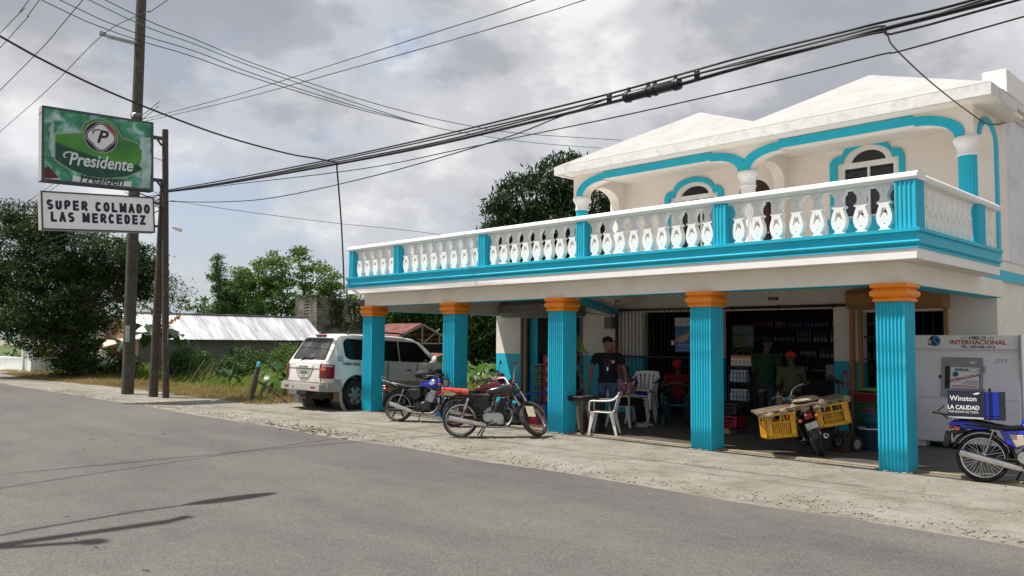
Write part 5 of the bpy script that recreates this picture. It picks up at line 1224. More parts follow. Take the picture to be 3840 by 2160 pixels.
    q = MB(); q.tube([(0.44,0.08,0.20),(0.36,0.24,0.035)],0.012,6); q.bar((0.33,0.24,0.03),(0.39,0.25,0.03),0.03,0.012); q.build('kickstand', DARKIRON, t)
    if g('centre'):
        q = MB()
        for s in (-1,1): q.tube([(0.40,s*0.06,0.20),(0.30,s*0.10,0.04)],0.012,6)
        q.tube([(0.30,-0.10,0.04),(0.30,0.10,0.04)],0.012,6); q.build('centre_stand', mat('rusty_iron',(0.16,0.085,0.05),rough=0.9,var=0.3), t)
    q = MB(); q.box(0.02,0.42,0.075,0.11,0.27,0.37); q.build('chain_guard', BLACK, t, bevel=0.015)
    return t, mw(loc, rz, R(-lean))
BLUE = mat('blue_tank_paint', (0.006,0.030,0.42), rough=0.18, var=0.15, coat=0.6); MAROON = mat('maroon_tank_paint', (0.13,0.008,0.014), rough=0.2, var=0.15, coat=0.6)
FLAME = mat('black_tank_flames', (0.012,0.011,0.012), rough=0.25, var=0.3, scale=5, dirt=(0.42,0.03,0.012), dirt_amt=1.0, dscale=5.5, coat=0.4)
REDSEAT = mat('torn_red_seat', (0.52,0.015,0.020), rough=0.45, var=0.1, scale=5, dirt=(0.48,0.36,0.22), dirt_amt=0.9, dscale=4.5)
FOAM = mat('exposed_seat_foam', (0.42,0.33,0.21), rough=0.95, var=0.2); REDPT = mat('red_wheel_paint', (0.36,0.02,0.035), rough=0.4, var=0.15); FORKP = mat('pinkish_bar', (0.50,0.22,0.22), rough=0.3, metal=0.5)
m1, M1 = moto((-9.93,-0.93,0), (0.86,0.51), 9, 'blue motorcycle with six spoke alloy wheels and a black bag on its tank', dict(tank=BLUE, alloy=True, rim=ALU, spoke=DARKIRON, steer=-24, rack=True, engine=ENGB, cyl=ALU, cover=ENGB, muffm=CHROME, pipe=mat('brown_heated_pipe',(0.20,0.16,0.13),rough=0.4,metal=0.7), muff=(0.38,-0.13,0.20,0.36), frame=DARKIRON, mirror=False, ffm=BLUE, bar=0.13, decal=[([(0.45,0.80),(0.75,0.86),(0.80,0.80),(0.55,0.75)],0)], decalm=mat('silver_decal',(0.42,0.45,0.50),rough=0.3), tyre=GREYR))
m2, M2 = moto((-6.78,-1.86,0), (0.656,0.755), 7, 'old black and red motorcycle with torn red seat, no headlight and front wheel turned', dict(wb=1.26, tank=FLAME, rim=CHROME, hub=REDPT, spoke=REDPT, steer=48, seatm=SEATB, pan=mat('rusty_pan',(0.12,0.09,0.06),rough=0.9), lamp=False, signals=False, tail=False, engine=ALU, cyl=ENGB, cover=ALU, muffm=CHROME, muff=(0.44,-0.20,0.20,0.33), shroud=True, frame=DARKIRON, fork=DARKIRON, barm=FORKP, bar=0.26, ffm=CHROME, ff0=35, ff1=110, rf0=70, rf1=120, rfm=mat('rusty_fender',(0.13,0.10,0.07),rough=0.8,var=0.3), centre=True, tyre=GREYR))
m2.scale = (1.07,1.07,1.07); M2 = M2 @ Matrix.Scale(1.07,4)
# torn red tail of the seat with foam showing, and a bent plate on the front fender
q = MB(); q.grid(lambda u, v: (-0.33+0.46*u, 0.135*(1-0.45*(1-u)**2)*math.copysign(abs(math.cos(2*PI*v))**0.5,math.cos(2*PI*v)), 0.835-0.03*u-0.05+0.07*math.copysign(abs(math.sin(2*PI*v))**0.6,math.sin(2*PI*v))), 10, 16); q.f.append(tuple(range(16))); q.m.append(0)
q.build('torn_seat_cover', REDSEAT, m2, smooth=50)
q = MB(); q.prism([(-0.31,-0.11,0.79),(-0.27,-0.11,0.72),(-0.16,-0.12,0.70),(-0.05,-0.12,0.735),(0.06,-0.125,0.72),(0.10,-0.12,0.745),(-0.1,-0.12,0.76)],(0,0.22,0)); q.build('seat_foam', FOAM, m2)
q = MB(); q.box(-0.01,0.0,-0.075,0.075,-0.10,0.10); o = q.build('number_plate', mat('cream_plate',(0.55,0.49,0.36),rough=0.6), m2); o.matrix_local = Matrix.Translation((1.20,-0.16,0.44)) @ Matrix.Rotation(R(-60),4,'Z') @ Matrix.Rotation(R(-28),4,'Y')
m3, M3 = moto((-8.25,-0.72,0), (0.50,0.87), 8, 'maroon motorcycle parked behind the torn red seat one, its tank and black seat showing above', dict(tank=MAROON, alloy=True, rim=ALU, spoke=DARKIRON, steer=20, rack=False, engine=ENGB, ffm=MAROON, bar=0.19, barm=DARKIRON, mirror=True))
m4, M4 = moto((-1.17,0.72,0), (-0.60,0.80), 21, 'dusty delivery motorcycle seen from behind, loaded with a plank and two yellow crates', dict(tank=mat('dull_black_tank',(0.03,0.025,0.022),rough=0.5), rim=STEEL, steer=10, engine=ENGB, bar=0.16, mirror=True, muff=(0.40,-0.10,0.20,0.30), tyre=RUBBER))
m5, M5 = moto((1.30,0.06,0), (0.97,0.24), 6, 'blue motorcycle cut off by the right edge, black and blue box behind its seat', dict(tank=BLUE, rim=CHROME, spoke=CHROME, steer=0, engine=ALU, cyl=ENGB, cover=ALU, muff=(0.46,-0.26,0.19,0.36), rfm=BLACK, rf0=62, rf1=160, side=BLUE, bar=0.13, decal=[([(0.05,0.76),(0.5,0.80),(0.9,0.84),(0.9,0.815),(0.5,0.775),(0.05,0.735)],0)], tail=True))
q = MB(); q.prism([(0.30,-0.12,0.62),(0.46,-0.12,0.62),(0.48,-0.12,0.50),(0.38,-0.12,0.46)],(0,-0.02,0)); q.build('oil_tank', mat('beige_plastic',(0.48,0.40,0.30),rough=0.5), m5, bevel=0.015)

def at_bike(Mb, name, label, cat, L_=Matrix.Identity(4), group=None):
    t = thing(name, (0,0,0), label, cat, group); t.matrix_world = Mb @ L_; return t
# soft black bag over the tank of the blue motorcycle
m1.scale = (1.08,1.05,1.05); M1 = M1 @ Matrix.Diagonal((1.08,1.05,1.05,1))
bg_ = at_bike(M1, 'shoulder_bag', 'bulky black cloth bag strapped over the tank of the blue motorcycle', 'bag')
BAGM = mat('black_nylon', (0.022,0.017,0.020), rough=0.7, var=0.3, scale=10, bump=0.5, bscale=18)
def lump(c, r, seed, amp=0.22, n=18):
    q = MB(); q.ball((0,0,0),1,n=n); q.v = [tuple(Vector(c)+Vector((x*r[0],y*r[1],z*r[2]))*(1+amp*mnoise.noise((x*1.6+seed,y*1.6,z*1.6)))) for x,y,z in q.v]; return q
lump((0.52,-0.02,0.985),(0.22,0.16,0.105),2.0).build('bag', BAGM, bg_, smooth=80)
q = lump((0.80,-0.02,1.06),(0.08,0.15,0.05),6.0); q.build('rain_cover', BAGM, bg_, smooth=80)
q = MB(); q.tube([(0.42,-0.14,0.95),(0.60,-0.10,1.08),(0.80,0.0,1.07),(0.74,0.13,1.0)],0.013,5); q.tube([(0.78,-0.15,0.99),(0.80,-0.155,0.8),(0.84,-0.15,0.72)],0.010,5); q.build('strap', BLACK, bg_)
# wrapped black bundle on the maroon one
bn = at_bike(M3, 'wrapped_jacket', 'small black and red bundle wrapped round the handlebar of the maroon motorcycle', 'bundle')
q = lump((0.95,-0.02,1.0),(0.12,0.10,0.13),4.0); q.build('cloth', BAGM, bn, smooth=80)
q = lump((1.0,0.02,0.90),(0.10,0.09,0.08),9.0); q.build('red_cloth', mat('red_cloth',(0.25,0.012,0.02),rough=0.8), bn, smooth=80); MB().box(0.84,1.06,-0.125,0.09,1.0,1.025).build('band', WPLASTIC, bn)
# delivery box
bx = at_bike(M5, 'delivery_box', 'black and blue plastic delivery box with white lettering behind the seat of the right motorcycle', 'box')
BOXB = mat('blue_box_plastic', (0.010,0.028,0.34), rough=0.35, var=0.12, scale=4)
q = MB(); q.box(-0.36,0.27,-0.22,0.22,0.80,0.83); q.box(-0.36,0.27,-0.22,-0.19,0.83,1.15); q.box(-0.36,0.27,0.19,0.22,0.83,1.17); q.box(0.24,0.27,-0.19,0.19,0.83,1.15); q.box(-0.36,-0.33,-0.19,0.19,0.83,1.17); q.build('tub', BOXB, bx, bevel=0.012)
q = MB(); q.box(-0.37,0.0,-0.236,-0.222,0.79,1.15,0); q.box(-0.376,-0.362,-0.22,0.22,0.79,1.15,0); q.box(0.0,0.045,-0.234,-0.222,0.80,1.15,0); q.box(-0.37,0.03,-0.240,-0.237,0.79,0.812,1); q.box(0.20,0.276,-0.235,-0.222,0.80,1.15,0)
Mf = frame((-0.195,-0.2375,1.045),(1,0,0),(0,0,1)); q.text('Winston',0.092,Mf,2,bold=0.001,sx=0.95); q.text('LA CALIDAD',0.075,frame((-0.195,-0.2375,0.93),(1,0,0),(0,0,1)),2,bold=0.002,sx=0.85); q.text('POR ENCIMA DE TODO',0.042,frame((-0.195,-0.2375,0.873),(1,0,0),(0,0,1)),2,sx=0.75)
q.prism([(-0.09,-0.2375,1.11),(-0.03,-0.2375,1.13),(0.0,-0.2375,1.12),(-0.05,-0.2375,1.10)],(0,-0.002,0),2)
q.build('advert_panel',[mat('navy_box_panel',(0.012,0.016,0.035),rough=0.5,var=0.3),mat('box_white_strip',(0.5,0.5,0.5),rough=0.6,var=0.3),WPLASTIC],bx)
q = MB(); q.tube([(0.10,-0.24,0.78),(0.10,-0.235,1.18),(0.10,0,1.20),(0.10,0.235,1.19)],0.012,5); q.tube([(-0.44,0.0,0.95),(-0.50,-0.1,0.88),(-0.38,-0.18,0.78)],0.01,5); q.build('strap', BLACK, bx)
# board and crates on the delivery motorcycle
LT = Matrix.Translation((0,0,0.80)) @ Matrix.Rotation(R(9),4,'X') @ Matrix.Translation((0,0,-0.80))
brd = at_bike(M4, 'load_board', 'rough wooden load board tied across the back of the delivery motorcycle', 'board', LT @ Matrix.Translation((-0.02,0,0.86)) @ Matrix.Rotation(R(3),4,'Z'))
q = MB()
for i, y in enumerate((-0.23,-0.075,0.08,0.235)): q.box(-0.07-0.14+0.07*i+0.0,0.0,0,0,0,0) if False else None
for i in range(3): q.bar((-0.20+0.20*i,-0.66,0.03*i*0.2),(-0.20+0.20*i,0.72,0.006*i),0.17,0.035)
q.bar((-0.16,-0.3,-0.03),(0.22,-0.3,-0.03),0.06,0.04); q.bar((-0.16,0.35,-0.03),(0.22,0.35,-0.03),0.06,0.04)
q.build('planks', WOODOLD, brd)
SACK = mat('sacking', (0.30,0.235,0.16), rough=0.95, var=0.3, scale=14, bump=0.6, bscale=40)
q = MB(); rr = random.Random(11)
for i in range(9):
    y = -0.62+1.3*i/8+rr.uniform(-0.04,0.04); l_ = lump((-0.27+rr.uniform(-0.02,0.03),y,-0.03+rr.uniform(-0.03,0.02)),(0.03,0.075,0.03+rr.uniform(0,0.03)),i*2.3,0.9,12); q.join(l_)
    q.tube([(-0.29,y,0),(-0.31,y+rr.uniform(-0.05,0.05),-0.10),(-0.30,y+rr.uniform(-0.06,0.06),-0.16-rr.uniform(0,0.1))],0.006,4)
q.join(lump((0.05,-0.1,0.06),(0.26,0.22,0.05),3.3,0.3,14)); q.build('sacking', SACK, brd, smooth=70)
def crate(t, m, L_, W_, H_):
    """slatted plastic harvest crate"""
    q = MB(); th = 0.018
    q.box(-L_/2,L_/2,-W_/2,W_/2,0,th)
    for ax_ in (0,1):
        l_, w_ = (L_,W_) if ax_ == 0 else (W_,L_)
        for s in (-1,1):
            def B(a0,a1,z0,z1,d0=0,d1=th):
                if ax_ == 0: q.box(a0,a1,s*(w_/2-d1),s*(w_/2-d0),z0,z1)
                else: q.box(s*(w_/2-d1),s*(w_/2-d0),a0,a1,z0,z1)
            B(-l_/2,l_/2,H_-0.03,H_,-0.012,th); B(-l_/2,l_/2,0.001,0.045); B(-l_/2,l_/2,H_*0.62,H_*0.62+0.018)
            B(-l_/2,-l_/2+0.035,0,H_); B(l_/2-0.035,l_/2,0,H_); B(-l_/4-0.06,-l_/4-0.03,0,H_) ; B(l_/4+0.03,l_/4+0.06,0,H_); B(-0.012,0.012,0,H_)
            B(-l_/2+0.02,-l_/4-0.03,0.045,H_-0.03,0.004,0.010); B(l_/4+0.03,l_/2-0.02,0.045,H_-0.03,0.004,0.010)
            for k in range(9):
                a = -l_/4+ (l_/2)*k/8; B(a-0.006,a+0.006,0.04,H_*0.62)
            B(-l_/4,l_/4,H_*0.32,H_*0.32+0.014)
    return q.build('crate', m, t)
YEL = mat('yellow_crate_plastic', (0.72,0.36,0.015), rough=0.45, var=0.12, dirt=(0.36,0.20,0.05), dirt_amt=0.5, dscale=5)
cr = at_bike(M4, 'yellow_crate', 'yellow slatted crate hung on the road side of the load board', 'crate', LT @ Matrix.Translation((-0.10,0.44,0.44)) @ Matrix.Rotation(R(8),4,'Z') @ Matrix.Rotation(R(6),4,'X'), 'crates on the delivery motorcycle'); crate(cr, YEL, 0.40, 0.46, 0.38)
cr = at_bike(M4, 'yellow_crate', 'yellow slatted crate on the far end of the board, by the green tubs', 'crate', LT @ Matrix.Translation((-0.02,-0.42,0.47)) @ Matrix.Rotation(R(-6),4,'Z'), 'crates on the delivery motorcycle'); crate(cr, YEL, 0.44, 0.50, 0.34)

q = MB(); q.prism([(-0.40,-0.10,0.72),(-0.30,-0.12,0.78),(0.02,-0.13,0.77),(0.20,-0.12,0.70),(0.05,-0.12,0.66),(-0.22,-0.10,0.66)],(0,0.22,0)); q.build('tail_cowl', BLUE, m5, bevel=0.03)
q = MB(); q.prism([(-0.42,-0.07,0.62),(-0.30,-0.07,0.68),(-0.12,-0.07,0.64),(-0.30,-0.07,0.58),(-0.40,-0.07,0.42),(-0.46,-0.07,0.43)],(0,0.14,0)); q.build('mud_guard', BLACK, m5, bevel=0.02)
q = MB(); q.tube([(0.33,0.03,0.66),(0.31,0.05,0.46),(0.33,0.07,0.33)],0.02,6); q.tube([(-0.34,-0.21,0.83),(-0.56,-0.15,0.86)],0.018,6); q.build('tie_strap', BLACK, m5)
# ------------------------------------------------------------------ things on the porch
def armchair(loc, face, label, m, group=None, parent_only=False):
    rz = math.atan2(face[1], face[0]); t = thing('plastic_armchair', loc, label, 'chair', group, rz=rz)
    q = MB(); q.grid(lambda u, v: (-0.21+0.45*u, (-0.22+0.44*v)*(1-0.10*(1-u)), 0.415+0.02*u-0.018*math.sin(PI*v)*math.sin(PI*u)+(0.0 if u<0.9 else -0.03*(u-0.9)*10)), 8, 8)
    o = q.build('seat', m, t, smooth=60); s_ = o.modifiers.new('s','SOLIDIFY'); s_.thickness = 0.014
    # fanned back with slots, joined to a rolled top rim
    q = MB()
    def backp(u, v):   # u across, v up
        w_ = 0.20+0.07*v; y = (2*u-1)*w_; return (-0.215-0.10*v-0.03*(1-(2*u-1)**2)*-1*0.6-0.045*(1-(2*u-1)**2), y, 0.43+0.36*v+0.02*(1-(2*u-1)**2)*v)
    for k in range(5):
        a, b = k/5+0.03, (k+1)/5-0.03
        V = []
        for i in range(7):
            for uu in (a, b): V.append(backp(uu, i/6*0.86))
        q.add(V, [(2*i,2*i+1,2*i+3,2*i+2) for i in range(6)])
    V = []
    for i in range(15):
        for vv in (0.82,1.0): V.append(backp(i/14, vv))
    q.add(V, [(2*i,2*i+2,2*i+3,2*i+1) for i in range(14)])
    V = []
    for i in range(15):
        for vv in (-0.04,0.07): V.append(backp(i/14, vv))
    q.add(V, [(2*i,2*i+2,2*i+3,2*i+1) for i in range(14)])
    o = q.build('backrest', m, t, smooth=60); s_ = o.modifiers.new('s','SOLIDIFY'); s_.thickness = 0.014
    for s in (-1,1):
        P = smoothpath([(-0.30,s*0.255,0.74),(-0.20,s*0.285,0.655),(0.0,s*0.29,0.635),(0.18,s*0.285,0.635),(0.235,s*0.275,0.60),(0.235,s*0.262,0.43)],4)
        q = MB()
        for a, b in zip(P, P[1:]): q.bar(a - (b-a)*0.06, b + (b-a)*0.06, 0.05, 0.022, up=(0,s*0.2,1) if abs((b-a).normalized().z) < 0.8 else (1,0,0))
        q.build('armrest', m, t, bevel=0.004)
        for x0, x1, nm in ((0.215,0.275,'leg'),(-0.20,-0.29,'leg')):
            q = MB(); y0_, y1_ = s*0.235, s*0.265; wt_, wb_ = 0.075, 0.042
            V = []
            for (x, y, z, w_) in ((x0,y0_,0.43,wt_),(x1,y1_,0.0,wb_)):
                sx = 1 if x0 > 0 else -1
                V += [(x,y,z),(x-sx*w_,y,z),(x-sx*w_,y-s*0.014,z),(x-sx*0.014,y-s*0.014,z),(x-sx*0.014,y-s*w_*0.8,z),(x,y-s*w_*0.8,z)]
            q.add(V, [(i,(i+1)%6,6+(i+1)%6,6+i) for i in range(6)]+[(0,1,2,3,4,5),(6,7,8,9,10,11)]); q.build(nm, m, t)
    return t
CHB = mat('blue_chair_plastic', (0.012,0.045,0.32), rough=0.35, var=0.1)
CHT = mat('teal_chair_plastic', (0.01,0.20,0.19), rough=0.4, var=0.1)
F0z = 0.022
armchair((-7.55,0.98,F0z), (-0.75,-0.66), 'blue plastic armchair behind the old red motorcycle', CHB)
armchair((-5.33,0.50,F0z), (-0.86,-0.50), 'white plastic armchair nearest the kerb, drawn up to the brown table', WPLASTIC, 'white plastic armchairs')
armchair((-6.02,1.95,F0z), (0.90,0.30), 'white plastic armchair with a person in pink sitting on it', WPLASTIC, 'white plastic armchairs')
armchair((-6.52,1.0,F0z), (0.9,0.2), 'white plastic armchair mostly hidden by the middle pillar', WPLASTIC, 'white plastic armchairs')
lv = ['lowest','second','third','fourth','fifth','top']
for i in range(6):
    armchair((-6.14+0.012*i,2.74,F0z+0.062*i), (0.30,-0.95), ('dark blue plastic armchair stacked just under the top white one' if i == 4 else '%s white plastic armchair in the stack by the barred window' % lv[i]), CHB if i == 4 else WPLASTIC, 'stacked armchairs by the barred window')
armchair((-5.54,3.24,F0z), (0.35,-0.94), 'dark green plastic armchair under the man in red', CHT)
# brown table with a bag and dominoes
BROWN = mat('dark_brown_plastic', (0.030,0.020,0.017), rough=0.45, var=0.15)
tb = thing('square_table', (-5.98,0.48,F0z), 'dark brown square table beside the middle pillar', 'table')
q = MB(); q.box(-0.42,0.42,-0.34,0.34,0.665,0.70); q.box(-0.40,0.40,-0.32,0.32,0.60,0.665); q.build('tabletop', BROWN, tb, bevel=0.008)
for x in (-0.38,0.38):
    for y in (-0.29,0.29):
        q = MB(); q.prism([(x-0.035,y-0.035,0.62),(x+0.035,y-0.035,0.62),(x+0.035,y+0.035,0.62),(x-0.035,y+0.035,0.62)],(0,0,-0.62)); q.build('leg', BROWN, tb)
bg2 = lump((0,0,0),(0.20,0.13,0.075),1.2,0.3,14).build('carry_bag', BAGM, None, smooth=80, loc=(-6.08,0.52,0.79)); tag(bg2, 'soft black bag lying on the brown table', 'bag')
nb = thing('magazine', (-5.72,0.42,0.724), 'open coloured magazine on the near edge of the brown table', 'magazine')
q = MB(); q.box(-0.12,0.0,-0.09,0.09,0,0.008,0); q.box(0.002,0.12,-0.09,0.09,0,0.008,1); q.box(-0.10,-0.02,-0.06,0.05,0.008,0.0095,2); q.build('pages',[mat('pink_print',(0.35,0.12,0.16),rough=0.7),mat('pale_print',(0.4,0.36,0.38),rough=0.7),NAVY],nb)

# low stone plinth carrying cartons and bottle packs
STONE = mat('crazy_paving_tile', (0.22,0.20,0.17), rough=0.7, var=0.2, scale=5)
def crazy(m):
    nt = m.node_tree; b = nt.nodes['Principled BSDF']; N = nt.nodes; L = nt.links
    tcn = N.new('ShaderNodeTexCoord'); v = N.new('ShaderNodeTexVoronoi'); v.feature = 'DISTANCE_TO_EDGE'; v.inputs['Scale'].default_value = 7; L.new(tcn.outputs['Object'], v.inputs['Vector'])
    r = N.new('ShaderNodeValToRGB'); r.color_ramp.elements[0].position = 0.02; r.color_ramp.elements[0].color = (0.42,0.40,0.36,1); r.color_ramp.elements[1].position = 0.06; r.color_ramp.elements[1].color = (0.17,0.15,0.125,1)
    L.new(v.outputs['Distance'], r.inputs[0]); L.new(r.outputs[0], b.inputs['Base Color'])
crazy(STONE)
pt = MB().box(-8.75,-6.95,1.85,2.45,0.023,0.36).build('display_plinth', STONE); tag(pt, 'low plinth faced with irregular stone under the red cartons', 'plinth')
CART = mat('red_carton_board', (0.30,0.012,0.018), rough=0.6, var=0.12); CARTL = mat('carton_emblem', (0.55,0.40,0.36), rough=0.6)
DROP = [(0.0,0.062)]+[(0.038*math.sin(R(a))*(1 if a<180 else 1), -0.012-0.038*math.cos(R(a))) for a in range(40,321,20)][::-1]
def carton(x, z, label):
    t = thing('drink_carton', (x,1.90,z), label, 'carton', 'red drink cartons stacked on the stone plinth', rz=rnd.uniform(-0.04,0.04))
    MB().box(0,0.30,0,0.36,0.0,0.218).build('box', CART, t, bevel=0.006)
    q = MB(); Mx = frame((0.13,-0.0015,0.11),(1,0,0),(0,0,1)); q.fill([DROP],0.002,Mx,0); q.box(-0.028,0.028,-0.015,0.0,0.0012,0.002,1,Mx); q.build('emblem',[CARTL,CART],t)
for k, nm in enumerate(('lowest','second lowest','middle','second highest','topmost')):
    carton(-8.26, 0.361+0.222*k, '%s red carton of the left carton stack on the plinth' % nm)
for k, nm in enumerate(('lowest','second','third','highest')):
    carton(-7.93, 0.361+0.222*k, '%s red carton of the stack half hidden by the middle pillar' % nm)
GLG = mat('green_bottle_glass', (0.015,0.085,0.045), rough=0.15, var=0.2, spec=0.6); CAPW = mat('white_bottle_cap', (0.45,0.47,0.45), rough=0.4)
def bottle_mesh(h=0.2, r=0.03, m1=None):
    q = MB(); q.lathe([(0,0),(r,0),(r*1.02,h*0.1),(r,h*0.55),(r*0.75,h*0.7),(r*0.42,h*0.82),(r*0.40,h*0.93),(r*0.46,h*0.94),(r*0.46,h),(0,h)],8)
    return q
def pack(x, y, z, nx, ny, h, r, mats, label, group):
    q = MB(); b = bottle_mesh(h, r); capz = h*0.9
    for i in range(nx):
        for j in range(ny):
            Mx = Matrix.Translation((x+i*2.1*r, y+j*2.1*r, z)); q.join(b, Mx); q.cyl(Mx @ Vector((0,0,capz)), Mx @ Vector((0,0,h+0.004)), r*0.55, n=8, mi=1)
    o = q.build('bottle_pack', mats, None, smooth=40); return tag(o, label, 'bottle pack', group)
for k, nm in enumerate(('bottom','second','third','fourth','fifth','top')):
    pack(-8.53, 1.94, 0.361+0.148*k, 4, 3, 0.145, 0.029, [GLG,CAPW], '%s layer of green bottles beside the red cartons' % nm, 'layers of green bottles beside the cartons')
lt = thing('grocery_bundle', (-8.10,1.98,1.475), 'green and white grocery bundle lying on the topmost red carton', 'groceries')
lump((0,0.05,0.05),(0.13,0.09,0.06),3.0,0.3,12).build('green_bag', mat('dark_green_bag',(0.02,0.09,0.035),rough=0.5), lt, smooth=70)
q = MB(); q.box(0.10,0.30,0.02,0.06,0.22,0.30,0); q.box(0.15,0.19,0.02,0.06,0.0,0.22,0); q.box(0.19,0.32,0.03,0.05,-0.1,0.22,1); q.build('bracket',[WPLASTIC,CART],lt)

# brooms and rakes standing in front of the pier
bk = thing('paint_bucket', (-8.30,3.75,F0z), 'grey bucket holding rakes and brooms against the wall', 'bucket')
q = MB(); q.lathe([(0,0),(0.15,0),(0.17,0.34),(0.18,0.34),(0.18,0.36),(0.16,0.36),(0.145,0.02),(0,0.02)],18); q.build('pail', mat('grey_bucket',(0.20,0.19,0.17),rough=0.7), bk, smooth=40)
HAND = mat('broom_handle_wood', (0.42,0.28,0.15), rough=0.7, var=0.2)
def rake(foot, head, spread, m, label, twist=0.0, fd=None):
    t = thing('garden_rake', foot, label, 'rake', 'rakes standing in the bucket'); f = Vector((0,0,0)); h = Vector(head)-Vector(foot); MB().tube([f,h],0.012,6).build('handle', HAND, t)
    q = MB(); d = Vector(fd).normalized() if fd else h.normalized(); a = d.cross(Vector((0,1,0))).normalized(); 
    n = 17; rad = 0.46
    for i in range(n):
        th = -spread+2*spread*i/(n-1); v = d*math.cos(th)+a*math.sin(th); q.bar(h-d*0.05, h+v*rad, 0.013, 0.005); q.bar(h+v*rad, h+v*(rad+0.03)+Vector((0,-0.03,-0.02)),0.013,0.005)
    for rr_ in (0.12,0.22):
        P = [h+(d*math.cos(-spread+2*spread*i/10)+a*math.sin(-spread+2*spread*i/10))*rr_ for i in range(11)]
        for p, p2 in zip(P,P[1:]): q.bar(p,p2,0.016,0.008)
    q.bar(h-d*0.12,h,0.04,0.04); q.build('rake_head', m, t)
RKR = mat('red_rake_plastic',(0.50,0.03,0.03),rough=0.45); RKG = mat('lime_rake_plastic',(0.22,0.42,0.04),rough=0.45); BRB = mat('blue_brush_plastic',(0.06,0.16,0.28),rough=0.55,var=0.3,scale=30)
rake((-8.33,3.72,0.1),(-8.72,3.55,1.46),0.75,RKR,'red fan rake at the left of the bunch behind the man in black',0.1,(-0.9,-0.1,0.30))
rake((-8.30,3.74,0.1),(-8.42,3.55,1.54),0.6,RKG,'lime green fan rake in the middle of the bunch',0.3,(-0.75,-0.1,0.5))
rake((-8.28,3.74,0.1),(-7.68,3.62,1.47),0.8,RKR,'red fan rake at the right, its tines spread over the bars',0.0,(0.85,-0.1,0.25))
rake((-8.26,3.77,0.1),(-7.62,3.70,1.20),0.6,RKR,'lower red fan rake by the barred window',0.2,(0.9,-0.1,-0.15))
def broom(foot, head, label, m):
    t = thing('push_broom', foot, label, 'broom', 'brooms behind the man in black'); h = Vector(head)-Vector(foot); MB().tube([(0,0,0),h],0.012,6).build('handle', HAND, t)
    d = h.normalized(); q = MB(); q.bar(h+Vector((-0.16,0,0.0)),h+Vector((0.16,0.02,-0.03)),0.06,0.05,0); q.bar(h+d*0.06+Vector((-0.17,0,0.0)),h+d*0.06+Vector((0.17,0.02,-0.03)),0.075,0.09,1); q.build('brush_head',[m,BRB],t)
broom((-8.36,3.70,0.1),(-8.68,3.55,1.13),'pale blue broom head low at the left of the rakes',BRB)
broom((-8.25,3.72,0.1),(-7.72,3.62,0.95),'pale blue broom head low at the right of the rakes',BRB)
# broom by the second pillar
bw = thing('floor_broom', (-10.05,0.42,0.0), 'blue bristled broom resting on the ground by the second pillar', 'broom')
q = MB(); 
rr = random.Random(4)
for i in range(90):
    a = rr.uniform(-0.19,0.19); q.bar((a*0.75,rr.uniform(-0.035,0.035),0.16),(a,rr.uniform(-0.06,0.06),0.015),0.012,0.012)
q.box(-0.15,0.15,-0.035,0.035,0.15,0.19); q.build('brush', mat('blue_bristles',(0.03,0.14,0.30),rough=0.7,var=0.4,scale=40), bw); MB().tube([(0.0,0,0.18),(0.30,0.10,0.75),(0.55,0.18,1.25)],0.012,6).build('handle', HAND, bw)

# poster on the bars
ps = thing('wall_poster', (-6.07,4.50,1.97), 'tall blue poster showing a hand holding green notes, hung on the bars', 'poster')
Mx = frame((0,0,0),(1,0,0),(0,0,1)); q = MB(); q.box(-0.38,0.38,-0.42,0.38,-0.006,0,0,Mx); q.box(-0.38,0.38,0.18,0.38,0.0005,0.002,1,Mx)
q.fill([[(-0.38,0.16)]+[(-0.38+0.76*t, 0.16+0.02*math.sin(t*PI)) for t in (0,0.25,0.5,0.75,1.0)]+[(0.38,0.18),(-0.38,0.18)]],0.001,Mx @ at_(0,0,0.003),4)
q.fill([[(-0.38,-0.17),(-0.30,-0.08),(-0.18,-0.03),(-0.06,0.0),(0.02,0.03),(0.06,-0.01),(-0.02,-0.06),(0.02,-0.10),(-0.04,-0.13),(-0.10,-0.17),(-0.24,-0.20)]],0.001,Mx @ at_(0,0,0.003),2)
q.fill([[(-0.10,-0.02),(0.02,0.11),(0.26,0.05),(0.22,-0.06),(0.04,-0.08)]],0.001,Mx @ at_(0,0,0.0024),3); q.fill([[(-0.02,0.03),(0.04,0.14),(0.30,0.10),(0.26,0.0)]],0.001,Mx @ at_(0,0,0.0018),5)
q.text('Banco',0.06,Mx @ at_(-0.10,0.30,0.0025),4) if False else None
q.lathe([(0.022,0),(0.032,0),(0.032,0.001),(0.022,0.001)],10,Mx @ at_(0.0,0.29,0.0025),4,0,PI); q.box(-0.03,-0.022,0.26,0.29,0.0025,0.0035,4,Mx); q.box(0.022,0.03,0.26,0.29,0.0025,0.0035,4,Mx)
for k in range(3): q.box(-0.30,0.10,-0.25-0.03*k,-0.24-0.03*k,0.0005,0.0015,1,Mx)
for k in range(2): q.box(-0.34,0.34,-0.36-0.025*k,-0.352-0.025*k,0.0005,0.0015,1,Mx)
q.build('sheet',[mat('blue_poster_print',(0.012,0.12,0.33),rough=0.4,var=0.35,scale=2),mat('poster_white',(0.42,0.45,0.47),rough=0.5),mat('poster_hand',(0.50,0.28,0.16),rough=0.5,var=0.2),mat('poster_green',(0.13,0.26,0.04),rough=0.5,var=0.3),NAVY,mat('poster_pale_green',(0.22,0.36,0.26),rough=0.5)],ps)
q = MB(); q.box(-0.04,0.04,-0.01,0,-0.05,0.05); o = q.build('price_card', WPLASTIC, None, loc=(-6.52,4.52,1.76)); tag(o, 'small white card tied to the bars left of the blue poster', 'card')
q = MB(); q.box(0,0.24,-0.012,0,-0.03,0.035,0); q.text('ABIERTO',0.05,frame((0.12,-0.014,0.0),(1,0,0),(0,0,1)),1,sx=0.8) if False else None
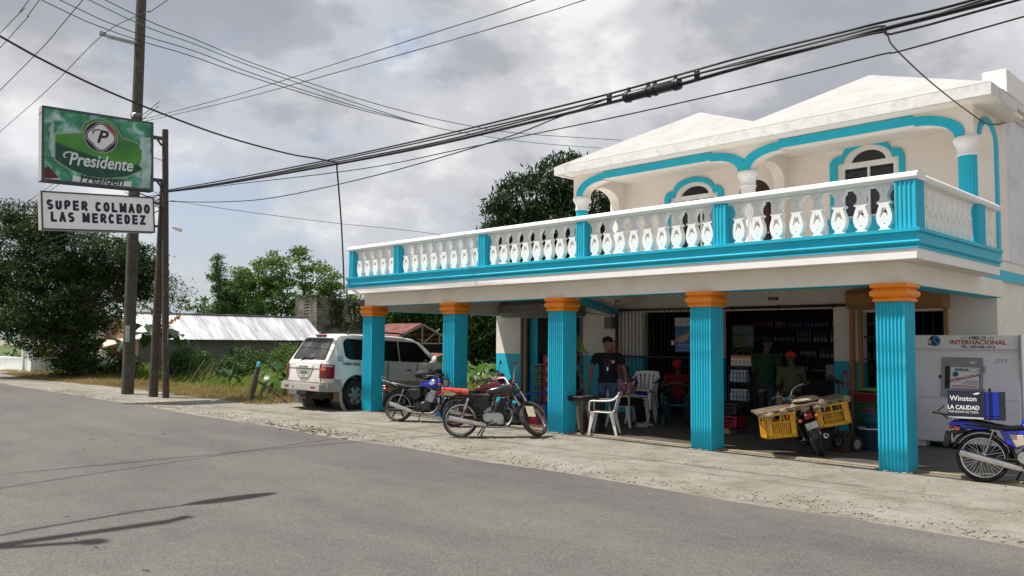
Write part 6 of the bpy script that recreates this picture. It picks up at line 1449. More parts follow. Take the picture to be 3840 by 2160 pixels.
q.box(0.02,0.19,-0.014,-0.0121,-0.012,0.016,1); o = q.build('wall_plaque', [mat('dark_red_plaque',(0.10,0.012,0.010),rough=0.5),mat('plaque_cream',(0.35,0.26,0.20),rough=0.6)], None, loc=(-4.16,4.685,2.73)); tag(o, 'small dark red plaque high on the wall over the shop opening', 'plaque')

# rack of water bottles and crates at the opening
rk = thing('sack_truck_rack', (-3.70,2.80,F0z), 'tall black hoop backed rack of bottled water just right of the fourth pillar', 'rack')
q = MB(); q.tube(smoothpath([(-0.21,0.05,0.0),(-0.21,0.05,1.35),(-0.19,0.05,1.52),(-0.10,0.05,1.60),(0.0,0.05,1.61),(0.10,0.05,1.60),(0.19,0.05,1.52),(0.21,0.05,1.35),(0.21,0.05,0.0)],4),0.014,8)
for z in (0.64,1.0,1.30): q.box(-0.21,0.21,-0.20,0.06,z-0.025,z-0.012)
for z in (0.70,1.07): q.tube([(-0.21,-0.20,z),(0.21,-0.20,z)],0.006,5)
for x in (-0.20,0.20): q.tube([(x,-0.20,0.5),(x,-0.20,1.30)],0.008,5)
q.build('rack_frame', DARKIRON, rk)
PET = mat('clear_water_bottle', (0.26,0.30,0.36), rough=0.12, var=0.15, spec=0.7); PCAP = mat('pale_cap', (0.55,0.58,0.62), rough=0.4)
WB_ = 'bottled water on the black rack'
for z, h, lb in ((1.01,0.22,'upper shelf row of clear water bottles on the rack'),(0.65,0.21,'lower shelf row of clear water bottles on the rack')):
    pack(-3.87, 2.66, z, 5, 2, h, 0.036, [PET,PCAP], lb, WB_)
MILK = mat('white_orange_carton', (0.52,0.47,0.42), rough=0.5, var=0.05); ORC = mat('orange_carton_top', (0.42,0.13,0.05), rough=0.5)
for i in range(7):
    t = thing('juice_carton', (-3.93+0.082*i,2.74,1.32), '%s white and orange juice carton from the left on the rack top' % ('first','second','third','fourth','fifth','sixth','seventh')[i], 'carton', 'juice cartons on top of the rack')
    q = MB(); q.box(0,0.075,0,0.07,0,0.16,0); q.box(-0.0008,0.0758,-0.0008,0.0708,0.15,0.20,1); q.box(0.02,0.055,-0.001,0.0,0.05,0.11,1); q.build('box',[MILK,ORC],t)
RCR = mat('red_crate_plastic', (0.30,0.015,0.045), rough=0.5, var=0.15); BCR = mat('black_crate_plastic', (0.02,0.022,0.024), rough=0.5)
def bcrate(loc, m, label, H_=0.24):
    t = thing('bottle_crate', loc, label, 'crate', 'bottle crates stacked under the rack'); crate(t, m, 0.50, 0.36, H_); return t
bcrate((-3.85,2.58,0.115), RCR, 'crimson bottle crate at the bottom of the crate pile'); bcrate((-3.85,2.58,0.36), BCR, 'black bottle crate on the crimson one')
fb = thing('egg_tray', (-3.95,2.56,F0z), 'yellow and white flat pack on the floor under the crimson crate', 'pack')
q = MB(); q.box(-0.19,0.17,-0.17,0.17,0.0,0.045,1); q.box(-0.18,0.16,-0.165,0.17,0.045,0.09,0); q.build('pack',[mat('yellow_pack',(0.42,0.32,0.07),rough=0.6,var=0.2,scale=20),mat('pale_green_pack',(0.28,0.36,0.30),rough=0.6,var=0.2,scale=20)],fb)

# hand truck, tubs and bins left of the last pillar
ht = thing('hand_truck', (-1.18,1.62,F0z), 'dark red hand truck with black grips parked by the green bins', 'hand truck', rz=R(-20))
HTR = mat('dark_red_metal',(0.12,0.018,0.015),rough=0.5,var=0.2)
q = MB()
for s in (-1,1): q.tube([(s*0.14,0,0.10),(s*0.14,0.03,1.05),(s*0.13,0.0,1.12)],0.018,8)
for z in (0.25,0.55,0.85): q.tube([(-0.14,0.01,z),(0.14,0.01,z)],0.014,6)
q.tube(smoothpath([(-0.05,0.03,1.0),(-0.05,0.03,1.22),(0,0.03,1.29),(0.05,0.03,1.22),(0.05,0.03,1.0)],4),0.018,8); q.box(-0.18,0.18,-0.24,0.0,0.02,0.035); q.build('frame', HTR, ht, smooth=50)
for s in (-0.13,-0.02):
    q = MB(); q.tube([(s+0.02,0.0,1.08),(s-0.10,-0.10,1.18),(s-0.16,-0.14,1.22)],0.020,8); q.build('grip', BLACK, ht, smooth=50)
for s in (-1,1):
    Mx = Matrix.Translation((s*0.20,0.04,0.125)) @ Matrix.Rotation(PI/2,4,'Y'); q = MB(); q.lathe([(0.075,-0.03),(0.115,-0.03),(0.124,0),(0.115,0.03),(0.075,0.03)],20,Mx,closed_prof=True); w_ = q.build('wheel', RUBBER, ht, smooth=40)
    q = MB(); q.lathe([(0,-0.02),(0.076,-0.02),(0.076,0.02),(0,0.02)],16,Mx); q.lathe([(0.018,-0.028),(0.03,-0.028),(0.03,0.028),(0.018,0.028)],12,Mx); q.build('rim', STEEL, w_, smooth=40)
def tub(loc, r0, r1, h, m, label, group=None, rim=0.02, name='plastic_tub'):
    t = thing(name, loc, label, 'tub', group); q = MB(); q.lathe([(0,0),(r0,0),(r1,h-0.03),(r1+rim,h-0.03),(r1+rim,h),(r1-0.01,h),(r0-0.01,0.012),(0,0.012)],24); q.build('tub', m, t, smooth=40); return t
GRN = mat('dark_green_plastic',(0.008,0.060,0.022),rough=0.45,var=0.1); TUBB = mat('blue_tub_plastic',(0.02,0.12,0.22),rough=0.45,var=0.1); TUBT = mat('teal_tub_plastic',(0.015,0.09,0.10),rough=0.45); NVT = mat('navy_tub_plastic',(0.01,0.03,0.06),rough=0.45)
G_ = 'tubs nested beside the last pillar'
for k in range(5): tub((-1.28,2.62,F0z+0.0+0.075*k), 0.20, 0.26, 0.46, GRN, '%s dark green bin of the nested stack behind the hand truck' % ('lowest','second','third','fourth','top')[k], 'nested dark green bins', name='round_bin')
tub((-1.20,2.60,0.78), 0.24, 0.30, 0.16, mat('brick_red_tub',(0.16,0.02,0.018),rough=0.5), 'shallow brick red basin on top of the green bins', G_)
tub((-1.08,2.62,0.93), 0.20, 0.25, 0.07, mat('lime_basin',(0.10,0.24,0.03),rough=0.5), 'lime green basin resting above the red one', G_)
tub((-0.92,2.05,F0z), 0.20, 0.24, 0.34, NVT, 'wide navy tub on the floor, lowest by the last pillar', G_)
rp = MB(); rp.tube([(0.20*math.cos(a*PI/10),0.20*math.sin(a*PI/10),0.0) for a in range(20)],0.011,6,closed=True); o = rp.build('rope_ring', WPLASTIC, None, smooth=60, loc=(-0.92,2.05,0.375)); tag(o, 'white rope ring lying on the navy tub', 'rope')
for k in range(5): tub((-0.88,2.08,0.36+0.045*k), 0.13, 0.165, 0.15, (TUBT,TUBB,TUBT,TUBB,mat('reddish_tub',(0.14,0.03,0.035),rough=0.5))[k], ('lowest teal','second, blue','third, teal','fourth, blue','topmost, reddish')[k]+' pail of the small nested stack on the navy tub', G_)

# ice merchandiser
ic = thing('ice_freezer', (0,0,0), 'white sloping front ice freezer lettered HIELO INTERNACIONAL at the end of the porch', 'freezer')
IX0, IX1, IY = -0.70, 0.96, 3.28
FRZ = mat('white_enamel_panel', (0.76,0.76,0.80), rough=0.35, var=0.03, dirt=(0.60,0.59,0.60), dirt_amt=0.3, dscale=1.5); FRG = mat('brushed_steel_trim', (0.28,0.28,0.29), rough=0.4, metal=0.5, var=0.1)
q = MB(); pr_ = [(IY,0.12),(IY,0.30),(IY-0.02,0.87),(IY+0.10,1.64),(IY+0.10,1.93),(IY+0.85,1.93),(IY+0.85,0.12)]
q.prism([(IX0,y,z) for y, z in pr_],(IX1-IX0,0,0)); q.build('cabinet', FRZ, ic, bevel=0.01)
slope = (0.77,0.12)   # rise and run of the sloping upper front
def fr(x, z): return frame((x, IY-0.02+0.12*(z-0.87)/0.77, z), (1,0,0), (0,0.12,0.77))
MH = frame((0.13,IY+0.10,1.785),(1,0,0),(0,0,1)); q = MB(); q.box(-0.80,0.80,-0.13,0.135,-0.001,0.012,0,MH)
REDL = mat('red_lettering',(0.40,0.012,0.022),rough=0.5); NVL = mat('navy_lettering',(0.015,0.018,0.12),rough=0.5); SKYB = mat('globe_blue',(0.03,0.20,0.42),rough=0.4); BLKP = mat('black_print',(0.015,0.015,0.02),rough=0.5)
q.text('HIELO',0.075,MH @ at_(0.20,0.095,0.014),2,bold=0.002,sx=1.25); q.text('INTERNACIONAL',0.098,MH @ at_(0.20,0.02,0.014),1,bold=0.0025,sx=1.10); q.text('TEL.: 809-586-2410',0.062,MH @ at_(0.20,-0.055,0.014),3,bold=0.001,sx=1.05)
for sx_ in (-1,1):
    for k in range(2): q.tube([tuple(MH @ Vector((0.20+sx_*(0.16+0.02*j),0.105-0.025*k+0.006*math.sin(j*1.6),0.014))) for j in range(6)],0.003,4,2)
def globe(M_, r, mats0):
    q.lathe([(0,0.004),(r*0.7,0.003),(r,0)],20,M_,mats0)
    q.fill([[(0.1*r,0.5*r),(0.45*r,0.45*r),(0.75*r,0.1*r),(0.55*r,-0.3*r),(0.3*r,-0.1*r)]],0.002,M_ @ at_(0,0,0.006),3); q.fill([[(-0.4*r,-0.2*r),(0.1*r,-0.3*r),(0.2*r,-0.75*r),(-0.3*r,-0.7*r)]],0.002,M_ @ at_(0,0,0.006),3)
    q.fill([[(-1.15*r,-0.6*r),(-1.0*r,0.2*r),(-0.7*r,0.75*r),(-0.2*r,0.85*r),(-0.35*r,0.3*r),(-0.45*r,-0.2*r),(-0.7*r,-0.9*r)]],0.002,M_ @ at_(0,0,0.008),3); q.fill([[(-1.05*r,-0.4*r),(-0.85*r,0.1*r),(-0.6*r,0.1*r),(-0.7*r,-0.6*r)],],0.002,M_ @ at_(0,0,0.0095),5); q.fill([[(-0.95*r,0.25*r),(-0.7*r,0.45*r),(-0.5*r,0.4*r),(-0.65*r,0.2*r)]],0.002,M_ @ at_(0,0,0.0095),1)
globe(MH @ at_(-0.47,0.045,0.013), 0.095, 4)
for rw_ in range(2):
    for k in range(44): q.box(-0.79+0.036*k,-0.79+0.036*k+0.022,-0.118+0.022*rw_,-0.110+0.022*rw_,0.0121,0.0135,3,MH)
q.build('header_panel',[mat('white_header',(0.80,0.79,0.78),rough=0.4,var=0.02),REDL,NVL,BLKP,SKYB,WPLASTIC],ic)
q = MB(); Md = fr(0.10,1.22); q.box(-0.32,0.31,-0.33,0.33,0.0,0.035,0,Md); q.box(-0.26,-0.19,-0.20,0.18,0.035,0.05,1,Md); q.box(-0.36,-0.335,-0.03,0.03,0.0,0.03,1,Md)
for z in (-0.23,0.14): q.box(0.31,0.345,z-0.05,z+0.05,0.0,0.04,0,Md)
dr = q.build('freezer_door',[FRG,BLACK],ic,bevel=0.006)
q = MB(); Ms = Md @ at_(0.045,-0.01,0.037); q.box(-0.225,0.225,-0.185,0.18,0,0.003,3,Ms); q.box(-0.22,0.22,-0.18,0.175,0.003,0.004,0,Ms)
q.text('AGUA',0.065,Ms @ at_(-0.05,0.13,0.005),2,bold=0.003,sx=1.2); q.text('INTERNACIONAL',0.066,Ms @ at_(0.0,-0.005,0.006) @ Matrix.Rotation(R(15),4,'Z'),1,bold=0.002,sx=0.92)
globe(Ms @ at_(-0.14,0.055,0.004),0.045,4)
q.lathe([(0.04,0),(0.046,0),(0.046,0.001),(0.04,0.001)],18,Ms @ at_(0.14,0.13,0.005) @ Matrix.Diagonal((1.5,0.8,1,1)),3)
for k in range(4): q.box(0.02-0.02*k,0.20,-0.055-0.018*k,-0.049-0.018*k,0.004,0.005,2,Ms)
for k in range(2): q.box(-0.19,0.20,-0.14-0.022*k,-0.130-0.022*k,0.004,0.005,1,Ms)
q.box(0.08,0.15,0.24,0.29,-0.002,0.0,5,Ms); q.box(0.09,0.14,0.27,0.285,0.0,0.001,1,Ms)
q.build('door_sticker',[mat('sticker_white',(0.78,0.77,0.78),rough=0.4,var=0.02),REDL,NVL,BLKP,SKYB,WPLASTIC],dr)
q = MB(); q.text('2793',0.10,fr(0.66,1.50) @ at_(0,0,0.004),0,shear=0.2,depth=0.0004); q.build('marker_number', mat('faint_pen',(0.36,0.36,0.40),rough=0.6), ic)
q = MB(); q.box(IX0+0.005,IX1-0.005,IY-0.024,IY-0.018,0.866,0.872); q.build('panel_seam', FRG, ic)
q = MB(); q.box(IX1,IX1+0.012,IY+0.02,IY+0.10,0.15,1.93); q.box(IX1-0.03,IX1+0.001,IY+0.085,IY+0.101,1.0,1.93) ; q.box(IX0-0.012,IX0,IY+0.05,IY+0.12,0.3,1.93); q.build('corner_trim', FRG, ic)
q = MB()
for x in (IX0+0.10,IX1-0.15): MB().box(x-0.08,x+0.08,IY+0.05,IY+0.25,F0z,0.12).build('foot_block', WPLASTIC, ic)
# blue box behind the right-hand motorcycle
tag(MB().box(-0.16,0.16,-0.12,0.12,0,0.22).build('storage_box', BOXB, None, bevel=0.02, loc=(2.15,0.55,F0z)), 'small blue plastic box on the floor at the right edge', 'box')

# dim shelves inside
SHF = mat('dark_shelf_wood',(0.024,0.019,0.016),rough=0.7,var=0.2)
def shelf_unit(x0, x1, y, zs, label):
    t = thing('shop_shelf', ((x0+x1)/2, y, F0z), label, 'shelf'); hw = (x1-x0)/2
    for z in zs: MB().box(-hw,hw,-0.15,0.15,z-0.03,z).build('shelf_board', SHF, t)
    for x in (-hw,hw-0.03): MB().box(x,x+0.03,-0.15,0.15,0,zs[-1]+0.4).build('upright', SHF, t)
    MB().box(-hw,hw,0.155,0.17,0,zs[-1]+0.4).build('back_panel', SHF, t); return t
zs1 = [0.25,0.64,1.02,1.40,1.80,2.15]
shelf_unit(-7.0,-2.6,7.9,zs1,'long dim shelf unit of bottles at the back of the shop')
BC = [mat('dark_rum_bottle',(0.06,0.022,0.010),rough=0.15,spec=0.7),GLG,mat('clear_spirit_bottle',(0.17,0.19,0.21),rough=0.12,spec=0.7),mat('white_label_bottle',(0.20,0.20,0.19),rough=0.4),mat('blue_can',(0.03,0.06,0.20),rough=0.4),mat('red_can',(0.22,0.02,0.02),rough=0.4)]
rr = random.Random(21); BG = 'bottles on the back shelves of the shop'; protos = {}
def bottle(x, y, z, kind, h, r, label):
    key = (kind, round(h,2), round(r,3))
    if key not in protos:
        q = bottle_mesh(h, r); q.cyl((0,0,h*0.25),(0,0,h*0.5),r*1.03,n=8,mi=1); q.cyl((0,0,h*0.93),(0,0,h*1.005),r*0.5,n=6,mi=1); o = q.build('shelf_bottle',[BC[kind],BC[3] if kind != 3 else BC[4]],None,smooth=40); protos[key] = o
    else:
        o = protos[key].copy(); col.objects.link(o)
    o.location = (x,y,z); tag(o, label, 'bottle', BG)
names = ['lowest','second lowest','third','fourth','fifth','top']
for si, z in enumerate(zs1[1:]):
    x = -6.9
    while x < -2.75:
        run = rr.randint(3,7); kind = rr.choice([0,0,1,2,2,3,4,5]); h = rr.choice([0.20,0.26,0.30]); r = rr.choice([0.032,0.04])
        for k in range(run):
            if x > -2.72: break
            bottle(x, 7.82+rr.uniform(-0.02,0.02), z+F0z, kind, h, r, '%s bottle standing on the %s shelf at the back of the dim shop' % (('brown','green','clear','pale','blue','red')[kind], names[si+1])); x += r*2.35
        x += 0.05
bp = thing('product_banner', (-5.82,6.5,1.92), 'dim green and white product banner hanging inside the shop', 'banner')
q = MB(); q.box(-0.29,0.29,0,0.006,-0.27,0.27,0); q.box(-0.29,0.29,-0.002,-0.0005,0.08,0.27,1); q.box(-0.24,0.0,-0.003,-0.0005,-0.12,0.03,2)
for k in range(4): q.box(0.04+0.06*k,0.08+0.06*k,-0.003,-0.0005,-0.2,0.05,3)
q.build('print',[mat('banner_green',(0.14,0.22,0.12),rough=0.5,var=0.4,scale=4),mat('banner_sky',(0.22,0.32,0.36),rough=0.5,var=0.2),mat('banner_lime',(0.25,0.32,0.10),rough=0.5,var=0.4,scale=12),mat('banner_white',(0.4,0.4,0.38),rough=0.5)],bp)
cn = thing('shop_counter', (-4.2,6.1,F0z), 'dark wooden counter with a white box on it inside the shop', 'counter'); MB().box(-1.4,1.4,-0.25,0.25,0,0.92).build('cabinet', SHF, cn); MB().box(-1.45,1.45,-0.3,0.3,0.92,0.96).build('countertop', SHF, cn)
tag(MB().box(-0.12,0.12,-0.1,0.1,0,0.32).build('cardboard_box', mat('pale_box',(0.36,0.36,0.40),rough=0.6), None, loc=(-3.35,6.05,0.985)), 'upright pale box on the shop counter', 'box')
# ------------------------------------------------------------------ people
def remesh(mb, name, m, parent, voxel, smooth=4, label=None):
    o = mb.build(name, m, parent, recalc=True)
    r = o.modifiers.new('r','REMESH'); r.mode = 'VOXEL'; r.voxel_size = voxel; r.use_smooth_shade = True
    if smooth: s = o.modifiers.new('s','SMOOTH'); s.factor = 0.5; s.iterations = smooth
    bpy.context.view_layer.update(); dg = bpy.context.evaluated_depsgraph_get()
    me = bpy.data.meshes.new_from_object(o.evaluated_get(dg)); old = o.data; o.modifiers.clear(); o.data = me; bpy.data.meshes.remove(old)
    return o
def cap(q, p0, p1, r0, r1, n=12):
    q.tube([p0,p1],[r0,r1],n); q.ball(p0,r0,n=n); q.ball(p1,r1,n=n)
def torso(q, P, Nk, lat, g=0.0, z0=0.0, z1=1.0, sx=1.0, belly=0.0, flat=True):
    """loft of ellipses from hips to neck"""
    P = Vector(P); Nk = Vector(Nk); ax = (Nk-P); Lg = ax.length; d = ax.normalized(); l = Vector(lat); l = (l-d*l.dot(d)).normalized(); f = l.cross(d)
    T = [(-0.20,0.155,0.115),(-0.10,0.172,0.13),(0.0,0.170,0.125),(0.2,0.152,0.112+belly),(0.45,0.158,0.115+belly),(0.68,0.178,0.122),(0.84,0.178,0.108),(0.93,0.135,0.085),(1.0,0.070,0.068),(1.06,0.058,0.060)]
    rows = []
    def at(t):
        for a, b in zip(T,T[1:]):
            if t <= b[0]:
                k = (t-a[0])/(b[0]-a[0]); return a[1]+(b[1]-a[1])*k, a[2]+(b[2]-a[2])*k
        return T[-1][1:]
    n = 18; m = 14; V = []
    for i in range(m+1):
        t = z0+(z1-z0)*i/m; w, dp = at(t); c = P+d*(t*Lg)
        for j in range(n):
            a = 2*PI*j/n; V.append(c+l*((w*sx+g)*math.cos(a))+f*((dp*sx+g)*math.sin(a)))
    F = [(i*n+j,i*n+(j+1)%n,(i+1)*n+(j+1)%n,(i+1)*n+j) for i in range(m) for j in range(n)] + [tuple(range(n-1,-1,-1)), tuple(m*n+j for j in range(n))]
    q.add(V,F)
def hand(q, wrist, d, palm_n, side, curl):
    """palm, four unequal bent fingers, thumb from the side of the palm"""
    w = Vector(wrist); d = Vector(d).normalized(); nrm = Vector(palm_n); nrm = (nrm-d*nrm.dot(d)).normalized(); s = d.cross(nrm)*side
    V = frame(w+d*0.045, d, s); q.ball((0,0,0),0.052,0.040,0.018,n=12,M=V)
    for k, (off, ln) in enumerate(((0.028,0.072),(0.010,0.080),(-0.010,0.074),(-0.027,0.058))):
        b = w+d*0.085+s*off; c1 = curl; p1 = b+(d*math.cos(c1*0.5)+nrm*math.sin(c1*0.5))*ln*0.45; p2 = p1+(d*math.cos(c1*1.2)+nrm*math.sin(c1*1.2))*ln*0.32; p3 = p2+(d*math.cos(c1*1.8)+nrm*math.sin(c1*1.8))*ln*0.25
        q.tube([w+d*0.06+s*off*0.9,b,p1,p2,p3],[0.011,0.0105,0.0095,0.009,0.0075],8); q.ball(p3,0.0078,n=8)
    t0 = w+d*0.030+s*0.030; t1 = t0+(d*0.55+s*0.75+nrm*0.25).normalized()*0.035; t2 = t1+(d*0.85+s*0.25+nrm*0.4).normalized()*0.032
    q.tube([w+d*0.022+s*0.012,t0,t1,t2],[0.014,0.014,0.012,0.009],8); q.ball(t2,0.0092,n=8)
def person(loc, rz, label, J, shirt, pants, shoes, skin=SKIN, sleeve=0.55, headyaw=0.0, headpitch=0.0, cap_m=None, hairm=None, sc=1.0, belly=0.0, curl=(0.5,0.5), palms=None, long_sleeve=False, cap_back=False):
    t = thing('person', loc, label, 'person', rz=rz); t.scale = (sc,)*3
    V = {k: Vector(v) for k, v in J.items()}
    lat = (V['sl']-V['sr']).normalized()
    q = MB(); torso(q, V['pelvis'], V['neck'], lat, belly=belly)
    for s in 'lr':
        sh, el, wr = V['s'+s], V['e'+s], V['w'+s]; hp, kn, an = V['h'+s], V['k'+s], V['a'+s]
        cap(q, V['neck']+(sh-V['neck'])*0.45-Vector((0,0,0.03)), sh, 0.060, 0.056); cap(q, sh, el, 0.053, 0.040); cap(q, el, el.lerp(wr,0.35), 0.041, 0.043); cap(q, el.lerp(wr,0.3), wr, 0.043, 0.027)
        d = (wr-el); pn = Vector((palms or {}).get(s, (-0.2, -1 if s == 'l' else 1, 0))); hand(q, wr, d, pn, 1 if s == 'l' else -1, curl[0 if s == 'l' else 1])
        cap(q, hp, kn, 0.086, 0.056); cap(q, kn, kn.lerp(an,0.35), 0.056, 0.056); cap(q, kn.lerp(an,0.3), an, 0.057, 0.036)
        fd = V.get('f'+s, Vector((1,0,0))); cap(q, an+Vector((0,0,-0.045)), an+fd*0.14+Vector((0,0,-0.055)), 0.036, 0.028)
    # head and face
    H = V['head']; MH_ = Matrix.Translation(H) @ Matrix.Rotation(headyaw,4,'Z') @ Matrix.Rotation(headpitch,4,'Y')
    cap(q, V['neck'], MH_ @ Vector((-0.015,0,-0.08)), 0.058, 0.055)
    q.ball((0,0,0.015),0.098,0.077,0.112,n=18,M=MH_); q.ball((0.022,0,-0.055),0.070,0.056,0.066,n=16,M=MH_); q.ball((0.058,0,-0.088),0.030,0.030,0.026,n=10,M=MH_)
    q.ball((0.098,0,-0.012),0.020,0.016,0.030,n=10,M=MH_); q.ball((0.106,0,-0.028),0.014,0.021,0.013,n=10,M=MH_); q.ball((0.086,0,-0.062),0.014,0.026,0.009,n=10,M=MH_); q.ball((0.080,0,0.030),0.016,0.050,0.012,n=10,M=MH_)
    for s in (-1,1): q.ball((-0.005,s*0.078,-0.008),0.020,0.012,0.032,n=10,M=MH_)
    remesh(q, 'body', skin, t, 0.0075, 3)
    e = MB()
    for s in (-1,1): e.ball((0.079,s*0.031,0.006),0.013,0.016,0.009,n=10,mi=0,M=MH_); e.ball((0.0895,s*0.031,0.006),0.0045,0.006,0.006,n=8,mi=1,M=MH_)
    e.build('eyes',[mat('eye_white',(0.45,0.43,0.40),rough=0.3),BLACK],t,smooth=60)
    hm = hairm or mat('black_hair',(0.008,0.007,0.006),rough=0.8)
    hq = MB(); hq.ball((-0.006,0,0.022),0.101,0.081,0.112,n=18,M=MH_); 
    keep = [i for i, v in enumerate(hq.v) if (lambda p: p.z > -0.03+0.75*max(0,p.x+0.02) )(MH_.inverted() @ Vector(v))]
    ks = set(keep); hq.f = [f for f in hq.f if all(i in ks for i in f)]; hq.m = [0]*len(hq.f); hq.build('hair', hm, t, smooth=60)
    if cap_m:
        c = MB(); k = 9; Vv = []
        for i in range(k+1):
            ph = (PI/2)*i/k
            for j in range(20):
                th = 2*PI*j/20; Vv.append(MH_ @ Vector((-0.004+0.107*math.sin(ph)*math.cos(th), 0.088*math.sin(ph)*math.sin(th), 0.042+0.092*math.cos(ph)**0.8+(0.012*math.cos(th) if i == k else 0))))
        c.add(Vv,[(i*20+j,i*20+(j+1)%20,(i+1)*20+(j+1)%20,(i+1)*20+j) for i in range(k) for j in range(20)]+[(lambda: tuple(k*20+j for j in range(20)))()])
        Vb = []
        for i in range(11):
            a = R(-68+136*i/10); Vb += [(0.100*math.cos(a),0.084*math.sin(a),0.050),(0.100*math.cos(a)+0.085*math.cos(a)**1.5 if math.cos(a)>0 else 0.1,0.084*math.sin(a)*1.02,0.040-0.012*math.cos(a))]
        if cap_back: Vb = [(-x,y,z) for x,y,z in Vb]
        c.add([MH_ @ Vector(p) for p in Vb],[(2*i,2*i+1,2*i+3,2*i+2) for i in range(10)])
        o = c.build('cap', cap_m, t, smooth=50); s_ = o.modifiers.new('s','SOLIDIFY'); s_.thickness = 0.006; s_.offset = 1
    # clothes follow the body
    c = MB(); torso(c, V['pelvis'], V['neck'], lat, g=0.016, z0=-0.10, z1=0.985, belly=belly)
    for s in 'lr':
        sh, el, wr = V['s'+s], V['e'+s], V['w'+s]; cap(c, V['neck']+(sh-V['neck'])*0.42-Vector((0,0,0.035)), sh, 0.068, 0.068)
        end = sh.lerp(el, sleeve); c.tube([sh.lerp(el,-0.02), sh.lerp(el,0.2), end],[0.066,0.068,0.062 if not long_sleeve else 0.058],14)
        if long_sleeve: cap(c, sh.lerp(el,0.5), el, 0.060, 0.052); c.tube([el, el.lerp(wr,0.85)],[0.052,0.045],12)
    sh_o = remesh(c, 'shirt', shirt, t, 0.011, 3)
    k = MB(); k.lathe([(0.064,0.0),(0.070,0.012),(0.066,0.030),(0.060,0.030)],16,frame(V['neck']-Vector((0,0,0.005)),lat,(1,0,0)) @ Matrix.Identity(4)) ; k.build('collar', shirt, sh_o, smooth=60)
    b = MB(); torso(b, V['pelvis'], V['neck'], lat, g=0.010, z0=-0.20, z1=0.10)
    for s in 'lr':
        hp, kn, an = V['h'+s], V['k'+s], V['a'+s]; cap(b, hp, kn, 0.096, 0.070); cap(b, V['pelvis']+(hp-V['pelvis'])*0.5-Vector((0,0,0.02)), hp, 0.10, 0.098); b.tube([kn.lerp(hp,0.05), kn.lerp(an,0.4), kn.lerp(an,0.97)],[0.069,0.064,0.056],14); b.ball(kn,0.070,n=12)
    remesh(b, 'trousers', pants, t, 0.011, 3)
    for s in 'lr':
        an = V['a'+s]; fd = V.get('f'+s, Vector((1,0,0))).normalized(); w = MB(); M_ = frame(an+Vector((0,0,-0.085)), fd, Vector((0,0,1)).cross(fd))
        w.ball((0.065,0,0.035),0.145,0.050,0.040,n=16,M=M_); w.ball((0.0,0,0.06),0.055,0.046,0.055,n=12,M=M_); w.box(-0.075,0.20,-0.045,0.045,0.0,0.022,0,M_)
        remesh(w, 'shoe', shoes, t, 0.009, 3)
    return t, MH_, V
def cloth(name, c, **k): return mat(name, c, rough=0.9, var=k.pop('var',0.15), scale=9, bump=0.5, bscale=14, spec=0.15, **k)
JEAN = cloth('blue_denim',(0.045,0.085,0.16),var=0.3); DJEAN = cloth('dark_denim',(0.022,0.030,0.045),var=0.3); BLKC = cloth('black_polo_cloth',(0.010,0.010,0.013)); REDC = cloth('red_shirt_cloth',(0.13,0.008,0.011)); GRC = cloth('dark_green_shirt_cloth',(0.010,0.036,0.020)); OLC = cloth('olive_shirt_cloth',(0.058,0.063,0.032)); PNK = cloth('pink_check_cloth',(0.42,0.22,0.27),var=0.25)
BLKP_ = cloth('black_trouser_cloth',(0.010,0.010,0.012)); REDCAP = cloth('red_cap_cloth',(0.40,0.018,0.022)); BLKCAP = cloth('black_cap_cloth',(0.012,0.012,0.013)); SHB = mat('black_shoe_leather',(0.014,0.013,0.013),rough=0.5); SHG = mat('grey_trainer',(0.30,0.28,0.26),rough=0.8,var=0.2)
SK2 = mat('light_brown_skin',(0.135,0.066,0.040),rough=0.5,var=0.08,scale=12); SK3 = mat('dark_brown_skin',(0.060,0.030,0.020),rough=0.5,var=0.08,scale=12)
def standing(**k):
    J = dict(pelvis=(0,0,0.96), neck=(-0.005,0,1.48), head=(0.02,0,1.655), sl=(-0.01,0.21,1.415), sr=(-0.01,-0.21,1.415), el=(-0.03,0.30,1.12), er=(-0.03,-0.30,1.12), wl=(0.06,0.315,0.87), wr=(0.06,-0.315,0.87),
             hl=(0,0.095,0.90), hr=(0,-0.095,0.90), kl=(0.02,0.115,0.50), kr=(0.02,-0.115,0.50), al=(-0.02,0.13,0.085), ar=(-0.02,-0.13,0.085))
    J.update(k); return J
hd = lambda x, y: math.atan2(y, x)
# man in black at the table
pm, MHm, Vm = person((-5.66,1.02,F0z), hd(0.60,-0.80), 'standing man in black polo and black cap looking to his left behind the brown table', standing(sl=(-0.01,0.225,1.41), sr=(-0.01,-0.225,1.41), er=(-0.02,-0.325,1.13), wr=(0.05,-0.36,0.88), el=(-0.03,0.33,1.13), wl=(0.06,0.345,0.88)), BLKC, JEAN, SHB, skin=SK2, headyaw=R(58), cap_m=BLKCAP, sc=1.035, belly=0.012, curl=(0.6,0.7))
q = MB()
for s in (-1,1): q.tube(smoothpath([(0.02,s*0.075,1.47),(0.085,s*0.070,1.42),(0.128,s*0.045,1.33),(0.143,s*0.012,1.20)],5),0.0022,5)
q.build('neck_chain', mat('gold_chain',(0.35,0.28,0.18),rough=0.3,metal=0.8), pm); q = MB(); q.box(0.138,0.148,-0.014,0.014,1.14,1.205); q.build('pendant', WPLASTIC, pm, bevel=0.004)
q = MB(); q.fill([[(0.03*math.cos(R(a)),0.022*math.sin(R(a))) for a in range(0,360,30)]],0.002,frame((0.150,0.105,1.315),(0,1,0.0),(0,0,1)),0); q.box(0.145,0.147,0.065,0.135,1.280,1.286); q.build('shirt_emblem', mat('pale_emblem',(0.45,0.36,0.40),rough=0.8), pm)
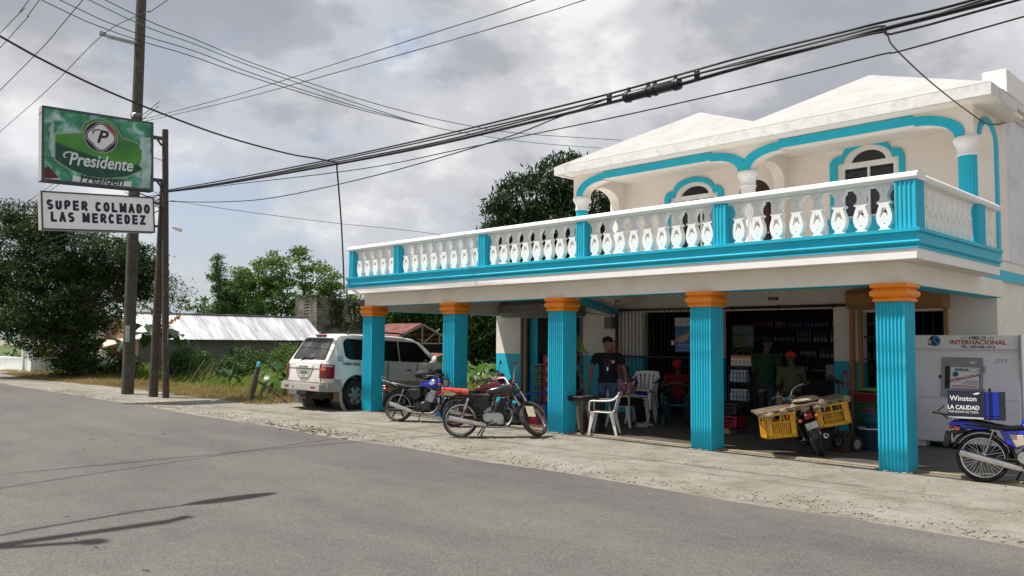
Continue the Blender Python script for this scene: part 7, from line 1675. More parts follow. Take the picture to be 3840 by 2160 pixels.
q = MB(); q.lathe([(0.030,-0.012),(0.035,-0.008),(0.035,0.008),(0.030,0.012)],14,frame(Vm['el'].lerp(Vm['wl'],0.93),(1,0,0.3),(0,1,0))); q.build('wristwatch', CHROME, pm, smooth=40)
# person in pink on the second white chair, elbow up
person((-6.02,1.95,F0z), hd(0.88,0.34), 'seated person in pink shirt and black trousers half hidden behind the standing man', dict(pelvis=(-0.10,0,0.54), neck=(0.0,0,1.00), head=(0.06,0,1.16), sl=(0.0,0.18,0.95), sr=(0.0,-0.18,0.95), el=(0.16,0.26,0.72), er=(0.20,-0.24,0.74), wl=(0.26,0.14,0.90), wr=(0.20,-0.14,0.97), hl=(-0.06,0.10,0.52), hr=(-0.06,-0.10,0.52), kl=(0.37,0.13,0.53), kr=(0.37,-0.12,0.53), al=(0.44,0.13,0.09), ar=(0.40,-0.12,0.09)), PNK, BLKP_, SHG, skin=SK3, headyaw=R(20), headpitch=R(12), sc=0.97, curl=(1.2,1.2), palms=dict(l=(0,-1,0.3),r=(-0.3,1,0.2)), sleeve=0.9, long_sleeve=True)
# man in red on the green chair
person((-5.51,3.22,F0z), hd(0.50,-0.87), 'seated man in red shirt and red cap looking down at something in his hands', dict(pelvis=(-0.10,0,0.54), neck=(-0.10,0,1.02), head=(-0.05,0,1.19), sl=(-0.10,0.21,0.96), sr=(-0.10,-0.21,0.96), el=(0.03,0.33,0.74), er=(0.03,-0.33,0.76), wl=(0.22,0.13,0.82), wr=(0.22,-0.10,0.84), hl=(-0.05,0.11,0.52), hr=(-0.05,-0.11,0.52), kl=(0.36,0.20,0.53), kr=(0.38,-0.22,0.53), al=(0.36,0.20,0.09), ar=(0.40,-0.20,0.09)), REDC, DJEAN, SHB, skin=SK3, headyaw=R(-12), headpitch=R(14), cap_m=REDCAP, sc=1.04, belly=0.03, curl=(1.3,1.3), palms=dict(l=(0,-1,0.2),r=(0,1,0.2)))
# man in dark green walking in
pg, MHg, Vg = person((-3.16,2.72,F0z), hd(-0.10,1.0), 'tall man in dark green shirt seen from behind holding a sack corner', standing(head=(0.03,-0.02,1.655), er=(-0.01,-0.275,1.12), wr=(0.08,-0.285,0.90), el=(0.08,0.27,1.13), wl=(0.27,0.22,1.02), kl=(0.10,0.115,0.50), al=(0.16,0.12,0.085), kr=(-0.02,-0.115,0.50), ar=(-0.14,-0.12,0.10)), GRC, DJEAN, SHB, skin=SK3, headyaw=R(-20), cap_m=BLKCAP, sc=1.05, curl=(0.8,1.3))
sk = thing('cloth_sack', (-2.87,2.66,0.62), 'crumpled beige sack hanging from the green shirted man\'s hand', 'sack')
q = MB(); q.grid(lambda u, v: ((u-0.5)*0.20*(0.35+0.65*(1-v))+0.02*math.sin(9*v), 0.03*math.sin(6.3*u+3*v), 0.29*v), 8, 8); o = q.build('cloth', SACK, sk, smooth=70); s_ = o.modifiers.new('s','SOLIDIFY'); s_.thickness = 0.012
# shorter man in olive with red cap
person((-2.55,2.55,F0z), hd(-0.66,0.75), 'man in olive shirt and bright red cap turned away behind the loaded motorcycle', standing(neck=(0.06,0,1.44), head=(0.12,0,1.61), sl=(0.05,0.195,1.37), sr=(0.05,-0.195,1.37), el=(0.06,0.27,1.07), er=(0.10,-0.27,1.07), wl=(0.24,0.20,0.95), wr=(0.28,-0.18,0.95)), OLC, BLKP_, SHB, skin=SK3, headyaw=R(10), cap_m=REDCAP, sc=0.915, curl=(0.9,0.9), sleeve=0.95, belly=0.02)
# ------------------------------------------------------------------ vegetation and the neighbours
NR = np.random.default_rng(12)
L_DARK = leafmat('dark_tamarind_leaf',(0.016,0.034,0.010),(0.050,0.090,0.020),(0.125,0.160,0.036),transl=0.30,scale=0.7)
L_ACA = leafmat('bright_acacia_leaf',(0.075,0.140,0.024),(0.155,0.255,0.042),(0.25,0.33,0.075),transl=0.40,scale=0.9)
L_MID = leafmat('mid_green_leaf',(0.036,0.078,0.017),(0.080,0.155,0.028),(0.145,0.215,0.046),transl=0.33,scale=0.8)
L_MANGO = leafmat('mango_leaf',(0.012,0.030,0.009),(0.028,0.060,0.014),(0.085,0.105,0.028),transl=0.2,rough=0.35,scale=1.3)
L_SPARSE = leafmat('dry_twig_leaf',(0.045,0.052,0.022),(0.085,0.095,0.040),transl=0.3)
L_BAN = leafmat('banana_leaf',(0.045,0.11,0.018),(0.095,0.19,0.030),(0.15,0.24,0.05),transl=0.4,rough=0.35,scale=1.5)
L_BANDK = leafmat('dark_banana_leaf',(0.016,0.040,0.014),(0.04,0.085,0.022),transl=0.25,rough=0.4)
L_YEL = leafmat('yellow_croton_leaf',(0.17,0.17,0.010),(0.36,0.31,0.018),(0.12,0.16,0.02),transl=0.3,scale=3)
L_GRASS = leafmat('tall_grass_blade',(0.135,0.190,0.030),(0.220,0.285,0.052),(0.33,0.36,0.10),transl=0.45,scale=0.5)
L_DRY = leafmat('dry_grass_blade',(0.25,0.165,0.070),(0.38,0.275,0.125),(0.30,0.26,0.09),transl=0.3,scale=0.6)
L_PALM = leafmat('palm_frond',(0.06,0.075,0.022),(0.11,0.12,0.04),(0.24,0.20,0.07),transl=0.3)
BARK = mat('grey_bark',(0.10,0.085,0.068),rough=0.95,var=0.3,scale=8,bump=0.5,bscale=20)
def leaf_quads(C, size, asp, droop=0.0, wind=None, jit=0.5):
    """n leaves centred at C: folded-free quads with random orientation"""
    n = len(C); d = NR.normal(size=(n,3)); d[:,2] -= droop
    if wind is not None: d += np.array(wind)
    d /= np.linalg.norm(d,axis=1)[:,None]; a = NR.normal(size=(n,3)); a -= d*(a*d).sum(1)[:,None]; a /= np.linalg.norm(a,axis=1)[:,None]
    s = size*(1+jit*(NR.random(n)-0.5))[:,None]; w = s*asp
    V = np.stack([C-d*s*0.5, C+a*w*0.5, C+d*s*0.5, C-a*w*0.5],1).reshape(-1,3)
    F = np.arange(4*n).reshape(n,4); return V, F
def crown_points(blobs, n, clump=0.35, per=26, shell=0.55, cut=None):
    B = np.array(blobs); vol = B[:,3]**2; pr = vol/vol.sum(); nc = max(1,n//per)
    k = NR.choice(len(B),nc,p=pr); u = NR.normal(size=(nc,3)); u /= np.linalg.norm(u,axis=1)[:,None]
    rad = B[k,3]*(shell+(1-shell)*NR.random(nc)**0.5)*(0.92+0.22*NR.random(nc)); c = B[k,:3]+u*rad[:,None]*np.array([1,1,0.85])
    if cut is not None: c = c[c[:,2] > cut]
    q = np.repeat(c,per,axis=0); q = q+NR.normal(size=q.shape)*clump*np.array([1,1,0.55])
    return q
def tree(name, base, blobs, label, n, leaf, m, asp=0.4, clump=0.3, droop=0.2, wind=None, r0=0.18, group=None, per=26, shell=0.55, bark=None, cat='tree', trunk_to=None, limb_n=None, cut=None):
    base = Vector(base); t = thing(name, base, label, cat, group); b0 = np.array(base)
    C = crown_points(blobs, n, clump, per, shell, cut) - b0
    V, F = leaf_quads(C, leaf, asp, droop, wind); fast_mesh('crown', V, F, m, t)
    q = MB(); B = sorted(blobs, key=lambda b: -b[3]); top = Vector(B[0][:3])-base if trunk_to is None else Vector(trunk_to)-base
    fork = top*0.45; fork.z = top.z*0.5
    q.tube([(0,0,-0.3),fork*0.5+Vector((0.06,0.05,0)),fork],[r0,r0*0.8,r0*0.65],9)
    for b in B[:limb_n or 10]:
        e = Vector(b[:3])-base; mid = fork.lerp(e,0.5)+Vector((rnd.uniform(-.2,.2),rnd.uniform(-.2,.2),rnd.uniform(0.0,.3)))
        q.tube(smoothpath([fork*0.9,mid,e],4),[r0*0.5*(1-0.08*i) for i in range(9)],6)
        for j in range(4):
            u = Vector((rnd.gauss(0,1),rnd.gauss(0,1),rnd.gauss(0.3,0.8))).normalized()*b[3]*0.95
            q.tube(smoothpath([mid.lerp(e,0.6),e+u*0.5+Vector((0,0,0.05)),e+u],3),[r0*0.24,r0*0.2,r0*0.17,r0*0.14,r0*0.11,r0*0.08,r0*0.05],5)
    q.build('trunk', bark or BARK, t, smooth=50); return t
T1 = [(-35.9,-2.0,5.4,1.7),(-34.2,-0.4,5.7,1.55),(-33.1,0.9,5.2,1.2),(-35.2,-1.1,3.7,2.2),(-33.8,0.3,3.4,1.75),(-32.7,1.4,4.0,0.8),(-35.0,-0.8,1.9,1.5),(-34.8,-0.4,0.9,1.1),(-37.4,-3.0,4.2,1.7),(-34.7,-0.9,6.9,0.7),(-34.9,-0.2,0.3,0.8),(-32.6,1.4,5.4,0.6),(-36.3,-2.3,6.7,0.6),(-32.2,1.8,4.7,0.4),(-36.5,0.2,4.0,2.0),(-36.0,0.2,2.2,1.4),(-36.8,-2.4,2.6,1.1)]
rs_ = random.Random(31)
for (x,y,z,r) in list(T1):
    for k in range(3):
        u = Vector((rs_.gauss(0,1),rs_.gauss(0,1),rs_.gauss(0.2,0.8))).normalized(); T1.append((x+u.x*r*1.1, y+u.y*r*1.1, max(0.5,z+u.z*r*1.0), rs_.uniform(0.28,0.6)))
def keep_clear(b):
    # the crown stays off the verge beside the tall pole, where the gable shows
    x, y, z, r = b; L_ = x*0.70+y*0.713
    if z < 2.9: r = min(r, -23.15-L_)
    if z < 1.9: r = min(r, L_+25.1)
    return (x, y, z, r)
T1 = [b for b in map(keep_clear, T1) if b[3] > 0.25 and b[0] < -32.0]
tree('tamarind_tree', (-35.2,0.4,0), T1, 'large dark feathery tree reaching the ground behind the signs and the tall pole', 88000, 0.15, L_DARK, asp=0.38, clump=0.20, droop=0.25, wind=(0.5,0.4,0), r0=0.28, shell=0.45, limb_n=14, per=44)
tree('scrub_tree', (-43.6,7.4,-0.7), [(-44.0,6.9,4.8,1.0),(-43.3,7.7,4.5,0.85),(-43.8,7.2,3.7,0.8),(-44.4,6.4,6.2,0.7)], 'thin sparse tree with bare twigs seen between the leaning poles', 1800, 0.16, L_SPARSE, asp=0.4, clump=0.28, r0=0.08, per=12, shell=0.7)
tree('rain_tree', (-64.5,24.9,-0.75), [(-66.5,22.9,7.0,1.5),(-64.7,24.7,7.9,1.5),(-62.8,26.7,8.5,1.25),(-61.3,28.3,7.3,1.7),(-63.5,26.2,5.9,1.8),(-66.0,23.7,5.1,1.7),(-60.2,29.5,5.9,1.3),(-62.5,26.8,9.8,0.5),(-64.2,25.1,9.2,0.7),(-65.2,24.2,6.4,1.3),(-62.0,27.5,4.2,1.8),(-67.2,22.2,3.6,1.6),(-59.0,30.8,4.5,1.6),(-64.6,24.9,3.6,1.7)], 'spreading bright green tree with open flat tiers of leaves behind the long tin roof', 26000, 0.26, L_ACA, asp=0.5, clump=0.26, droop=-0.2, r0=0.30, per=40, shell=0.75, bark=mat('pale_bark',(0.15,0.125,0.10),rough=0.9,var=0.2))
tree('wind_bent_tree', (-60.0,18.6,-0.75), [(-60.3,18.1,7.8,0.42),(-60.3,18.1,6.9,0.6),(-60.2,18.5,5.8,0.85),(-59.4,19.1,5.5,0.95),(-58.9,19.5,7.0,0.45),(-59.8,18.8,4.4,1.0),(-60.4,18.0,8.4,0.30),(-60.8,17.6,3.4,1.0),(-58.2,20.2,4.2,1.0)], 'narrow dark tree bent by wind at the left of the bright one', 11000, 0.26, L_MID, asp=0.28, clump=0.2, droop=0.3, wind=(0.6,0.7,0.3), r0=0.14)
tree('mango_tree', (-18.2,13.4,-0.75), [(-18.9,12.2,7.6,1.25),(-17.9,13.1,8.6,0.95),(-19.8,11.6,6.9,0.75),(-16.9,14.2,7.5,1.35),(-16.0,15.0,7.0,1.0),(-18.4,12.9,6.2,1.6),(-17.2,14.1,5.9,1.5),(-19.5,11.8,5.9,1.0),(-17.5,13.4,9.2,0.33),(-20.0,11.3,7.4,0.33),(-18.6,12.9,4.6,1.4),(-15.0,16.0,7.2,1.3),(-15.2,15.8,5.8,1.5)], 'dense dark mango tree rising behind the left end of the upper storey', 34000, 0.30, L_MANGO, asp=0.22, clump=0.20, droop=0.9, r0=0.3, per=16, shell=0.7)
PT = [((-31.0,14.6),3.0,1.3),((-29.7,16.0),2.9,1.4),((-28.2,17.5),3.0,1.6),((-27.0,18.8),2.4,1.6),((-25.2,20.4),3.0,1.8),((-23.0,22.0),3.2,2.0)]
for i, ((x,y),z,r) in enumerate(PT):
    tree('yard_tree', (x,y,-0.75), [(x,y,z,r),(x+0.5,y+0.6,z-1.1,r*0.8),(x-0.5,y-0.2,z-1.3,r*0.8),(x+0.2,y,z+0.5,r*0.6)], ['leafy tree behind the red shed, nearest the block ruin','leafy tree just right of the first one behind the red shed','tree with pale twigs behind the gable of the red shed','bushy tree right of the red shed seen between the first two pillars','tree behind the maroon motorcycle seen past the second pillar','farthest tree seen past the second pillar, against the cream wall'][i], 7500, 0.26, [L_MID,L_DARK,L_MID,L_MANGO,L_MID,L_DARK][i], asp=0.35, clump=0.25, r0=0.12, group='trees in the back yard')
WL = [(-75.4,20.8,3.6,1.9),(-74.0,22.2,4.3,1.9),(-72.6,23.6,4.2,2.0),(-76.5,19.8,3.2,1.7),(-71.3,25.0,3.9,1.8),(-69.4,26.9,3.6,2.0),(-78.1,18.1,3.2,2.0),(-79.7,16.4,3.2,2.0),(-68.0,28.3,4.0,1.8),(-82,13.5,3.4,2.2),(-66,31,3.6,2.2),(-86,9,3.4,2.4),(-92,4,3.2,2.6),(-62,36,4.0,2.6),(-56,42,4.2,3.0),(-50,48,4.4,3.0),(-100,-3,3.0,3.0),(-44,54,4.6,3.2),(-36,60,4.8,3.4),(-28,64,5,3.4)]
C = crown_points([(x,y,z-k*1.6,r) for x,y,z,r in WL for k in (0,1,2)], 26000, 0.35, 26, 0.6); V, F = leaf_quads(C, 0.42, 0.5, 0.1)
tag(fast_mesh('distant_woods', V, F, L_MID), 'low band of distant woodland on the horizon', 'woods', kind='stuff')
# palms behind the balcony
def palm(base, h, label, ln=1.9, n=17, m=L_PALM, lean=(0.2,0.1)):
    t = thing('coconut_palm', base, label, 'palm tree', 'coconut palms behind the terrace'); q = MB(); top = Vector((lean[0],lean[1],h)); q.tube([(0,0,-0.2),(lean[0]*0.3,lean[1]*0.3,h*0.5),top],[0.16,0.12,0.10],9); q.build('trunk', BARK, t, smooth=50)
    Vs = []; Fs = []; k = 0
    for i in range(n):
        a = 2*PI*i/n+rnd.uniform(-.2,.2); up = rnd.uniform(-0.1,1.0); d = Vector((math.cos(a),math.sin(a),0))+Vector((0.35,0.35,0))
        for j in range(26):
            s = (j+2)/28; p = top + d*ln*s*0.95 + Vector((0,0,ln*(up*s-1.0*s*s))); tang = (d*0.95+Vector((0,0,up-2.0*s))).normalized(); side = tang.cross(Vector((0,0,1))).normalized()
            L_ = 0.42*ln*0.5*(1-abs(s-0.45)*1.1)
            for sg in (-1,1):
                e = p+side*sg*L_*0.8+tang*L_*0.5-Vector((0,0,L_*0.45)); w = tang*0.028; Vs += [p-w,p+w,e+w*0.4,e-w*0.4]; Fs.append((k,k+1,k+2,k+3)); k += 4
    fast_mesh('crown', np.array([tuple(v) for v in Vs]), np.array(Fs), m, t); return t
palm((-30.3,12.6,-0.75), 6.2, 'coconut palm at the left behind the balcony corner', 1.7); palm((-29.0,16.4,-0.75), 6.6, 'coconut palm seen between the balusters of the second bay', 1.8, lean=(0.0,0.3))
# low bushes
def bush(base, r, h, label, m, n=4600, leaf=0.11, asp=0.45, name='wild_bush', group='wild bushes in the field', droop=0.0):
    x, y, z = base; bl = [(x,y,z+h*0.45,r),(x+r*0.6,y+r*0.5,z+h*0.35,r*0.75),(x-r*0.55,y-r*0.3,z+h*0.4,r*0.75),(x+r*0.2,y,z+h*0.85-r*0.2,r*0.55)]
    return tree(name, base, bl, label, n, leaf, m, asp=asp, clump=0.16, droop=droop, r0=0.04, group=group, cat='bush', cut=z+0.05, shell=0.5)
for (x,y,z,r,h,lb,m) in ((-34.6,5.4,-0.4,0.7,1.8,'pale bush in front of the grey wall of the tin roofed house, farthest left',L_MID),(-31.7,5.5,-0.4,0.6,1.4,'second bush from the left below the tin roof',L_MID),(-30.7,6.5,-0.5,0.7,1.8,'broad bush below the middle of the tin roof',L_MID),(-31.6,8.4,-0.7,1.0,2.4,'dense bush below the right end of the tin roof',L_ACA),(-30.2,9.3,-0.7,1.0,2.7,'tallest bush, between the tin roof and the white wagon',L_ACA),(-26.5,5.0,-0.4,0.5,1.2,'low bush near the wagon bumper in the grass',L_MID),(-34.9,7.8,-0.7,0.9,2.2,'bush at the foot of the grey wall, behind the others',L_MID),(-31.2,3.1,-0.1,0.6,1.5,'small bush beside the leaning poles',L_MID),(-18.8,7.2,-0.7,0.55,1.7,'pale leafy bush with orange flowers right of the wagon mirror',L_ACA),(-19.6,8.3,-0.75,0.6,2.1,'taller pale bush behind the flowered one',L_ACA)):
    bush((x,y,z), r, h, lb, m)
bush((-44.5,1.2,0), 0.75, 1.35, 'yellow leaved hedge plant behind the low white wall', L_YEL, n=3500, leaf=0.13, name='croton_bush', group=None)
bush((-35.9,0.6,0), 0.6, 1.0, 'dark green shrub at the corner of the low white wall', L_DARK, n=2600, group='shrubs under the big tree'); bush((-35.3,1.9,0), 0.8, 1.2, 'dark shrub at the foot of the big tree', L_DARK, n=2600, group='shrubs under the big tree')
# bananas
def banana(base, h, n, ln, label, m=L_BAN, seed=0, flower=False):
    r = random.Random(seed); t = thing('banana_plant', base, label, 'banana plant', 'banana plants in the field'); q = MB(); q.tube([(0,0,-0.2),(0.03,0.02,h*0.5),(0.05,0.03,h)],[0.09,0.075,0.05],9); q.build('stem', mat('banana_stem',(0.13,0.14,0.05),rough=0.6,var=0.3), t, smooth=50)
    for i in range(n):
        a = 2*PI*i/n+r.uniform(-.4,.4); up = r.uniform(0.5,1.5); L_ = ln*r.uniform(0.75,1.1); d = Vector((math.cos(a),math.sin(a),0)); top = Vector((0.05,0.03,h*r.uniform(0.8,1.0)))
        V = []; F = []; k = 14
        for j in range(k+1):
            s = j/k; p = top+d*L_*0.85*s+Vector((0,0,L_*(up*s-(0.75+0.35*up)*s*s))); tang = (d*0.85+Vector((0,0,up-2*(0.75+0.35*up)*s))).normalized(); side = tang.cross(Vector((0,0,1))); side = side.normalized() if side.length > 1e-3 else Vector((1,0,0))
            w = 0.24*ln*0.8*math.sin(PI*min(1,s*0.95+0.02))**0.6*(0 if s < 0.10 else 1)*r.uniform(0.75,1.05)+0.01
            n_ = side.cross(tang); V += [p+side*w-n_*w*0.28*-1, p, p-side*w+n_*w*0.28]
            if j and not (r.random() < 0.10 and 0.2 < s < 0.9): F += [((j-1)*3,(j-1)*3+1,j*3+1,j*3)]
            if j and not (r.random() < 0.10 and 0.2 < s < 0.9): F += [((j-1)*3+1,(j-1)*3+2,j*3+2,j*3+1)]
        fast_mesh('leaf', np.array([tuple(v) for v in V]), np.array(F), m, t, smooth=True)
    if flower:
        q = MB(); a = Vector((0.1,0.1,h+0.2)); b_ = Vector((0.75,0.75,h+0.85))
        for i in range(60):
            s = r.random(); p = a.lerp(b_,s); u = Vector((r.gauss(0,1),r.gauss(0,1),r.gauss(0,1))).normalized(); q.bar(p,p+u*0.16*(1-0.4*s)+Vector((0,0,-0.05)),0.04,0.02)
        q.tube([(0.05,0.05,h),a,b_],0.02,6); q.build('dry_leaf', mat('orange_dead_leaf',(0.50,0.20,0.02),rough=0.8,var=0.3), t)
    return t
banana((-36.0,1.1,0), 1.3, 8, 1.6, 'ragged banana plant between the big tree and the tall pole', seed=1)
banana((-30.0,1.5,0), 1.9, 8, 1.7, 'dark banana plant behind the two short poles with one dry orange leaf', L_BANDK, seed=2, flower=True)
banana((-18.2,0.9,0), 0.55, 7, 1.15, 'young banana plant beside the fence post with the blue top', seed=3)
banana((-20.3,1.6,0), 0.5, 6, 0.95, 'small banana plant left of the post with the blue top', seed=4)
banana((-16.3,6.9,-0.6), 1.1, 8, 1.4, 'banana plant seen just right of the second pillar', seed=5)
banana((-19.2,8.2,-0.7), 1.2, 7, 1.4, 'banana plant seen just left of the second pillar', seed=6)
banana((-15.0,7.3,-0.7), 1.1, 8, 1.3, 'banana plant over the grey pickup by the cream wall', seed=7)
banana((-24.4,1.9,0), 0.3, 4, 1.0, 'low banana sprout lying in the grass by the stakes', L_BANDK, seed=8)
# grass
def ggz(x, y):
    k = np.clip((y-0.6)/9.0,0,1); return -0.75*k*k*(3-2*k)*np.clip((-12.95-x)/0.5,0,1)
def blades(n, x0, x1, y0, y1, h0, h1, w, wind, name, m, label, cat='grass', keep=None):
    x = NR.uniform(x0,x1,n); y = NR.uniform(y0,y1,n)
    if keep is not None:
        k = keep(x,y); x, y = x[k], y[k]
    n = len(x); h = NR.uniform(h0,h1,n)*np.clip(0.55+0.17*(y-1.0),0.55,1.5 if h1 > 0.6 else 1.0)*(0.65+0.7*np.array([mnoise.noise((a*0.35,b*0.35,3.0)) for a, b in zip(x,y)])+0.35*NR.random(n)); h = np.maximum(h,0.08)
    a = NR.uniform(0,PI,n); dx = np.cos(a)*w; dy = np.sin(a)*w; b0 = np.stack([x,y,ggz(x,y)-0.03],1); lean = NR.normal(size=(n,2))*0.22+np.array(wind)
    mid = b0+np.stack([lean[:,0]*h*0.35,lean[:,1]*h*0.35,h*0.6],1); tip = b0+np.stack([lean[:,0]*h*1.0,lean[:,1]*h*1.0,h*0.95],1); s = np.stack([dx,dy,np.zeros(n)],1)
    V = np.concatenate([b0-s,b0+s,mid+s*0.8,mid-s*0.8,tip+s*0.15,tip-s*0.15]); i = np.arange(n)
    F = np.concatenate([np.stack([i,i+n,i+2*n,i+3*n],1),np.stack([i+3*n,i+2*n,i+4*n,i+5*n],1)])
    o = fast_mesh(name, V, F, m); return tag(o, label, cat, kind='stuff')
fx = lambda y: 0
edge = lambda x: np.where(x > -16.0, 1.0, np.where(x > -24, -1.0+0.12*np.sin(x*1.3), -1.35-0.35*np.sin(x*0.31)))
blades(52000, -46, -15.6, 0.6, 13.0, 0.22, 0.80, 0.016, (0.35,0.35), 'tall_grass', L_GRASS, 'tall bright green grass filling the field', keep=lambda x, y: NR.random(len(x)) < 0.12+0.88*np.clip((y-1.0)/2.4,0,1))
blades(9000, -15.8, -13.2, 4.8, 12, 0.3, 0.8, 0.016, (0.3,0.3), 'weeds', L_GRASS, 'green weeds growing behind the parked wagon')
blades(30000, -44, -15.2, -1.7, 1.9, 0.12, 0.42, 0.010, (0.3,0.3), 'dry_grass', L_DRY, 'brown dry grass along the verge under the poles', keep=lambda x, y: (y > edge(x)+0.15*NR.normal(size=len(x))) & (NR.random(len(x)) < np.clip(1.3-(y-0.5)*0.6,0,1)))
blades(5000, -40, -15.4, -1.2, 1.2, 0.15, 0.45, 0.013, (0.3,0.3), 'green_tufts', L_GRASS, 'green tufts among the dry verge grass', keep=lambda x, y: (y > edge(x)+0.1) & (np.array([mnoise.noise((a*0.8,b*0.8,7.0)) for a, b in zip(x,y)]) > 0.05))
SOIL = mat('grassy_soil',(0.115,0.095,0.045),rough=1.0,var=0.35,scale=1.5,color2=(0.13,0.14,0.045),bump=0.6,bscale=12)
q = MB(); X_ = list(np.arange(-46,-15.3,0.6)); Y_ = [0,0.5,1.2,2,3,4,5,6,7,8,9,10,12,15,25,45]
vv = []
for x in X_:
    e = float(edge(np.array([x]))[0])+0.12*mnoise.noise((x*1.7,0.3,0))
    for k, yy_ in enumerate(Y_):
        y = e if k == 0 else max(yy_, e+0.05*k); vv.append((x,y,gz(x,y)+(0.008 if k == 0 else 0.02)))
q.add(vv,[(i*len(Y_)+j,(i+1)*len(Y_)+j,(i+1)*len(Y_)+j+1,i*len(Y_)+j+1) for i in range(len(X_)-1) for j in range(len(Y_)-1)]); tag(q.build('field', SOIL, smooth=60, recalc=False), kind='structure')
q = MB(); q.add([(x,y,gz(x,y)+0.021) for x in (-15.3,-14.4,-13.6,-13.1) for y in (5.0,6,7,8,9,10,12,20,45)],[(i*9+j,(i+1)*9+j,(i+1)*9+j+1,i*9+j+1) for i in range(3) for j in range(8)]); tag(q.build('back_yard', SOIL, recalc=False), kind='structure')
q = MB(); q.add([(x,y,-0.72) for x in (-240,-46.2) for y in (0.6,4,120)]+[(x,y,-0.70) for x in (-46.1,40) for y in (45,120)],[(0,3,4,1),(1,4,5,2),(6,8,9,7)])
q.v = [(a,b,(0.03 if b < 1 else -0.1 if b < 5 else c)) for a,b,c in q.v]; tag(q.build('meadow', mat('far_meadow',(0.075,0.105,0.03),rough=1,var=0.3,scale=0.4), recalc=False), kind='structure')
# fence stakes
ST_ = mat('grey_stake_wood',(0.075,0.062,0.050),rough=0.95,var=0.35,scale=10,bump=0.5,bscale=30)
def stake(x, y, top, r, lb):
    t = thing('fence_stake', (x,y,gz(x,y)), lb, 'stake', 'leaning stakes of the old field fence'); d = Vector(top)-Vector((x,y,gz(x,y))); q = MB(); q.tube([d*(k/5)+Vector((rnd.uniform(-.02,.02),rnd.uniform(-.02,.02),0)) for k in range(-1,6)],[r*1.1,r*1.1,r,r,r*0.9,r*0.85,r*0.6],7); q.build('stake', ST_, t, smooth=60)
for (x,y,tx,ty,tz,r,lb) in ((-29.69,2.12,-29.6,2.35,0.62,0.045,'stub of a stake close behind the slim pole'),(-28.73,2.32,-28.65,2.5,0.88,0.035,'thin dark stake first right of the slim pole'),(-27.24,1.88,-27.1,2.4,0.95,0.05,'thick stake second right of the slim pole'),(-27.05,2.15,-26.9,2.7,0.98,0.03,'thin crooked stake beside the thick one'),(-28.46,3.1,-28.4,3.4,0.75,0.05,'short stout stake in the middle of the row'),(-26.72,2.62,-26.6,3.1,1.0,0.035,'slender tall stake right of the stout one'),(-23.88,1.79,-23.85,2.05,0.82,0.055,'stake nearest the post with the blue top'),(-36.05,1.95,-36.0,2.35,1.05,0.06,'dark stake left of the tall pole, under the banana'),(-35.36,1.95,-35.3,2.2,1.05,0.07,'pair stake close against the tall pole'),(-41.22,3.09,-41.1,3.6,0.8,0.05,'farthest stake at the left end of the fence')): stake(x,y,(tx,ty,tz),r,lb)
fp = thing('fence_post', (-16.86,-0.84,0), 'rough grey fence post with blue painted top and a slanting brace', 'fence post')
q = MB(); q.tube([(0,0,-0.1),(0.02,0.02,0.25),(0.06,0.05,0.5),(0.08,0.12,0.85),(0.10,0.16,1.02)],[0.085,0.08,0.095,0.07,0.065],10); q.build('post', ST_, fp, smooth=60); q = MB(); q.tube([(0.10,0.157,1.0),(0.105,0.17,1.12),(0.11,0.18,1.14)],[0.069,0.06,0.02],10); q.build('painted_top', mat('chipped_blue_paint',(0.06,0.26,0.40),rough=0.8,var=0.4,scale=20), fp, smooth=60)
q = MB(); q.tube([(0.08,0.10,0.62),(0.45,0.42,0.35),(0.75,0.72,0.0)],[0.028,0.030,0.03],7); q.build('brace', ST_, fp, smooth=60)
q = lump((0,0,0.03),(0.11,0.07,0.05),3.7,0.6,10); o = q.build('plastic_litter', WPLASTIC, None, smooth=70, loc=(-17.75,-1.5,0.0)); tag(o, 'crumpled white plastic litter at the edge of the dry grass', 'litter')

# house with the long tin roof
TIN = mat('galvanised_roof_sheet',(0.40,0.40,0.42),rough=0.42,metal=0.2,var=0.10,scale=1.2)
def tin_sheets(m):
    nt = m.node_tree; N = nt.nodes; L = nt.links; b = N['Principled BSDF']; tcn = N.new('ShaderNodeTexCoord')
    def nz(sc, d):
        mp = N.new('ShaderNodeMapping'); mp.inputs['Scale'].default_value = sc; L.new(tcn.outputs['Object'],mp.inputs[0]); n = N.new('ShaderNodeTexNoise'); n.inputs['Scale'].default_value = 1; n.inputs['Detail'].default_value = d; L.new(mp.outputs[0],n.inputs['Vector']); return n.outputs['Fac']
    def rp(x, a, b_, p0, p1):
        r = N.new('ShaderNodeValToRGB'); e = r.color_ramp.elements; e[0].position = p0; e[1].position = p1; e[0].color = (*a,1); e[1].color = (*b_,1); L.new(x,r.inputs[0]); return r.outputs[0]
    c1 = rp(nz((0.25,1.6,0.25),3),(0.34,0.345,0.37),(0.56,0.56,0.58),0.40,0.60); c2 = rp(nz((0.8,9.0,0.8),2),(0.72,0.72,0.74),(1.05,1.05,1.05),0.40,0.60)
    mx = N.new('ShaderNodeMix'); mx.data_type = 'RGBA'; mx.blend_type = 'MULTIPLY'; mx.inputs['Factor'].default_value = 1; L.new(c1,mx.inputs['A']); L.new(c2,mx.inputs['B']); L.new(mx.outputs['Result'],b.inputs['Base Color'])
tin_sheets(TIN)
GREYW = mat('bare_grey_render',(0.13,0.125,0.115),rough=0.95,var=0.2,scale=2,bump=0.3,bscale=15,dirt=(0.07,0.07,0.06),dirt_amt=0.6); PEACH = mat('peach_wall_paint',(0.52,0.36,0.27),rough=0.8,var=0.06); TERRA = mat('terracotta_door_paint',(0.36,0.12,0.06),rough=0.7,var=0.1); SLATW = mat('tan_slat_wood',(0.26,0.175,0.105),rough=0.85,var=0.25)
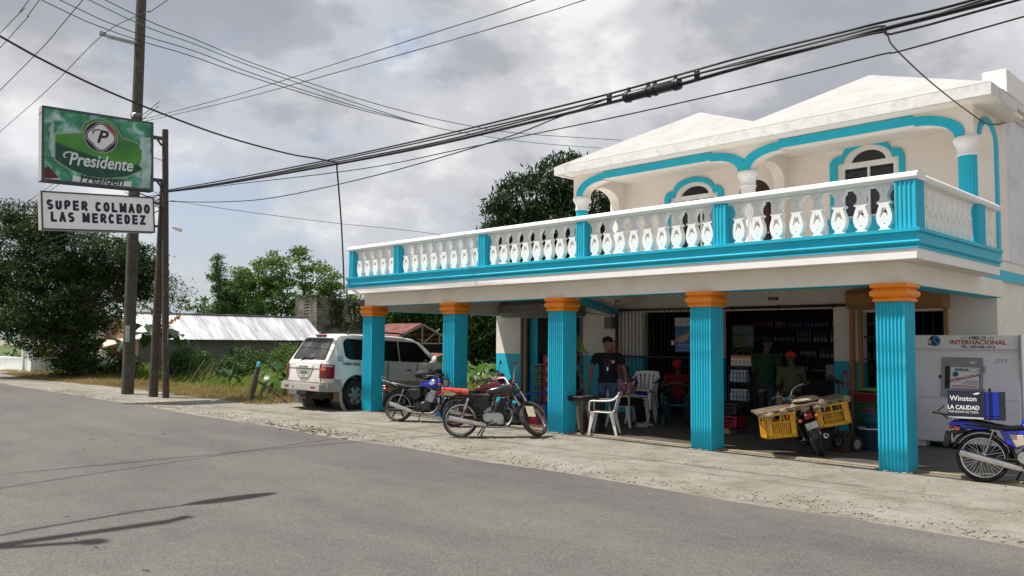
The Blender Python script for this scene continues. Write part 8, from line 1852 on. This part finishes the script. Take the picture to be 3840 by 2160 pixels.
hs = thing('tin_roof_house', (-49.8,7.0,-0.75), 'long low house with shining tin roof and slatted gable beyond the field', 'house')
hw, ez, rz_, Lh = 2.7, 2.55, 4.20, 13.2
q = MB(); q.box(-hw+0.3,hw-0.3,0.10,0.26,0,ez,0); q.build('front_wall', PEACH, hs); q = MB(); q.box(hw-0.46,hw-0.3,0.26,Lh-0.3,0,ez-0.05); q.box(-hw+0.3,-hw+0.46,0.26,Lh-0.3,0,ez-0.05); q.build('side_wall', GREYW, hs)
def sheet(x0, z0, x1, z1, y0, y1):
    s = MB(); n = int((y1-y0)/0.075); V = []
    for i in range(n+1):
        y = y0+(y1-y0)*i/n; dz = 0.018*math.cos(i*PI)
        V += [(x0,y,z0+dz),(x1,y,z1+dz)]
    s.add(V,[(2*i,2*i+2,2*i+3,2*i+1) for i in range(n)]); return s
r_o = sheet(0,rz_,hw+0.1,ez-0.06,-0.25,Lh).build('roof_slope', TIN, hs, recalc=False); sheet(0,rz_,-hw-0.1,ez-0.06,-0.25,Lh).build('roof_slope', TIN, hs, recalc=False)
q = MB(); q.bar((0,-0.27,rz_+0.03),(0,Lh,rz_+0.03),0.28,0.03); q.build('ridge_cap', TIN, r_o)
q = MB(); 
for i in range(26):
    x = -hw+0.25+(2*hw-0.5)*i/25; top = rz_-0.12-(rz_-ez)*abs(x)/hw; q.box(x-0.075,x+0.075,0.06,0.09,ez-0.02,max(ez,top))
q.build('slatted_gable', SLATW, hs); q = MB(); q.bar((-hw-0.1,-0.20,ez-0.12),(0,-0.20,rz_-0.06),0.05,0.16); q.bar((hw+0.1,-0.20,ez-0.12),(0,-0.20,rz_-0.06),0.05,0.16); q.build('barge_board', SLATW, hs)
q = MB(); q.prism([(-hw,-1.5,2.0),(hw-0.5,-1.5,2.0),(hw-0.5,0.05,2.45),(-hw,0.05,2.45)],(0,0,0.06)); q.box(-hw,hw-0.5,-1.52,-1.46,1.75,2.06); q.build('porch_roof', mat('pale_pink_panel',(0.62,0.45,0.37),rough=0.7), hs)
q = MB(); q.box(-0.5,0.35,0.04,0.10,0.05,2.0); q.build('door', TERRA, hs); q = MB(); q.box(-hw+0.3,-0.6,0.085,0.099,0,1.9); q.build('painted_panel', TERRA, hs); q = MB(); q.box(0.8,1.5,0.05,0.10,0.9,1.9); q.build('shuttered_window', SLATW, hs)
for y in (3.0,6.2,9.4):
    q = MB(); q.box(hw-0.31,hw-0.27,y,y+0.9,1.0,1.9); q.build('window', NUMB, hs)
# block ruin
def block_mat():
    m = bpy.data.materials.new('bare_concrete_block'); m.use_nodes = True; nt = m.node_tree; N = nt.nodes; L = nt.links; b = N['Principled BSDF']; tcn = N.new('ShaderNodeTexCoord')
    mp = N.new('ShaderNodeMapping'); sp_ = N.new('ShaderNodeSeparateXYZ'); cb = N.new('ShaderNodeCombineXYZ'); L.new(tcn.outputs['Object'], sp_.inputs[0]); ad = N.new('ShaderNodeMath'); ad.operation = 'ADD'; L.new(sp_.outputs['X'],ad.inputs[0]); L.new(sp_.outputs['Y'],ad.inputs[1]); L.new(ad.outputs[0],cb.inputs[0]); L.new(sp_.outputs['Z'],cb.inputs[1])
    br = N.new('ShaderNodeTexBrick'); br.inputs['Scale'].default_value = 1; br.inputs['Brick Width'].default_value = 0.42; br.inputs['Row Height'].default_value = 0.22; br.inputs['Mortar Size'].default_value = 0.012; br.inputs['Color1'].default_value = (0.22,0.205,0.18,1); br.inputs['Color2'].default_value = (0.15,0.14,0.125,1); br.inputs['Mortar'].default_value = (0.09,0.085,0.08,1); L.new(cb.outputs[0],br.inputs['Vector'])
    n = N.new('ShaderNodeTexNoise'); n.inputs['Scale'].default_value = 1.2; n.inputs['Detail'].default_value = 7; L.new(tcn.outputs['Object'],n.inputs['Vector']); r = N.new('ShaderNodeValToRGB'); r.color_ramp.elements[0].position = 0.38; r.color_ramp.elements[0].color = (0.35,0.36,0.33,1); r.color_ramp.elements[1].position = 0.6; r.color_ramp.elements[1].color = (1,1,1,1); L.new(n.outputs['Fac'],r.inputs[0])
    mx = N.new('ShaderNodeMix'); mx.data_type = 'RGBA'; mx.blend_type = 'MULTIPLY'; mx.inputs['Factor'].default_value = 1; L.new(br.outputs['Color'],mx.inputs['A']); L.new(r.outputs[0],mx.inputs['B']); L.new(mx.outputs['Result'],b.inputs['Base Color']); b.inputs['Roughness'].default_value = 0.95; return m
BLK_ = block_mat()
ru = thing('block_ruin', (-52.6,22.2,-0.75), 'roofless grey concrete block building with vent openings, vines on its dark side', 'building')
q = MB(); q.fill([[(-2.2,0),(1.05,0),(1.05,5.9),(-2.2,5.9)],[(-0.75,4.1),(-0.10,4.1),(-0.10,5.6),(-0.75,5.6)]],0.16,Matrix(((1,0,0,-0.0),(0,0,-1,0.0),(0,1,0,0),(0,0,0,1)))); fw_ = q.build('front_wall', BLK_, ru)
q = MB()
for k in range(6):
    for x in (-0.59,-0.26): q.box(x-0.15,x+0.15,-0.10,0.06,4.15+0.245*k,4.20+0.245*k); q.prism([(x-0.15,-0.08,4.20+0.245*k),(x+0.15,-0.08,4.20+0.245*k),(x,-0.08,4.31+0.245*k)],(0,0.1,0))
q.box(-0.45,-0.40,-0.09,0.07,4.1,5.6); q.build('vent_block', BLK_, fw_)
q = MB(); q.fill([[(0.08,0),(11.0,0),(11.0,5.6),(0.08,5.9)],[(3.0,4.1),(3.3,4.1),(3.3,5.5),(3.0,5.5)],[(3.5,4.1),(3.8,4.1),(3.8,5.5),(3.5,5.5)]],0.16,Matrix(((0,0,1,0.97),(1,0,0,0),(0,1,0,0),(0,0,0,1)))); q.build('side_wall', BLK_, ru)
q = MB(); q.box(-2.1,0.85,10.9,11.05,0,5.5); q.build('rear_wall', BLK_, ru)
Cv = np.stack([NR.normal(0.35,0.30,2600)*0+1.10+np.abs(NR.normal(0,0.06,2600)), NR.beta(1.2,1.8,2600)*10.5, 5.85-NR.beta(1,2.0,2600)*3.6],1); Cv = Cv[(np.array([mnoise.noise((b*0.9,c*0.9,1.0)) for a,b,c in Cv]) > -0.05)]
Vv, Fv = leaf_quads(Cv,0.2,0.6,0.5); fast_mesh('vine', Vv, Fv, L_DARK, ru)
Cv = np.stack([NR.uniform(-2.2,1.1,700), NR.normal(0,0.10,700), 5.9+np.abs(NR.normal(0,0.08,700))],1); Vv, Fv = leaf_quads(Cv,0.16,0.5); fast_mesh('vine', Vv, Fv, L_MID, ru)
# open shed with the rusty roof
RUST = mat('rusty_red_roof_sheet',(0.13,0.025,0.020),rough=0.75,var=0.35,scale=2.5,color2=(0.21,0.060,0.048),dirt=(0.27,0.17,0.145),dirt_amt=0.6,dscale=2.2)
sd = thing('rusty_shed', (-21.5,8.8,-0.75), 'open shed with rusty red tin roof and pale frame behind the white wagon', 'shed')
def sheet2(y0, z0, y1, z1, x0, x1):
    s = MB(); n = int((x1-x0)/0.08); V = []
    for i in range(n+1):
        x = x0+(x1-x0)*i/n; dz = 0.014*math.cos(i*PI); V += [(x,y0,z0+dz),(x,y1,z1+dz)]
    s.add(V,[(2*i,2*i+2,2*i+3,2*i+1) for i in range(n)]); return s
sheet2(0,3.22,-1.75,2.45,-2.3,0.1).build('roof_slope', RUST, sd, recalc=False); sheet2(0,3.22,1.75,2.50,-2.3,0.05).build('roof_slope', RUST, sd, recalc=False)
PALE = mat('pale_frame_timber',(0.26,0.24,0.21),rough=0.9,var=0.2); q = MB()
for s in (-1,1): q.bar((0.08,0,3.16),(0.08,s*1.75,2.42),0.05,0.07)
q.bar((0.06,-1.7,2.40),(0.06,1.7,2.42),0.05,0.06)
for y in (-0.9,0.0,0.9): q.bar((0.05,y,2.4),(0.05,y,3.15-0.42*abs(y)),0.05,0.05)
for x in (0,-2.2):
    for y in (-1.6,1.6): MB().bar((x,y,0),(x,y,2.42),0.08,0.08).build('post', PALE, sd)
for y in (0.5,1.0,1.5): q.bar((0.1,y,3.2-0.42*y),(-2.2,y,3.2-0.42*y),0.04,0.05)
q.bar((0.05,0.1,2.45),(0.05,0.9,3.0),0.04,0.04); q.build('timber_truss', PALE, sd)
MB().box(-2.2,-0.2,1.5,1.6,0,2.4).build('back_wall', NUMB, sd); sheet2(-0.6,2.05,-1.2,1.85,0.3,2.2).build('lean_to_roof', RUST, sd, recalc=False)
for x, y, z in ((0.4,-1.15,1.88),(2.1,-1.15,1.85)): MB().bar((x,y,0),(x,y,z),0.06,0.06).build('prop', PALE, sd)
# white garden wall with its gate
MINT = mat('pale_mint_wall_paint',(0.60,0.64,0.60),rough=0.85,var=0.06,bump=0.2,bscale=20,dirt=(0.40,0.42,0.37),dirt_amt=0.5,dscale=1.5); GATEM = mat('pale_green_iron',(0.36,0.47,0.42),rough=0.6,var=0.1)
gw = thing('garden_wall', (-42.2,0.1,0), 'low pale mint garden wall with a barred gate at the far left', 'wall')
def walls(x0,x1,y0,y1,h): 
    return MB().box(x0,x1,y0,y1,-0.1,h)
walls(-0.92,0,0,0.2,0.74).build('wall_panel', MINT, gw, bevel=0.02); walls(-0.2,-0.003,0.2,4.2,0.74).build('wall_panel', MINT, gw, bevel=0.02); walls(-6.5,-1.62,-0.0,0.2,0.72).build('wall_panel', MINT, gw, bevel=0.02)
walls(-1.62,-1.36,-0.04,0.24,1.22).build('gate_pillar', MINT, gw, bevel=0.02); walls(-0.96,-0.80,-0.03,0.22,0.86).build('gate_pillar', MINT, gw, bevel=0.02)
q = MB()
for i in range(10): q.bar((-1.35+0.9*i/9,0.30,0.05),(-1.35+0.9*i/9,0.30,1.22),0.025,0.025)
for z in (0.1,0.65,1.2): q.bar((-1.36,0.30,z),(-0.44,0.30,z),0.03,0.03)
q.build('gate', GATEM, gw)
tag(MB().box(-60,-41.6,-1.9,0.09,-0.1,0.05).build('concrete_apron', mat('pale_concrete',(0.46,0.44,0.40),rough=0.9,var=0.12,scale=1.5), bevel=0.02), kind='structure')
fh = thing('cream_house', (-60,5,-0.2), 'cream house wall with a louvred window at the left edge behind the tree', 'house'); MB().box(-4,3,0,5,0,2.6).build('wall', CREAM, fh); q = MB(); q.prism([(-4.4,-0.4,2.6),(3.4,-0.4,2.6),(-0.5,2.5,3.9)],(0,0.02,0)); q.prism([(-4.4,-0.4,2.6),(3.4,-0.4,2.6),(3.4,5.4,2.6),(-4.4,5.4,2.6)],(0,0,0.12)); q.build('roof', TIN, fh)
q = MB(); q.box(0.8,2.0,-0.03,-0.002,0.9,1.9); q.build('louvre_window', SLATW, fh)
# loose stones and chippings along the broken asphalt edge
def stones(n, fx_, fy_, s0, s1, name, label, m):
    q = MB(); r = random.Random(17)
    base = MB().ball((0,0,0),1,1,0.6,n=6)
    for i in range(n):
        x, y = fx_(r), fy_(r); s = s0+(s1-s0)*r.random()**3; a = r.uniform(0,6.3); M_ = Matrix.Translation((x,y,0.006+s*0.2)) @ Matrix.Rotation(a,4,'Z') @ Matrix.Diagonal((s*r.uniform(0.7,1.3),s*r.uniform(0.7,1.2),s*r.uniform(0.6,1.1),1)); q.join(base, M_)
    return tag(q.build(name, m, None), label, 'stones', kind='stuff')
STM = mat('limestone_chipping',(0.26,0.243,0.205),rough=0.95,var=0.3,scale=3)
stones(2600, lambda r: r.uniform(-26,4.5), lambda r: -3.45+abs(r.gauss(0,0.40)), 0.006, 0.022, 'loose_stones', 'loose limestone chippings along the broken road edge', STM)
stones(900, lambda r: r.uniform(-13,4), lambda r: r.uniform(-3.2,0.15), 0.005, 0.016, 'scattered_pebbles', 'pebbles scattered over the forecourt', STM)
stones(170, lambda r: r.gauss(-9.5,0.8), lambda r: r.gauss(-3.30,0.18), 0.010, 0.042, 'broken_asphalt', 'crumbled lumps of asphalt at the worn road edge', mat('crumbled_asphalt',(0.16,0.12,0.09),rough=1,var=0.35,scale=4))

# lumps of mortar and swept chippings round the feet of the pillars
q = MB(); r = random.Random(41); base = MB().ball((0,0,0),1,1,0.6,n=6)
for cx_ in COLX:
    for i in range(46):
        a = r.uniform(0,4)
        e = r.uniform(0.0,0.39); px_, py_ = ((cx_+e,-0.02),(cx_+0.41,e),(cx_+e,0.41),(cx_-0.02,e))[int(a)]
        s_ = r.uniform(0.012,0.04); q.join(base, Matrix.Translation((px_+r.gauss(0,0.025),py_+r.gauss(0,0.025),0.008)) @ Matrix.Rotation(r.uniform(0,6),4,'Z') @ Matrix.Diagonal((s_*1.4,s_,s_*0.7,1)))
tag(q.build('mortar_crumbs', STM, None), 'crumbs of mortar and grit round the feet of the pillars', 'grit', kind='stuff')
